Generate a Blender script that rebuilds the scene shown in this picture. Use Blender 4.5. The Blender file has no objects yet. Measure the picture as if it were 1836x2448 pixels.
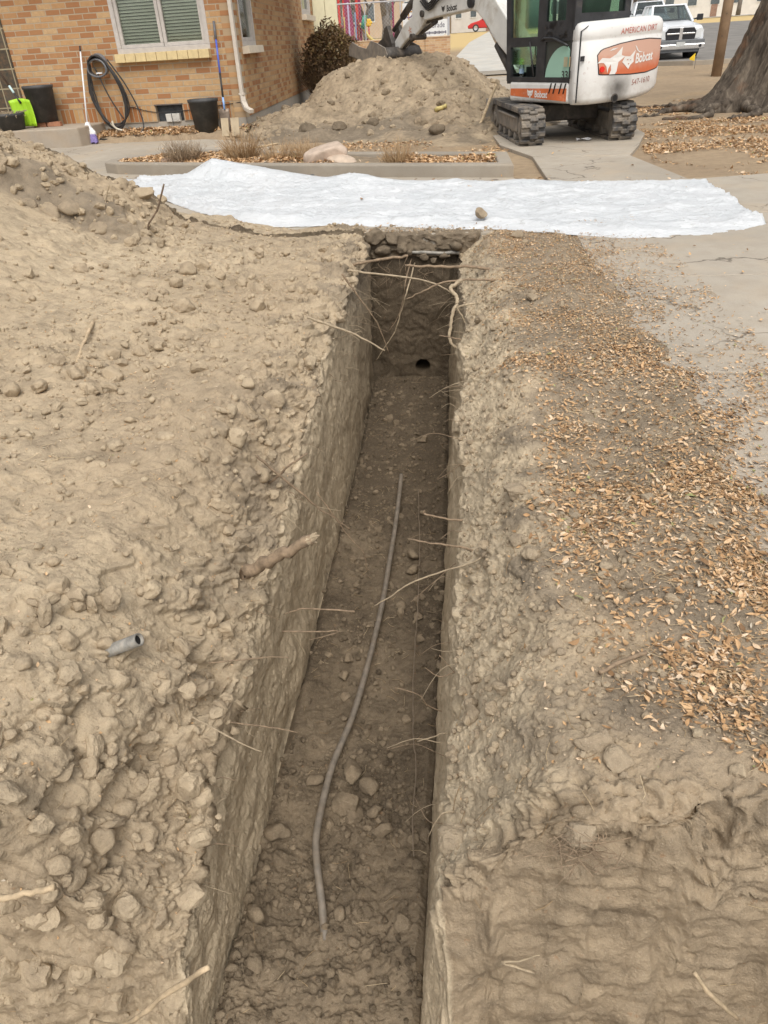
import bpy, math, random
import numpy as np
from mathutils import Vector, Matrix, Quaternion

# ------------------------------------------------------------------ camera, sky, sun
S = bpy.context.scene
COL = S.collection
rad = math.radians
cam_d = bpy.data.cameras.new("camera")
cam = bpy.data.objects.new("camera", cam_d)
COL.objects.link(cam)
cam_d.sensor_fit = 'AUTO'
cam_d.sensor_width = 36.0
cam_d.lens = 25.46
cam_d.clip_start = 0.02
cam_d.clip_end = 1500
cam.matrix_world = (Matrix.Translation((0, 0, 1.27)) @ Matrix.Rotation(rad(8.0), 4, 'Z')
                    @ Matrix.Rotation(rad(90 - 33.0), 4, 'X') @ Matrix.Rotation(rad(-3.6), 4, 'Z'))
S.camera = cam
S.view_settings.view_transform = 'Standard'
S.view_settings.look = 'None'
S.view_settings.exposure = 0.58
S.view_settings.gamma = 1.0
S.view_settings.use_curve_mapping = False

SUN_EL, SUN_AZ = 57.0, 166.0          # azimuth clockwise from +Y
world = bpy.data.worlds.new("World")
S.world = world
world.use_nodes = True
wn = world.node_tree
bg = wn.nodes["Background"]
sky = wn.nodes.new("ShaderNodeTexSky")
sky.sky_type = 'NISHITA'
sky.sun_disc = False
sky.sun_elevation = rad(SUN_EL)
sky.sun_rotation = rad(SUN_AZ)
sky.air_density = 1.0
sky.dust_density = 4.0
sky.ozone_density = 1.0
hsv = wn.nodes.new("ShaderNodeHueSaturation")   # thin overcast: the blue is veiled
hsv.inputs["Saturation"].default_value = 0.22
wn.links.new(sky.outputs[0], hsv.inputs["Color"])
wn.links.new(hsv.outputs[0], bg.inputs["Color"])
bg.inputs["Strength"].default_value = 0.125
sun_d = bpy.data.lights.new("sun", 'SUN')
sun_d.energy = 1.1
sun_d.angle = rad(40)
sun_d.color = (1.0, 0.95, 0.87)
sun = bpy.data.objects.new("sun", sun_d)
COL.objects.link(sun)
sd = Vector((math.sin(rad(SUN_AZ)) * math.cos(rad(SUN_EL)), math.cos(rad(SUN_AZ)) * math.cos(rad(SUN_EL)), math.sin(rad(SUN_EL))))
sun.rotation_euler = sd.to_track_quat('Z', 'Y').to_euler()
sun.location = (0, 0, 12)

random.seed(7)
RNG = np.random.default_rng(11)
# ------------------------------------------------------------------ terrain arrays (numpy only)
def _h(ix, iy, s):
    h = (ix.astype(np.int64) * 374761393 + iy.astype(np.int64) * 668265263 + s * 974711 + 1013904223) & 0xFFFFFFFF
    h = ((h ^ (h >> 13)) * 1274126177) & 0xFFFFFFFF
    h = h ^ (h >> 16)
    h = (h * 2246822519) & 0xFFFFFFFF
    return (h ^ (h >> 15)) & 0xFFFFFF
def pn(x, y, s=0):
    x0 = np.floor(x); y0 = np.floor(y)
    fx = (x - x0).astype(np.float32); fy = (y - y0).astype(np.float32)
    def g(dx, dy):
        a = _h(x0 + dx, y0 + dy, s).astype(np.float32) * np.float32(2 * np.pi / 16777216)
        return np.cos(a) * (fx - dx) + np.sin(a) * (fy - dy)
    u = fx * fx * fx * (fx * (fx * 6 - 15) + 10); v = fy * fy * fy * (fy * (fy * 6 - 15) + 10)
    a = g(0, 0); a = a + u * (g(1, 0) - a)
    b = g(0, 1); b = b + u * (g(1, 1) - b)
    return 1.5 * (a + v * (b - a))
def fbm(x, y, s=0, o=4, l=2.03, g=0.5):
    r = 0; a = 1.0
    for k in range(o):
        r = r + a * pn(x, y, s + 17 * k); x = x * l; y = y * l; a *= g
    return r
def lumps(x, y, cell, s, p=0.6, flat=1.0):
    """rounded clods: height in units of the cell size, 0 where no clod"""
    X = x / cell; Y = y / cell
    x0 = np.floor(X); y0 = np.floor(Y)
    out = np.zeros(X.shape, np.float32)
    for dx in (-1, 0, 1):
        for dy in (-1, 0, 1):
            cx, cy = x0 + dx, y0 + dy
            h1 = _h(cx, cy, s).astype(np.float32) / 16777216
            h2 = _h(cx, cy, s + 5).astype(np.float32) / 16777216
            h3 = _h(cx, cy, s + 9).astype(np.float32) / 16777216
            r = 0.16 + 0.42 * h3 * h3
            ang = h1 * 6.28; ca, sa = np.cos(ang), np.sin(ang)
            ex = X - (cx + h1); ey = Y - (cy + h2)
            qx = ca * ex + sa * ey; qy = (-sa * ex + ca * ey) * 1.35
            d2 = (qx * qx + qy * qy) / (r * r)
            hh = np.where((d2 < 1) & (((h1 * 7.31 + h2 * 3.7) % 1) < p), r * flat * np.sqrt(np.maximum(0, 1 - d2)), 0)
            out = np.maximum(out, hh)
    return out * cell
def shards(x, y, cell, s, tilt=1.0):
    """broken chunks: every cell its own height and tilt, with sharp breaks between cells; about -1..1"""
    X = x / cell; Y = y / cell; X = X + 0.35 * pn(X * 1.3, Y * 1.3, s + 31); Y = Y + 0.35 * pn(X * 1.3 + 7, Y * 1.3, s + 32)
    x0 = np.floor(X); y0 = np.floor(Y); best = np.full(X.shape, 9.0, np.float32); out = np.zeros(X.shape, np.float32)
    for dx in (-1, 0, 1):
        for dy in (-1, 0, 1):
            cx, cy = x0 + dx, y0 + dy
            h1 = _h(cx, cy, s).astype(np.float32) / 16777216; h2 = _h(cx, cy, s + 5).astype(np.float32) / 16777216; h3 = _h(cx, cy, s + 9).astype(np.float32) / 16777216
            ex = X - (cx + h1); ey = Y - (cy + h2); d2 = ex * ex + ey * ey
            hh = h3 * 2 - 1 + tilt * ((h1 * 13.7 % 1 - 0.5) * ex + (h2 * 17.3 % 1 - 0.5) * ey) * 2 - 0.5 * d2
            m = d2 < best; out = np.where(m, hh, out); best = np.where(m, d2, best)
    return out
def ss(a, b, x):
    t = np.clip((x - a) / (b - a), 0, 1); return t * t * (3 - 2 * t)

TRF = -1.20                                   # trench floor
def lipL(y): return -0.768 + 0.028 * pn(y * 1.7, y * 0 + 3.1, 1) + 0.020 * pn(y * 5, y * 0 + 1, 2) + 0.012 * pn(y * 17, y * 0 + 1, 6) - 0.02 * ss(4.6, 5.8, y)
def lipR(y): return -0.035 + 0.03 * pn(y * 1.9, y * 0 + 7.7, 3) + 0.020 * pn(y * 6, y * 0 + 5, 4) + 0.010 * pn(y * 18, y * 0 + 5, 7) - 0.05 * ss(4.2, 5.8, y)
def footL(y): return -0.745 - 0.012 * (y - 1) - 0.03 * ss(4.4, 5.8, y)
def footR(y): return -0.12 - 0.012 * np.maximum(y - 3.4, 0) * 2
def mound(x, y):
    d = -x + 0.06 + 0.12 * pn(y * 0.8, x * 0.8, 8)
    m = np.interp(d, [1.5, 1.75, 2.5, 3.0, 3.2, 3.65, 4.5, 9.0], [0, 0.04, 0.20, 0.38, 0.50, 0.74, 1.05, 1.5])
    m = m * (0.50 + 0.50 * ss(1.6, 4.6, y)) * (1 - ss(5.55, 7.0, y + 0.10 * (x + 2)))
    m = m * ss(0.6, 2.0, y)
    # bank top lump with an undercut face above the slope
    m = m + 0.19 * ss(-2.25, -2.6, x) * ss(5.05, 5.22, y + 0.18 * pn(x * 2.2, y * 0, 5)) * (1 - ss(5.5, 6.4, y))
    return m + 0.05 * ss(0.05, 0.5, m) * fbm(x * 1.6, y * 1.6, 31, 3)
def zleft(x, y, full=True):
    d = lipL(y) - x                                  # distance from the lip
    near = 1 - ss(1.5, 4.2, y)
    sh = (0.07 + 0.36 * near + 0.05 * near * pn(y * 2.2, y * 0, 43)) * (1 - ss(-0.05, 0.14 + 0.30 * near, d)) ** 1.25 * 1.25
    z = 0.02 - sh + 0.03 * fbm(x * 1.1, y * 1.1, 40, 3) * ss(0, 0.4, d)
    e = y - (1.12 + 0.10 * pn(x * 2.3, x * 0 + 2, 41) - 0.16 * ss(-0.8, -1.3, x))
    ef = y - (0.885 + 0.03 * pn(x * 3.3, x * 0 + 1, 44) + 0.02 * pn(x * 9, x * 0 + 1, 45))
    z = z - 0.14 * (1 - ss(-0.08, 0.42, e)) - 0.16 * (1 - ss(-0.36, 0.04, e)) - 1.1 * np.clip((0.0 - ef) / 0.40, 0, 1) * ss(-3.5, -1.8, x)
    z = z + mound(x, y)
    off = ss(6.12, 6.3, y + 0.12 * pn(x * 3, y * 2, 42) - 0.35 * ss(-1.55, -2.3, x)) * (1 - ss(0.03, 0.2, mound(x, y)))
    return np.maximum(z - 0.10 * off, TRF)
def zright(x, y):
    d = x - lipR(y)
    z = 0.012 - (0.19 + 0.10 * (1 - ss(1.5, 4, y)) + 0.05 * pn(y * 2.1, y * 0, 57)) * (1 - ss(-0.06, 0.30, d)) ** 1.5 * 1.2 + 0.035 * fbm(x * 1.3, y * 1.3, 50, 3) * ss(0, 0.3, d) * (1 - ss(0.6, 0.9, d))
    z = z + 0.04 * np.exp(-((x - 0.18) ** 2 + (y - 1.95) ** 2) / 0.05)
    ed = 0.86 - 0.14 * ss(3.8, 5.6, y) + 0.08 * pn(y * 0.9, y * 0 + 2, 51) + 0.06 * pn(y * 3.1, y * 0, 52)
    z = z + 0.012 * ss(0.3, 0.6, x) - 0.055 * ss(ed - 0.10, ed + 0.22, x + 0.05 * pn(x * 5, y * 5, 53)) * ss(1.25, 1.7, y)
    e = y - (0.86 + 0.06 * pn(x * 3.1, x * 0, 54) + 0.05 * ss(0.3, 0.7, x) + 0.05 * pn(x * 9, x * 0 + 4, 55))
    z = z - 0.03 * (1 - ss(-0.02, 0.12, e)) - 1.15 * np.clip((0.01 - e) / 0.38, 0, 1)
    z = z - 0.10 * ss(5.82, 5.95, y + 0.06 * pn(x * 4, y * 0, 56))
    return np.maximum(z, TRF)

def make_terrain(q=1.0):
    n = lambda k: max(8, int(k * q))
    rows = np.concatenate([np.linspace(-2.4, 0.40, n(40), endpoint=False), np.linspace(0.40, 1.05, n(250), endpoint=False),
                           np.linspace(1.05, 2.2, n(300), endpoint=False), np.linspace(2.2, 4.0, n(270), endpoint=False),
                           np.linspace(4.0, 5.84, n(200), endpoint=False)])
    nf = n(110)
    fw = np.linspace(0, 1, nf)
    back = np.linspace(5.892, 7.5, n(90))
    Y = np.concatenate([rows, 5.84 + 0.05 * fw, back])
    rise = np.concatenate([np.zeros(len(rows)), fw, np.ones(len(back))])
    V = np.concatenate([rows, 5.84 + 1.09 * fw, back + 1.04])
    R_ = len(Y)
    k = 3.2
    t = np.linspace(1, 0, n(520))
    dl = 8.4 * (np.exp(k * t) - 1) / (np.exp(k) - 1)
    tw = np.linspace(0, 1, n(105))[1:]
    tf = np.linspace(0, 1, n(125))[1:]
    dr = 1.35 * (np.exp(1.3 * np.linspace(0, 1, n(310))[1:]) - 1) / (np.exp(1.3) - 1)
    nA, nB, nC, nD, nE = len(dl), len(tw), len(tf), len(tw), len(dr)
    yy = Y[:, None]
    xl, xr = lipL(yy), lipR(yy)
    fl, fr = footL(yy), footR(yy)
    fz = TRF + (1.09 * rise)[:, None] + 0.0 * yy
    pit = (1 - ss(0.35, 0.5, Y))[:, None]
    # sections
    XA = xl - dl[None, :]; ZA = zleft(XA, yy + 0 * XA); YA = yy + 0 * XA
    ztl = ZA[:, -1:]
    ztl = np.maximum(ztl, fz + 0.002)
    XB = xl + (fl - xl) * tw[None, :] ** 0.8; ZB = ztl + (fz - ztl) * tw[None, :]
    XC = fl + (fr - fl) * tf[None, :]; ZC = fz + 0 * XC
    dome = 0.05 * np.sin(np.pi * tf)[None, :] * ss(4.0, 5.6, Y)[:, None] * (1 - rise[:, None])
    ZC = ZC + dome
    ztr = zright(xr, yy); ztr = np.maximum(ztr, fz + 0.002)
    XD = fr + (xr - fr) * tw[None, :] ** 1.2; ZD = fz + (ztr - fz) * tw[None, :]
    XE = xr + dr[None, :]; ZE = zright(XE, yy + 0 * XE)
    X = np.concatenate([XA, XB, XC, XD, XE], 1); Z_ = np.concatenate([ZA, ZB, ZC, ZD, ZE], 1)
    YY = yy + 0 * X
    wy = np.interp(yy, [-2.4, 0.3, 0.45, 0.62, 0.90, 1.05, 9], [-2.4, 0.3, 0.62, 0.77, 0.875, 1.05, 9])
    YY[:, -nE:] = (yy + (wy - yy) * ss(0.0, 0.12, dr)[None, :])
    YY[:, :nA] = (yy + (wy - yy) * ss(0.0, 0.10, dl)[None, :])
    U = np.concatenate([-dl, 1.2 * tw, 1.2 + 0.62 * tf, 1.82 + 1.1 * tw, 2.95 + dr])[None, :] + 0 * X
    VV = V[:, None] + 0 * X
    sec = np.concatenate([np.full(nA, 0), np.full(nB, 1), np.full(nC, 2), np.full(nD, 3), np.full(nE, 4)])
    P = np.stack([X, YY, Z_], -1)
    dU = np.gradient(P, axis=1); dV = np.gradient(P, axis=0)
    N = np.cross(dU, dV); N /= np.maximum(np.linalg.norm(N, axis=-1, keepdims=True), 1e-9)
    A, B, C_, D_, E_ = [(sec == i)[None, :] for i in range(5)]
    sg = np.sqrt(np.diff(X, axis=1) ** 2 + np.diff(Z_, axis=1) ** 2); cum = np.concatenate([0 * X[:, :1], np.cumsum(sg, 1)], 1)
    U[:, :nA] = -(cum[:, nA - 1:nA] - cum[:, :nA]); U[:, -nE:] = 2.92 + cum[:, -nE:] - cum[:, -nE - 1:-nE]
    U32, V32 = U.astype(np.float64), VV + np.where(A | E_, 1.0 * Z_, 0)
    wu, wv = U32 + 0.03 * pn(U32 * 9, V32 * 9, 90), V32 + 0.03 * pn(U32 * 9, V32 * 9, 91)
    # ---- displacement
    near = 1 - ss(1.0, 2.6, YY)
    dlip = np.where(A, -U, np.where(E_, U - 2.95, 0))             # distance from lip on the surfaces
    shoulder = np.where(A | E_, 1 - ss(0.15, 0.55, dlip), 0)
    l1 = lumps(wu, wv, 0.20, 60, 0.5); l2 = lumps(wu, wv, 0.085, 61, 0.55)
    l3 = lumps(wu, wv, 0.036, 62, 0.6); l4 = lumps(wu, wv, 0.016, 63, 0.6)
    f1 = fbm(wu * 5, wv * 5, 64, 5); f2 = fbm(wu * 30, wv * 30, 65, 4)
    # broken plates of clay: quantised noise gives small cliffs
    q1 = fbm(wu * 3.3, wv * 3.3, 66, 3) * 2.2
    plate = (np.floor(q1) + ss(0.0, 0.22, q1 - np.floor(q1))) / 2.2
    q2 = fbm(wu * 11 + 5, wv * 11, 67, 3) * 2.0
    plate2 = (np.floor(q2) + ss(0.0, 0.25, q2 - np.floor(q2))) / 2.0
    s1 = shards(wu, wv, 0.21, 160); s2 = shards(wu, wv, 0.075, 161); s3 = shards(wu, wv, 0.032, 162); s4 = shards(wu, wv, 0.014, 163, 0.6)
    fine = ss(0.0085, 0.0045, np.abs(np.gradient(V32, axis=0)) + 0 * X); fine = np.maximum(fine, 1 - (A | E_) * (YY < 1.6))
    gr = fbm(wu * 110, wv * 110, 164, 2) * fine; s4 = s4 * fine; l4 = l4 * (0.3 + 0.7 * fine)
    patch = ss(-0.2, 0.5, fbm(U32 * 1.4, V32 * 1.4, 68, 2))       # where clods gather
    md = ss(0.02, 0.3, mound(X, YY)) * A
    rough_ = np.maximum(np.maximum(0.15 + 0.35 * patch, shoulder * 0.9), near * (0.45 + 0.55 * shoulder))
    rough_ = np.maximum(rough_, 0.6 * ss(0.15, 0.5, mound(X, YY)) * ss(0.0, 0.4, fbm(U32 * 1.1, V32 * 1.1, 69, 2) + 0.2))
    dA = (0.35 + 0.65 * np.maximum(patch, shoulder)) * (0.30 * l1 + 0.6 * l2 + 0.75 * l3) + 0.55 * l4 \
        + 0.010 * f1 + 0.0028 * f2 + 0.0016 * gr + rough_ * (0.050 * s1 * np.maximum(0.35 * shoulder, near) + 0.010 * s2 * ss(-0.2, 0.6, f1) + 0.0045 * s3 * ss(-0.1, 0.5, f1)) + 0.0022 * s4 * (0.4 + 0.6 * rough_) + 0.016 * plate * near
    pitA = A * ss(0.925, 0.885, YY + 0 * X)
    dA = dA * (1 - 0.85 * pitA) + pitA * (0.022 * fbm(U32 * 3.0, V32 * 3.0, 79, 6, 2.1, 0.62) + 0.010 * np.maximum(0, s1) + 0.0012 * gr)
    pitf = A * 0 + E_ * ss(0.94, 0.88, YY + 0 * X)                # cut face of the pit on the right
    rE = np.maximum(shoulder * (0.25 + 0.35 * patch) * ss(-0.1, 0.5, f1), 0.18 * patch)
    dE = (0.22 + 0.4 * shoulder * patch) * (0.12 * l1 + 0.34 * l2 + 0.45 * l3) + 0.45 * l4 + 0.008 * f1 + 0.003 * f2 + 0.0016 * gr \
        + rE * (0.018 * s1 + 0.013 * s2 + 0.007 * s3) + 0.0025 * s4
    dE = dE * (1 - 0.93 * pitf) + pitf * (0.018 * fbm(U32 * 3.0, V32 * 3.4, 76, 6, 2.1, 0.62) + 0.012 * np.maximum(0, s2) * ss(0.1, 0.5, fbm(U32 * 4, V32 * 4, 78, 2)) + 0.003 * fbm(U32 * 5, V32 * 34, 81, 2)) + 0.014 * ss(0.84, 0.89, YY) * ss(0.97, 0.91, YY) * (s2 + s3 + 0.5)
    # walls: bucket scrape marks (long along the trench) and pitting
    scr = fbm(U32 * 30, V32 * 4.0, 70, 3); pits = np.maximum(0, fbm(U32 * 20, V32 * 30, 71, 3) - 0.45)
    vert = fbm(U32 * 3.0, V32 * 40, 73, 3)
    big = fbm(U32 * 2.2, V32 * 2.0, 72, 3)
    dW = 0.0015 * scr - 0.018 * pits + 0.018 * big + 0.004 * f1 + 0.0028 * f2 + 0.0014 * gr + 0.0009 * vert + 0.004 * np.maximum(0, s2) * ss(0.1, 0.5, big)
    wtop = np.where(B, 1 - ss(0, 0.22, U / 1.2), np.where(D_, ss(0.78, 1, (U - 1.82) / 1.1), 0))
    dW = dW + wtop * (0.012 * s2 + 0.006 * s3 + 0.25 * l2 + 0.25 * l3)
    edge = np.minimum(np.abs(U - 1.2), np.abs(U - 1.82))
    fl_p = fbm(U32 * 1.7, V32 * 1.3, 74, 3)
    clut = ss(-0.25, 0.45, fl_p)
    dF = 0.22 * l1 * clut * 0.5 + 0.5 * l2 * clut + 0.7 * l3 * (0.4 + 0.6 * clut) + 0.6 * l4 + 0.012 * f1 + 0.0025 * f2 + 0.0015 * gr + clut * (0.008 * s2 + 0.006 * s3) + 0.002 * s4 + 0.035 * (1 - ss(0, 0.16, edge))
    corner = np.minimum(np.minimum(np.abs(U - 1.2), np.abs(U - 1.82)), 0.03) / 0.03
    dF = dF * (0.25 + 0.75 * corner); dW = dW * (0.2 + 0.8 * corner)
    farw = (rise > 0)[:, None] & (rise < 1)[:, None]
    dF = np.where(farw & (B | C_ | D_), 0.022 * big + 0.008 * f1 + 0.003 * f2 + 0.008 * plate2, dF)
    disp = np.where(A, dA, np.where(E_, dE, np.where(C_, dF, dW)))
    und = (rise >= 1)[:, None] & (B | C_ | D_)
    disp = np.where(und, 0, disp)
    soft = np.where(B, np.clip(U / 0.10, 0, 1), np.where(D_, np.clip((2.92 - U) / 0.10, 0, 1), 1)); disp = disp * (0.65 + 0.35 * soft)
    disp = disp * np.where(A & (YY > 6.0), 0.7, 1)
    disp = disp * np.where(E_, 1 - ss(0.72, 0.95, X) * 0.8, 1)
    Nd = N.copy()
    P = P + Nd * disp[..., None]
    # bored hole low in the end wall
    hz = (X + 0.41) ** 2 + (Z_ + 1.075) ** 2
    P[..., 1] += np.where(farw & C_, 0.30 * (1 - ss(0.0018, 0.0040, hz)), 0)
    # soil tones: r = damp fill plus shade painted toward the far end, g = dark topsoil, b = pale dry clay, walls lightened for bounced light
    damp_shade = np.where(C_, 0.55 + 0.25 * fl_p, 0.0) + np.where(farw, 0.80, 0)  # end wall darkened in colour to carry the far-end shade
    damp_shade = np.where(C_ & ~farw, damp_shade + 0.45 * ss(1.0, 2.0, YY) - 0.10 + 0.45 * ss(3.0, 4.6, YY), damp_shade)  # moist floor, with painted shade deepening toward the far end
    damp_shade = damp_shade + np.where(B, 0.30 * ss(0.80, 1.0, U / 1.2) + 0.08 * f1 + 0.40 * ss(3.6, 5.6, YY), 0) + np.where(D_, 0.3 * (1 - ss(0.0, 0.18, (U - 1.82) / 1.1)) + 0.1 * f1 + 0.25 * ss(3.6, 5.6, YY), 0)  # walls darker at the foot; painted shade toward the far end
    damp_shade = damp_shade + np.where(A, 0.30 * np.clip(f1 + 0.25 * q1 - 0.05, 0, 1) + 0.10 * pitA, 0)
    damp_shade = damp_shade + np.where(E_, 0.16 * pitf + 0.20 * np.clip(f1 + 0.25 * q1, 0, 1), 0)
    damp_shade = damp_shade + np.where(B | D_, 0.35 * np.clip(pits * 3, 0, 1), 0)  # wall pits coloured darker
    top = np.where(E_, 0.75 * ss(0.26 - 0.14 * ss(2.2, 3.6, YY), 0.50 - 0.14 * ss(2.2, 3.6, YY), dlip + 0.10 * f1 + 0.10 * q1) * ss(0.88, 1.15, YY) + 0.1 * f1, 0)
    top = top + np.where(A, ss(0.25, 0.6, q1) * shoulder * 0.55 * ss(1.2, 2.5, YY) + 0.20 * ss(4.6, 5.8, YY) * (1 - md), 0)
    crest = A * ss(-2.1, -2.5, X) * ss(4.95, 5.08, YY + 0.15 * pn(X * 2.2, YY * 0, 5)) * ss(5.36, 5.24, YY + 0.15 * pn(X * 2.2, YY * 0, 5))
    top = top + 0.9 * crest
    top = top + np.where(B | D_, (wtop * 0.25 * ss(3, 5, YY) + 0.75 * ss(-0.42, -0.12, Z_) * ss(3.6, 5.2, YY)), 0) + np.where(farw & ~A & ~E_, ss(-0.40, -0.12, Z_), 0)  # wall tops darkened toward the far end
    pale = np.where(B | D_, 1.15 + 0.35 * big - 0.50 * ss(3.2, 5.5, YY), 0) + np.where(A, 0.35 + 0.35 * pn(U32 * 0.9, V32 * 0.9, 80), 0) + np.where(E_, 0.95 * shoulder * (1 - pitf), 0)  # walls and right shoulder lightened in colour for bounced light, less toward the far end
    zone = np.clip(np.stack([damp_shade, top, pale, 0 * X + 1], -1), 0, 1).astype(np.float32)
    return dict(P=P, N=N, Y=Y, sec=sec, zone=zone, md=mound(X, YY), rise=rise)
# ------------------------------------------------------------------ helpers
def tag(o, label=None, cat=None, group=None, kind=None):
    if label: o["label"] = label
    if cat: o["category"] = cat
    if group: o["group"] = group
    if kind: o["kind"] = kind
    return o
def link_mesh(name, me, mat=None, parent=None):
    o = bpy.data.objects.new(name, me); COL.objects.link(o)
    if mat: me.materials.append(mat)
    if parent: o.parent = parent
    return o
def thing(name, label, cat, loc=(0, 0, 0), rz=0.0, group=None):
    o = bpy.data.objects.new(name, None); COL.objects.link(o)
    o.empty_display_size = 0.1; o.location = loc; o.rotation_euler = (0, 0, rz)
    return tag(o, label, cat, group)
def np_mesh(name, V, F, smooth=True):
    """V (n,3), F (m,k) with constant k"""
    me = bpy.data.meshes.new(name)
    V = np.asarray(V, np.float32); F = np.asarray(F, np.int32)
    me.vertices.add(len(V)); me.vertices.foreach_set("co", V.ravel())
    k = F.shape[1]
    me.loops.add(F.size); me.loops.foreach_set("vertex_index", F.ravel())
    me.polygons.add(len(F)); me.polygons.foreach_set("loop_start", np.arange(0, F.size, k, dtype=np.int32))
    me.polygons.foreach_set("loop_total", np.full(len(F), k, np.int32))
    me.polygons.foreach_set("use_smooth", np.full(len(F), smooth))
    me.update(calc_edges=True); me.validate()
    return me
class MB:
    def __init__(s): s.v = []; s.f = []
    def add(s, vs, fs):
        o = len(s.v); s.v += [tuple(v) for v in vs]; s.f += [tuple(i + o for i in f) for f in fs]; return s
    def box(s, c, d, M=None, top=1.0):
        x, y, z = d[0] / 2, d[1] / 2, d[2] / 2
        vs = [Vector((a * x * (top if k > 0 else 1), b * y * (top if k > 0 else 1), k * z)) for k in (-1, 1) for a, b in ((-1, -1), (1, -1), (1, 1), (-1, 1))]
        if M is not None: vs = [M @ v for v in vs]
        vs = [v + Vector(c) for v in vs]
        return s.add(vs, [(3, 2, 1, 0), (4, 5, 6, 7), (0, 1, 5, 4), (1, 2, 6, 5), (2, 3, 7, 6), (3, 0, 4, 7)])
    def bar(s, a, b, w, h=None):
        a, b = Vector(a), Vector(b); h = h or w
        d = b - a; q = d.to_track_quat('Y', 'Z').to_matrix()
        return s.box((a + b) / 2, (w, d.length, h), q)
    def prism(s, poly, a, b, fn):
        """poly: 2-D outline; fn(u, v, t) -> 3-D point; extruded between t=a and t=b"""
        n = len(poly)
        vs = [fn(u, v, a) for u, v in poly] + [fn(u, v, b) for u, v in poly]
        fs = [tuple(range(n))[::-1], tuple(range(n, 2 * n))] + [(i, (i + 1) % n, n + (i + 1) % n, n + i) for i in range(n)]
        return s.add(vs, fs)
    def tube(s, pts, r, n=8, cap=True, flat=1.0):
        pts = [Vector(p) for p in pts]; m = len(pts)
        rs = r if hasattr(r, '__len__') else [r] * m
        up = Vector((0.13, 0.21, 0.97)); rings = []
        for i, p in enumerate(pts):
            t = (pts[min(i + 1, m - 1)] - pts[max(i - 1, 0)])
            t = t.normalized() if t.length > 1e-9 else Vector((0, 0, 1))
            u = up - t * up.dot(t)
            if u.length < 1e-4: u = t.orthogonal()
            u.normalize(); w = t.cross(u); up = u
            rings.append([p + (u * math.cos(2 * math.pi * k / n) * flat + w * math.sin(2 * math.pi * k / n)) * rs[i] for k in range(n)])
        vs = [v for rg in rings for v in rg]
        fs = [(i * n + k, i * n + (k + 1) % n, (i + 1) * n + (k + 1) % n, (i + 1) * n + k) for i in range(m - 1) for k in range(n)]
        if cap: fs += [tuple(range(n))[::-1], tuple(range((m - 1) * n, m * n))]
        return s.add(vs, fs)
    def cyl(s, a, b, r, r2=None, n=20): return s.tube([a, b], [r, r if r2 is None else r2], n)
    def lathe(s, prof, n=28, c=(0, 0, 0), M=None, cap=False):
        vs = []
        for r, z in prof:
            for k in range(n):
                v = Vector((r * math.cos(2 * math.pi * k / n), r * math.sin(2 * math.pi * k / n), z))
                if M is not None: v = M @ v
                vs.append(v + Vector(c))
        fs = [(i * n + k, i * n + (k + 1) % n, (i + 1) * n + (k + 1) % n, (i + 1) * n + k) for i in range(len(prof) - 1) for k in range(n)]
        if cap: fs += [tuple(range(n))[::-1], tuple(range((len(prof) - 1) * n, len(prof) * n))]
        return s.add(vs, fs)
    def grid(s, P):
        """P[i][j] points"""
        n, m = len(P), len(P[0])
        return s.add([p for row in P for p in row], [(i * m + j, i * m + j + 1, (i + 1) * m + j + 1, (i + 1) * m + j) for i in range(n - 1) for j in range(m - 1)])
    def build(s, name, mat, parent=None, smooth=False, bevel=0.0, seg=2, ang=35):
        me = bpy.data.meshes.new(name); me.from_pydata([tuple(v) for v in s.v], [], s.f); me.update()
        import bmesh
        bm = bmesh.new(); bm.from_mesh(me); bmesh.ops.recalc_face_normals(bm, faces=bm.faces); bm.to_mesh(me); bm.free()
        if smooth: me.polygons.foreach_set("use_smooth", np.ones(len(me.polygons), bool))
        o = link_mesh(name, me, mat, parent)
        if bevel:
            b = o.modifiers.new("bevel", 'BEVEL'); b.width = bevel; b.segments = seg; b.limit_method = 'ANGLE'; b.angle_limit = rad(ang)
        return o
def solid(o, t, off=0.0):
    m = o.modifiers.new("solid", 'SOLIDIFY'); m.thickness = t; m.offset = off; return o
def subsurf(o, n=1):
    m = o.modifiers.new("sub", 'SUBSURF'); m.levels = n; m.render_levels = n; return o
def copy_tree(o, parent=None):
    c = o.copy(); COL.objects.link(c)
    if parent: c.parent = parent
    for ch in list(o.children): copy_tree(ch, c)
    return c
def lettering(text, size, fn, mat, parent, name="lettering", font_shear=0.0, spacing=1.0, bold=0.0, align='LEFT', sx=1.0):
    cu = bpy.data.curves.new("t", 'FONT'); cu.body = text; cu.size = size; cu.shear = font_shear
    cu.space_character = spacing; cu.offset = bold; cu.align_x = align; cu.extrude = 0.0
    t = bpy.data.objects.new("t", cu); COL.objects.link(t)
    dg = bpy.context.evaluated_depsgraph_get()
    me = bpy.data.meshes.new_from_object(t.evaluated_get(dg))
    bpy.data.objects.remove(t); bpy.data.curves.remove(cu)
    for v in me.vertices: v.co = fn(v.co.x * sx, v.co.y)
    me.name = name
    me.materials.clear()
    return link_mesh(name, me, mat, parent)

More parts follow.
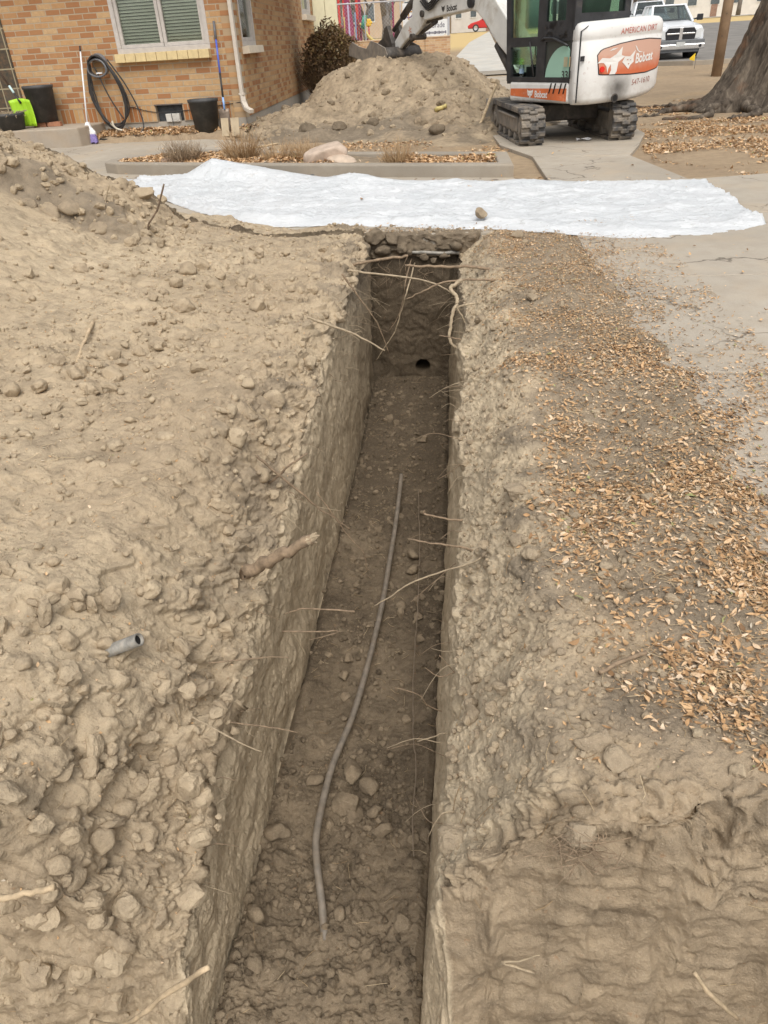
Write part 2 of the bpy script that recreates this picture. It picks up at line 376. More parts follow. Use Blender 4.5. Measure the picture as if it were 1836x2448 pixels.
# ------------------------------------------------------------------ materials
MATS = {}
def nodes_of(m):
    m.use_nodes = True
    nt = m.node_tree
    return nt, nt.nodes["Principled BSDF"], nt.nodes, nt.links
def N_(nt, typ, **kw):
    n = nt.nodes.new(typ)
    for k, v in kw.items():
        if k in n.inputs.keys() if hasattr(n.inputs, 'keys') else False: n.inputs[k].default_value = v
        else: setattr(n, k, v)
    return n
def ramp(nt, fac, stops):
    r = nt.nodes.new("ShaderNodeValToRGB"); e = r.color_ramp.elements
    while len(e) < len(stops): e.new(0.5)
    for k, (p, c) in enumerate(stops):
        e[k].position = p; e[k].color = (c if hasattr(c, '__len__') else (c, c, c)) if hasattr(c, '__len__') and len(c) == 4 else ((*c, 1) if hasattr(c, '__len__') else (c, c, c, 1))
    nt.links.new(fac, r.inputs[0]); return r.outputs[0]
def noise(nt, scale, detail=4, rough=0.55, vec=None, dist=0.0):
    n = nt.nodes.new("ShaderNodeTexNoise"); n.inputs["Scale"].default_value = scale; n.inputs["Detail"].default_value = detail
    n.inputs["Roughness"].default_value = rough; n.inputs["Distortion"].default_value = dist
    if vec is not None: nt.links.new(vec, n.inputs["Vector"])
    return n.outputs["Fac"]
def mixc(nt, fac, a, b, mode='MIX'):
    m = nt.nodes.new("ShaderNodeMix"); m.data_type = 'RGBA'; m.blend_type = mode; m.clamp_factor = True
    for sock, v in ((m.inputs[0], fac), (m.inputs[6], a), (m.inputs[7], b)):
        if hasattr(v, 'is_linked'): nt.links.new(v, sock)
        elif hasattr(v, '__len__'): sock.default_value = (*v, 1) if len(v) == 3 else v
        else: sock.default_value = v
    return m.outputs[2]
def math_(nt, op, a, b=0.0, clamp=False):
    m = nt.nodes.new("ShaderNodeMath"); m.operation = op; m.use_clamp = clamp
    for sock, v in ((m.inputs[0], a), (m.inputs[1], b)):
        if hasattr(v, 'is_linked'): nt.links.new(v, sock)
        else: sock.default_value = v
    return m.outputs[0]
def coords(nt, kind="Object"):
    return nt.nodes.new("ShaderNodeTexCoord").outputs[kind]
def bump(nt, bsdf, h, strength=0.3, dist=0.01):
    b = nt.nodes.new("ShaderNodeBump"); b.inputs["Strength"].default_value = strength; b.inputs["Distance"].default_value = dist
    nt.links.new(h, b.inputs["Height"]); nt.links.new(b.outputs[0], bsdf.inputs["Normal"]); return b
def pmat(name, col, rough=0.7, var=0.25, scale=6.0, bmp=0.0, bscale=60.0, metal=0.0, spec=0.4, dirt=None, dirt_amt=0.0, dscale=3.0, coat=0.0):
    """painted / plain surface with worn, uneven colour; dirt = colour of the grime over it"""
    if name in MATS: return MATS[name]
    m = bpy.data.materials.new(name); nt, b, _, L = nodes_of(m)
    co = coords(nt)
    f = noise(nt, scale, 5, 0.6, co)
    lo = tuple(c * (1 - var) for c in col); hi = tuple(min(1, c * (1 + var)) for c in col)
    c = ramp(nt, f, [(0.3, lo), (0.7, hi)])
    if dirt is not None:
        d = noise(nt, dscale, 6, 0.65, co, 0.4)
        c = mixc(nt, ramp(nt, d, [(0.62 - 0.35 * dirt_amt, 0.0), (0.80 - 0.25 * dirt_amt, min(1.0, 0.35 + dirt_amt))]), c, dirt)
    L.new(c, b.inputs["Base Color"])
    b.inputs["Roughness"].default_value = rough; b.inputs["Metallic"].default_value = metal
    b.inputs["Specular IOR Level"].default_value = spec; b.inputs["Coat Weight"].default_value = coat
    if bmp: bump(nt, b, noise(nt, bscale, 4, 0.6, co), bmp, 0.01)
    MATS[name] = m; return m
def glass_mat(name, tint, gloss=0.25, rough=0.03):
    m = bpy.data.materials.new(name); m.use_nodes = True; nt = m.node_tree; nt.nodes.clear()
    out = nt.nodes.new("ShaderNodeOutputMaterial"); tr = nt.nodes.new("ShaderNodeBsdfTransparent"); gl = nt.nodes.new("ShaderNodeBsdfGlossy")
    tr.inputs[0].default_value = (*tint, 1); gl.inputs["Roughness"].default_value = rough; gl.inputs[0].default_value = (0.9, 0.95, 0.92, 1)
    lw = nt.nodes.new("ShaderNodeLayerWeight"); lw.inputs[0].default_value = gloss
    n = noise(nt, 3.0, 4, 0.6, coords(nt))
    mx = nt.nodes.new("ShaderNodeMixShader")
    nt.links.new(math_(nt, 'MULTIPLY_ADD', n, 0.06) if False else math_(nt, 'ADD', lw.outputs["Fresnel"], math_(nt, 'MULTIPLY', n, 0.12), True), mx.inputs[0])
    nt.links.new(tr.outputs[0], mx.inputs[1]); nt.links.new(gl.outputs[0], mx.inputs[2]); nt.links.new(mx.outputs[0], out.inputs[0])
    return m

TAN = (0.395, 0.306, 0.204)
def soil_mat():
    m = bpy.data.materials.new("soil"); nt, b, _, L = nodes_of(m)
    co = nt.nodes.new("ShaderNodeNewGeometry").outputs["Position"]
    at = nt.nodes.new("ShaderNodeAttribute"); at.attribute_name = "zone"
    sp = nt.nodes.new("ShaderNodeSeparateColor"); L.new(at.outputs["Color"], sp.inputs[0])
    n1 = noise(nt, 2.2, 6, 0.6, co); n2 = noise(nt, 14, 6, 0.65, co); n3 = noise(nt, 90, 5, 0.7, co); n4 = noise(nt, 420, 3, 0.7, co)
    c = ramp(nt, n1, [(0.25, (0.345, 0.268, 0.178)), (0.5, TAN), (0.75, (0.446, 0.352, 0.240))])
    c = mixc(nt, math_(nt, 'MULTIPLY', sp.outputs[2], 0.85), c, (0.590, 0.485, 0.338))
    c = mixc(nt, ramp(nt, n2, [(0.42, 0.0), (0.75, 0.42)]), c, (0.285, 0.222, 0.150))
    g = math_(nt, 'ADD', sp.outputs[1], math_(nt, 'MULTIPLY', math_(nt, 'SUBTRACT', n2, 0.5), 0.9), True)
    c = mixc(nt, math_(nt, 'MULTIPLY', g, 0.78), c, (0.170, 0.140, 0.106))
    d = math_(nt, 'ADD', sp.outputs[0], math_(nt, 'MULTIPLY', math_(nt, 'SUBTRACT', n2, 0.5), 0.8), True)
    c = mixc(nt, math_(nt, 'MULTIPLY', d, 0.88), c, (0.056, 0.041, 0.027))  # moist soil and the painted far-end shade share this dark tone
    c = mixc(nt, ramp(nt, n3, [(0.32, 0.30), (0.48, 0.0)]), c, (0.22, 0.17, 0.115))
    c = mixc(nt, ramp(nt, n4, [(0.55, 0.0), (0.75, 0.35)]), c, (0.60, 0.52, 0.39))
    v = nt.nodes.new("ShaderNodeTexVoronoi"); v.inputs["Scale"].default_value = 160; L.new(co, v.inputs["Vector"])
    c = mixc(nt, ramp(nt, v.outputs["Distance"], [(0.08, 0.30), (0.20, 0.0)]), c, (0.58, 0.52, 0.42))
    rf = ramp(nt, noise(nt, 55, 3, 0.6, co), [(0.66, 0.0), (0.74, 0.45)])          # rusty root flecks
    c = mixc(nt, rf, c, (0.33, 0.19, 0.10))
    L.new(c, b.inputs["Base Color"]); b.inputs["Roughness"].default_value = 0.95; b.inputs["Specular IOR Level"].default_value = 0.12
    h = math_(nt, 'ADD', math_(nt, 'MULTIPLY', n3, 1.0), math_(nt, 'ADD', math_(nt, 'MULTIPLY', n4, 0.35), math_(nt, 'MULTIPLY', v.outputs["Distance"], -0.35)))
    bump(nt, b, math_(nt, 'ADD', h, math_(nt, 'MULTIPLY', noise(nt, 34, 4, 0.7, co), 1.6)), 0.55, 0.009)
    return m
def concrete_mat(name="concrete", base=(0.405, 0.357, 0.290), cracks=True):
    m = bpy.data.materials.new(name); nt, b, _, L = nodes_of(m)
    co = coords(nt)
    n1 = noise(nt, 0.9, 6, 0.6, co); n2 = noise(nt, 7, 6, 0.65, co); n3 = noise(nt, 160, 4, 0.7, co)
    c = ramp(nt, n1, [(0.28, tuple(k * 0.80 for k in base)), (0.72, tuple(k * 1.12 for k in base))])
    c = mixc(nt, ramp(nt, n2, [(0.45, 0.0), (0.75, 0.5)]), c, tuple(k * q for k, q in zip(base, (0.78, 0.74, 0.70))))
    c = mixc(nt, ramp(nt, n3, [(0.3, 0.35), (0.5, 0.0)]), c, tuple(k * 0.6 for k in base))
    c = mixc(nt, ramp(nt, noise(nt, 260, 2, 0.5, co), [(0.62, 0.0), (0.72, 0.45)]), c, tuple(min(1, k * 1.45) for k in base))
    c = mixc(nt, ramp(nt, noise(nt, 1.7, 5, 0.6, co, 0.3), [(0.50, 0.0), (0.70, 0.45)]), c, tuple(k * q for k, q in zip(base, (1.12, 1.0, 0.86))))
    if cracks:
        mp = nt.nodes.new("ShaderNodeMapping"); L.new(co, mp.inputs[0])
        wv = nt.nodes.new("ShaderNodeVectorMath"); wv.operation = 'ADD'
        nz = nt.nodes.new("ShaderNodeTexNoise"); nz.inputs["Scale"].default_value = 3.0; nz.inputs["Detail"].default_value = 5; L.new(co, nz.inputs["Vector"])
        sc = nt.nodes.new("ShaderNodeVectorMath"); sc.operation = 'SCALE'; sc.inputs[3].default_value = 0.45; L.new(nz.outputs["Color"], sc.inputs[0])
        L.new(mp.outputs[0], wv.inputs[0]); L.new(sc.outputs[0], wv.inputs[1])
        v = nt.nodes.new("ShaderNodeTexVoronoi"); v.feature = 'DISTANCE_TO_EDGE'; v.inputs["Scale"].default_value = 0.75; L.new(wv.outputs[0], v.inputs["Vector"])
        msk = ramp(nt, noise(nt, 0.8, 2, 0.5, co), [(0.40, 0.0), (0.50, 1.0)])
        ln = ramp(nt, v.outputs["Distance"], [(0.002, 1.0), (0.007, 0.0)])
        c = mixc(nt, math_(nt, 'MULTIPLY', math_(nt, 'MULTIPLY', ln, msk), 0.75), c, (0.07, 0.055, 0.04))
    L.new(c, b.inputs["Base Color"]); b.inputs["Roughness"].default_value = 0.9; b.inputs["Specular IOR Level"].default_value = 0.2
    bump(nt, b, math_(nt, 'ADD', n3, math_(nt, 'MULTIPLY', n2, 1.5)), 0.25, 0.006)
    return m
def leaf_mat(name, stops, rough=0.7):
    """each leaf its own colour, by its position"""
    m = bpy.data.materials.new(name); nt, b, _, L = nodes_of(m)
    at = nt.nodes.new("ShaderNodeAttribute"); at.attribute_name = "tint"
    sp = nt.nodes.new("ShaderNodeSeparateColor"); L.new(at.outputs["Color"], sp.inputs[0])
    c = ramp(nt, sp.outputs[0], stops)
    c = mixc(nt, ramp(nt, noise(nt, 150, 3, 0.6, coords(nt)), [(0.4, 0.0), (0.7, 0.35)]), c, (0.20, 0.11, 0.05))
    L.new(c, b.inputs["Base Color"]); b.inputs["Roughness"].default_value = rough; b.inputs["Specular IOR Level"].default_value = 0.25
    return m
SOIL = soil_mat()
CONC = concrete_mat()
WALKC = concrete_mat("walk_concrete", (0.52, 0.50, 0.45), False)
KERB = concrete_mat("kerb_concrete", (0.33, 0.29, 0.235), False)
LEAF = leaf_mat("dry_leaf", [(0.0, (0.20, 0.120, 0.064)), (0.3, (0.47, 0.285, 0.140)), (0.6, (0.64, 0.420, 0.225)), (0.85, (0.74, 0.565, 0.39)), (0.97, (0.52, 0.46, 0.36)), (1.0, (0.32, 0.33, 0.14))])
TQ = 1.0
# ------------------------------------------------------------------ the ground sheet with the trench, soil mound, far terrain
T = make_terrain(TQ)
def grid_faces(R_, C_, keep=None):
    i = np.arange(R_ - 1)[:, None] * C_ + np.arange(C_ - 1)[None, :]
    F = np.stack([i, i + 1, i + C_ + 1, i + C_], -1)
    return F[keep] if keep is not None else F.reshape(-1, 4)
def sub_mesh(name, P, F, zone, mat):
    used = np.unique(F); mp = np.zeros(len(P), np.int64); mp[used] = np.arange(len(used))
    me = np_mesh(name, P[used], mp[F])
    ca = me.color_attributes.new("zone", 'FLOAT_COLOR', 'POINT'); ca.data.foreach_set("color", zone[used].ravel())
    return link_mesh(name, me, mat)
_R, _C = T['P'].shape[:2]
_mdf = (T['md'] > 0.10) & (T['sec'][None, :] == 0)
_mf = _mdf[:-1, :-1] & _mdf[1:, 1:] & _mdf[1:, :-1] & _mdf[:-1, 1:]
_Pf = T['P'].reshape(-1, 3); _Zf = T['zone'].reshape(-1, 4)
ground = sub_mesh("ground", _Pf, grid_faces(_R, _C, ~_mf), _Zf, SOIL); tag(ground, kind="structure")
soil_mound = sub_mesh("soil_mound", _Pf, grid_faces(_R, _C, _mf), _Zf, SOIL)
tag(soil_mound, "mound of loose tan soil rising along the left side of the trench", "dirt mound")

def zg(y): return np.interp(y, [-100, 34, 38, 43, 60, 80, 115, 400], [0, 0, 0.06, 0.245, 0.86, 1.48, 1.68, 1.7])
_CS = [np.nonzero(T['sec'] == k)[0] for k in range(5)]
def seat(sec, x, y):
    """displaced surface point and its normal nearest to (x, y) in one section of the sheet (0 left, 2 floor, 4 right)"""
    r = int(np.clip(np.searchsorted(T['Y'], y), 0, _R - 1)); cs = _CS[sec]
    c = cs[np.argmin(np.abs(T['P'][r, cs, 0] - x))]
    return Vector(T['P'][r, c].tolist()), Vector(T['N'][r, c].tolist())

def seat_wall(sec, y, z):
    r = int(np.clip(np.searchsorted(T['Y'], y), 0, _R - 1)); cs = _CS[sec]
    c = cs[np.argmin(np.abs(T['P'][r, cs, 2] - z))]
    return Vector(T['P'][r, c].tolist()), Vector(T['N'][r, c].tolist())

# far terrain: one coarse sheet around the detailed one
gx = np.unique(np.concatenate([np.linspace(-300, -20, 15), np.linspace(-20, 20, 41), np.linspace(20, 300, 15), [-8.9, 1.2]]))
gy = np.unique(np.concatenate([np.linspace(-80, -4, 8), [-2.35, 7.4], np.linspace(0, 60, 61), np.linspace(60, 140, 41), np.linspace(140, 420, 15)]))
GX, GY = np.meshgrid(gx, gy)
GZ = zg(GY) - 0.03 + 0.02 * pn(GX * 0.9, GY * 0.9, 200) * ss(7.6, 9, GY)
keep = ~(((GX[:-1, :-1] > -9.0) & (GX[1:, 1:] < 1.3)) & ((GY[:-1, :-1] > -2.4) & (GY[1:, 1:] < 7.5)))
def lawn_mat():
    m = bpy.data.materials.new("dead_lawn"); nt, b, _, L = nodes_of(m); co = coords(nt)
    n1 = noise(nt, 0.7, 5, 0.6, co); n2 = noise(nt, 9, 5, 0.65, co); n3 = noise(nt, 70, 4, 0.7, co)
    c = ramp(nt, n1, [(0.3, (0.30, 0.225, 0.15)), (0.55, (0.37, 0.28, 0.185)), (0.75, (0.44, 0.30, 0.165))])
    c = mixc(nt, ramp(nt, n2, [(0.4, 0.0), (0.7, 0.6)]), c, (0.22, 0.165, 0.11))
    c = mixc(nt, ramp(nt, n3, [(0.55, 0.0), (0.7, 0.5)]), c, (0.50, 0.36, 0.19))
    sx = nt.nodes.new("ShaderNodeSeparateXYZ"); L.new(co, sx.inputs[0])
    far = math_(nt, 'MULTIPLY', math_(nt, 'SUBTRACT', sx.outputs[1], 50), 0.15, True)     # the dry verge beyond the road is straw coloured
    c = mixc(nt, far, c, mixc(nt, n2, (0.62, 0.45, 0.20), (0.50, 0.38, 0.20)))
    L.new(c, b.inputs["Base Color"]); b.inputs["Roughness"].default_value = 0.95; b.inputs["Specular IOR Level"].default_value = 0.1
    bump(nt, b, math_(nt, 'ADD', n2, math_(nt, 'MULTIPLY', n3, 0.6)), 0.6, 0.03); return m
LAWN = lawn_mat()
lawn = link_mesh("lawn", np_mesh("lawn", np.stack([GX, GY, GZ], -1).reshape(-1, 3), grid_faces(*GX.shape, keep)), LAWN); tag(lawn, kind="structure")

# concrete slabs (top face, real thickness) and strips that follow the far slope
def slab(name, poly, ztop, th, mat, bev=0.012):
    o = MB().prism(poly, ztop - th, ztop, lambda u, v, t: (u, v, t)).build(name, mat, bevel=bev); return tag(o, kind="structure")
def strip(name, rows, off, mat, nx=6):
    P = [[(a + (b - a) * j / nx, y, float(zg(y)) + off) for j in range(nx + 1)] for y, a, b in rows]
    return tag(MB().grid(P).build(name, mat, smooth=True), kind="structure")
slab("walkway", [(-9.2, 5.845), (0.742, 5.845), (0.742, 7.0), (0.42, 8.3), (0.40, 9.4), (-2.9, 10.2), (-3.1, 12.2), (-4.0, 13.2), (-4.6, 13.62), (-9.2, 13.9)], 0.008, 0.12, CONC)
for k, (ya, yb) in enumerate(((1.02, 3.02), (3.035, 4.49), (4.508, 6.2), (6.212, 7.80))):
    for xa, xb in ((0.752, 3.9), (3.912, 9.0)):
        slab("driveway", [(xa, ya), (xb, ya), (xb, yb), (xa, yb)], 0.0125 + 0.003 * ((k * 3) % 2), 0.12, CONC, 0.008)
slab("front_walk", [(0.752, 7.812), (2.05, 7.812), (1.80, 9.55), (0.70, 9.75)], 0.010, 0.1, CONC, 0.008)
slab("front_walk", [(0.70, 9.762), (1.80, 9.562), (2.05, 10.4), (2.35, 11.6), (2.3, 14.0), (0.15, 14.0), (0.35, 11.0)], 0.012, 0.1, CONC, 0.008)
slab("driveway", [(2.062, 7.812), (2.9, 7.98), (9.0, 8.5), (9.0, 7.812)], 0.009, 0.1, CONC, 0.008)
YS = lambda a, b, s: list(np.arange(a, b + 1e-6, s))
def lerp_rows(ctrl, st=1.0):
    ys = [c[0] for c in ctrl]
    return [(y, float(np.interp(y, ys, [c[1] for c in ctrl])), float(np.interp(y, ys, [c[2] for c in ctrl]))) for y in YS(ys[0], ys[-1], st)]
strip("sidewalk", lerp_rows([(14.02, 0.15, 2.3), (17, -0.1, 2.2), (24, -0.6, 2.0), (31, -1.35, 1.9)]), 0.012, CONC)
strip("sidewalk", lerp_rows([(31.5, -1.6, 2.1), (34.5, -1.6, 2.0)], 0.5), 0.014, KERB)
strip("sidewalk", lerp_rows([(34.6, -1.5, 1.95), (43, -1.15, 1.9), (60, -0.4, 2.6), (84, 1.6, 4.4)]), 0.016, WALKC)
ASPH = pmat("asphalt", (0.20, 0.185, 0.165), 0.9, 0.2, 1.2, 0.3, 200)
strip("road", lerp_rows([(31, 7.6, 60), (34, 5.2, 60), (40, 2.6, 60), (60, 2.75, 60), (68, 3.2, 60)]), 0.008, ASPH, 12)
strip("road", lerp_rows([(85, -40, 60), (95, -40, 60)]), 0.010, ASPH, 8)
def kerb_strip(pts, w=0.16, h=0.12):
    P = []
    for i, p in enumerate(pts):
        q0, q1 = Vector(pts[max(i - 1, 0)]), Vector(pts[min(i + 1, len(pts) - 1)])
        d = (q1 - q0).normalized(); n = Vector((-d.y, d.x, 0)) * w / 2; z = float(zg(p[1]))
        c = Vector((p[0], p[1], z))
        P.append([c - n + Vector((0, 0, -.05)), c - n + Vector((0, 0, h)), c + n + Vector((0, 0, h)), c + n + Vector((0, 0, -.05))])
    return tag(MB().grid(P).build("kerb", KERB, bevel=0.015), kind="structure")
kerb_strip([(60, 30.9, 0), (20, 30.9, 0), (7.6, 30.9, 0), (5.2, 33.5, 0), (2.3, 40, 0), (2.15, 45, 0), (2.7, 60, 0), (3.2, 68, 0)])
# ------------------------------------------------------------------ clods of earth
import bmesh
def blob_mesh(name, seed, sub=3, cuts=8, rough=0.14, zone=None, flat=0.8):
    bm = bmesh.new(); bmesh.ops.create_icosphere(bm, subdivisions=sub, radius=1.0)
    V = np.array([v.co[:] for v in bm.verts]); F = np.array([[v.index for v in f.verts] for f in bm.faces]); bm.free()
    r = np.random.default_rng(seed)
    V = V * np.array([1.0, r.uniform(0.7, 0.95), flat * r.uniform(0.75, 1.0)])
    for _ in range(cuts):                                  # broken facets
        n = r.normal(size=3); n /= np.linalg.norm(n); d = r.uniform(0.42, 0.78)
        h = V @ n - d; V = V - np.where(h > 0, h * 0.92, 0)[:, None] * n
    def n3(P, s): return (pn(P[:, 0] + P[:, 2] * 0.7, P[:, 1] - P[:, 2] * 0.6, s) + pn(P[:, 2] * 1.1 + 9, P[:, 0] - P[:, 1] * 0.5, s + 3)) * 0.6
    L = 1 + rough * (n3(V * 2.2, seed) + 0.6 * n3(V * 5.5, seed + 7) + 0.4 * n3(V * 13, seed + 11))
    V = V * L[:, None]
    me = np_mesh(name, V, F)
    if zone:
        ca = me.color_attributes.new("zone", 'FLOAT_COLOR', 'POINT'); ca.data.foreach_set("color", np.tile(np.array([*zone, 1], np.float32), (len(V), 1)).ravel())
    me.materials.append(SOIL)
    return me
CLOD = {k: [blob_mesh("clod", 20 + i * 7 + q * 100, 4 if i < 3 else 3, zone=z) for i in range(9)] for q, (k, z) in enumerate((("bank", (0.02, 0.03, 0.22)), ("floor", (0.55, 0.05, 0.1)), ("top", (0.05, 0.42, 0.25)), ("sod", (0.55, 0.75, 0.0))))}
def clod(kind, x, y, z, s, label, group, i=None, sink=0.25, cat="clod", name="clod"):
    me = CLOD[kind][i if i is not None else random.randrange(9)]
    o = bpy.data.objects.new(name, me); COL.objects.link(o)
    q = random.uniform(0.85, 1.12)
    o.scale = (s * 0.56 * q, s * 0.56, s * 0.56 * random.uniform(0.8, 1.0))
    o.rotation_euler = (random.uniform(-.4, .4), random.uniform(-.4, .4), random.uniform(0, 6.28))
    o.location = (x, y, z + s * 0.40 * (1 - sink * 1.6))
    return tag(o, label, cat, group)
FLOOR_CLODS = [(-0.593, 1.783, -1.203, 0.067, 2), (-0.455, 1.825, -1.198, 0.098, 2), (-0.374, 1.757, -1.2, 0.086, 2), (-0.454, 1.68, -1.197, 0.116, 2), (-0.419, 1.638, -1.204, 0.08, 2), (-0.339, 1.663, -1.206, 0.061, 2), (-0.304, 1.587, -1.206, 0.07, 2), (-0.361, 1.595, -1.198, 0.034, 2), (-0.682, 1.527, -1.179, 0.102, 2, 'lean'), (-0.625, 1.493, -1.191, 0.028, 2), (-0.43, 1.553, -1.185, 0.031, 2), (-0.691, 1.229, -1.173, 0.081, 2), (-0.655, 1.076, -1.171, 0.066, 2), (-0.417, 1.271, -1.202, 0.054, 2), (-0.359, 1.186, -1.198, 0.038, 2), (-0.531, 1.237, -1.201, 0.031, 2), (-0.554, 1.323, -1.198, 0.026, 2), (-0.325, 1.021, -1.201, 0.036, 2), (-0.564, 2.468, -1.204, 0.056, 2), (-0.563, 2.349, -1.201, 0.054, 2), (-0.31, 3.301, -1.207, 0.086, 2), (-0.297, 3.152, -1.197, 0.078, 2), (-0.225, 2.602, -1.185, 0.045, 2), (-0.305, 1.927, -1.199, 0.034, 2), (-0.723, 1.059, -1.173, 0.04, 2), (-0.692, 1.348, -1.17, 0.026, 2), (-0.673, 1.706, -1.173, 0.026, 2), (-0.235, 1.587, -1.195, 0.028, 2), (-0.692, 1.391, -1.166, 0.033, 2), (-0.737, 1.323, -1.177, 0.035, 2), (-0.724, 1.135, -1.17, 0.035, 2), (-0.541, 1.076, -1.195, 0.024, 2), (-0.438, 0.975, -1.199, 0.031, 2), (-0.234, 1.135, -1.184, 0.021, 2), (-0.338, 1.433, -1.192, 0.024, 2), (-0.464, 1.442, -1.191, 0.024, 2), (-0.283, 2.166, -1.194, 0.033, 2), (-0.411, 2.319, -1.2, 0.027, 2), (-0.495, 2.691, -1.19, 0.038, 2), (-0.249, 2.78, -1.201, 0.051, 2), (-0.457, 3.613, -1.202, 0.041, 2), (-0.571, 3.301, -1.205, 0.034, 2), (-0.281, 3.717, -1.178, 0.036, 2), (-0.604, 3.97, -1.194, 0.038, 2), (-0.39, 4.429, -1.19, 0.035, 2), (-0.562, 4.777, -1.181, 0.037, 2), (-0.604, 3.033, -1.207, 0.032, 2)]
BANK_CLODS = [(-1.768, 4.736, 0.079, 0.111, 0), (-1.815, 4.572, 0.085, 0.124, 0), (-1.561, 4.286, 0.066, 0.107, 0), (-1.773, 3.897, 0.123, 0.061, 0), (-1.588, 3.851, 0.074, 0.112, 0), (-1.769, 4.245, 0.099, 0.091, 0), (-1.378, 4.491, 0.064, 0.058, 0), (-1.209, 3.985, 0.029, 0.105, 0), (-1.695, 3.628, 0.068, 0.054, 0), (-1.571, 3.375, 0.018, 0.059, 0), (-1.732, 3.212, 0.046, 0.086, 0), (-1.654, 3.122, 0.037, 0.06, 0), (-1.784, 2.914, 0.067, 0.099, 0), (-1.865, 2.75, 0.073, 0.087, 0), (-1.961, 2.691, 0.083, 0.083, 0), (-1.641, 2.765, 0.047, 0.091, 0), (-1.637, 2.974, 0.037, 0.085, 0), (-1.641, 3.301, 0.021, 0.073, 0), (-0.987, 2.929, 0.01, 0.075, 0), (-1.323, 5.227, 0.02, 0.066, 0), (-2.476, 5.656, 0.371, 0.152, 0, 'boulder'), (-1.377, 2.557, 0.014, 0.048, 0), (-1.74, 2.378, 0.045, 0.046, 0), (-1.009, 2.795, 0.008, 0.043, 0), (-0.897, 2.974, -0.096, 0.119, 0, 'flat'), (-0.855, 2.527, -0.223, 0.087, 0), (-0.87, 2.275, -0.223, 0.052, 0), (-0.903, 2.169, -0.228, 0.071, 0), (-1.115, 1.501, -0.052, 0.061, 0), (-1.162, 1.501, 0.003, 0.072, 0), (-1.09, 1.365, -0.07, 0.069, 0), (-1.021, 1.424, -0.128, 0.054, 0), (-1.121, 1.225, -0.019, 0.053, 0), (-1.236, 1.612, 0.01, 0.045, 0), (-1.351, 1.561, 0.028, 0.044, 0), (-0.949, 1.023, -0.382, 0.09, 0, 'block'), (-0.986, 1.016, -0.306, 0.052, 0), (-0.953, 0.929, -0.409, 0.064, 0), (-0.975, 0.925, -0.34, 0.061, 0), (-0.928, 1.123, -0.459, 0.071, 0), (-0.984, 0.881, -0.359, 0.05, 0), (-0.846, 1.071, -0.528, 0.036, 0), (-1.013, 1.072, -0.256, 0.064, 0), (-1.663, 3.731, 0.072, 0.046, 0), (-1.597, 3.583, 0.055, 0.049, 0), (-1.63, 3.554, 0.047, 0.04, 0), (-1.677, 3.493, 0.055, 0.043, 0), (-1.731, 3.522, 0.07, 0.035, 0), (-1.585, 3.672, 0.058, 0.041, 0), (-1.575, 3.479, 0.033, 0.035, 0), (-1.825, 3.792, 0.097, 0.042, 0), (-1.732, 3.346, 0.05, 0.042, 0), (-1.538, 3.108, 0.013, 0.044, 0), (-1.729, 3.048, 0.059, 0.043, 0), (-1.918, 3.003, 0.091, 0.039, 0), (-1.991, 2.884, 0.1, 0.045, 0), (-1.875, 2.572, 0.06, 0.042, 0), (-1.736, 2.557, 0.056, 0.035, 0), (-1.565, 2.527, 0.027, 0.031, 0), (-1.881, 5.063, 0.115, 0.047, 0), (-1.63, 4.798, 0.059, 0.039, 0), (-2.361, 4.94, 0.186, 0.046, 0), (-2.506, 4.593, 0.217, 0.038, 0), (-2.295, 4.45, 0.162, 0.047, 0), (-2.342, 4.123, 0.157, 0.05, 0), (-2.519, 4.205, 0.234, 0.035, 0), (-2.404, 3.747, 0.171, 0.046, 0), (-2.816, 4.529, 0.361, 0.042, 0), (-1.759, 5.431, 0.08, 0.043, 0), (-1.484, 5.083, 0.039, 0.041, 0), (-1.075, 4.287, 0.033, 0.05, 0), (-0.989, 3.806, 0.034, 0.041, 0), (-0.985, 3.45, 0.001, 0.047, 0), (-0.957, 3.168, 0.004, 0.048, 0), (-0.858, 3.246, -0.079, 0.033, 0), (-0.937, 2.72, -0.086, 0.036, 0), (-0.869, 2.706, -0.163, 0.04, 0), (-0.935, 2.448, -0.076, 0.03, 0), (-0.872, 2.394, -0.234, 0.034, 0), (-0.947, 2.242, -0.128, 0.028, 0), (-1.015, 2.333, -0.033, 0.022, 0), (-1.041, 2.095, -0.035, 0.021, 0), (-1.082, 1.919, -0.044, 0.023, 0), (-1.074, 1.74, -0.053, 0.026, 0), (-0.957, 1.799, -0.183, 0.028, 0), (-1.01, 1.663, -0.142, 0.039, 0), (-0.898, 1.75, -0.259, 0.033, 0), (-0.85, 2.005, -0.376, 0.04, 0), (-0.915, 1.982, -0.233, 0.033, 0), (-1.206, 1.441, 0.001, 0.035, 0), (-1.217, 1.357, -0.011, 0.036, 0), (-1.154, 1.39, -0.018, 0.03, 0), (-1.069, 1.163, -0.073, 0.042, 0), (-1.01, 1.258, -0.138, 0.04, 0), (-0.95, 1.373, -0.238, 0.036, 0), (-0.884, 1.506, -0.283, 0.033, 0), (-0.879, 1.715, -0.356, 0.028, 0), (-1.112, 1.075, -0.131, 0.041, 0), (-1.037, 1.101, -0.166, 0.032, 0), (-0.95, 1.198, -0.276, 0.045, 0), (-0.916, 1.227, -0.442, 0.036, 0), (-1.024, 0.967, -0.178, 0.034, 0)]
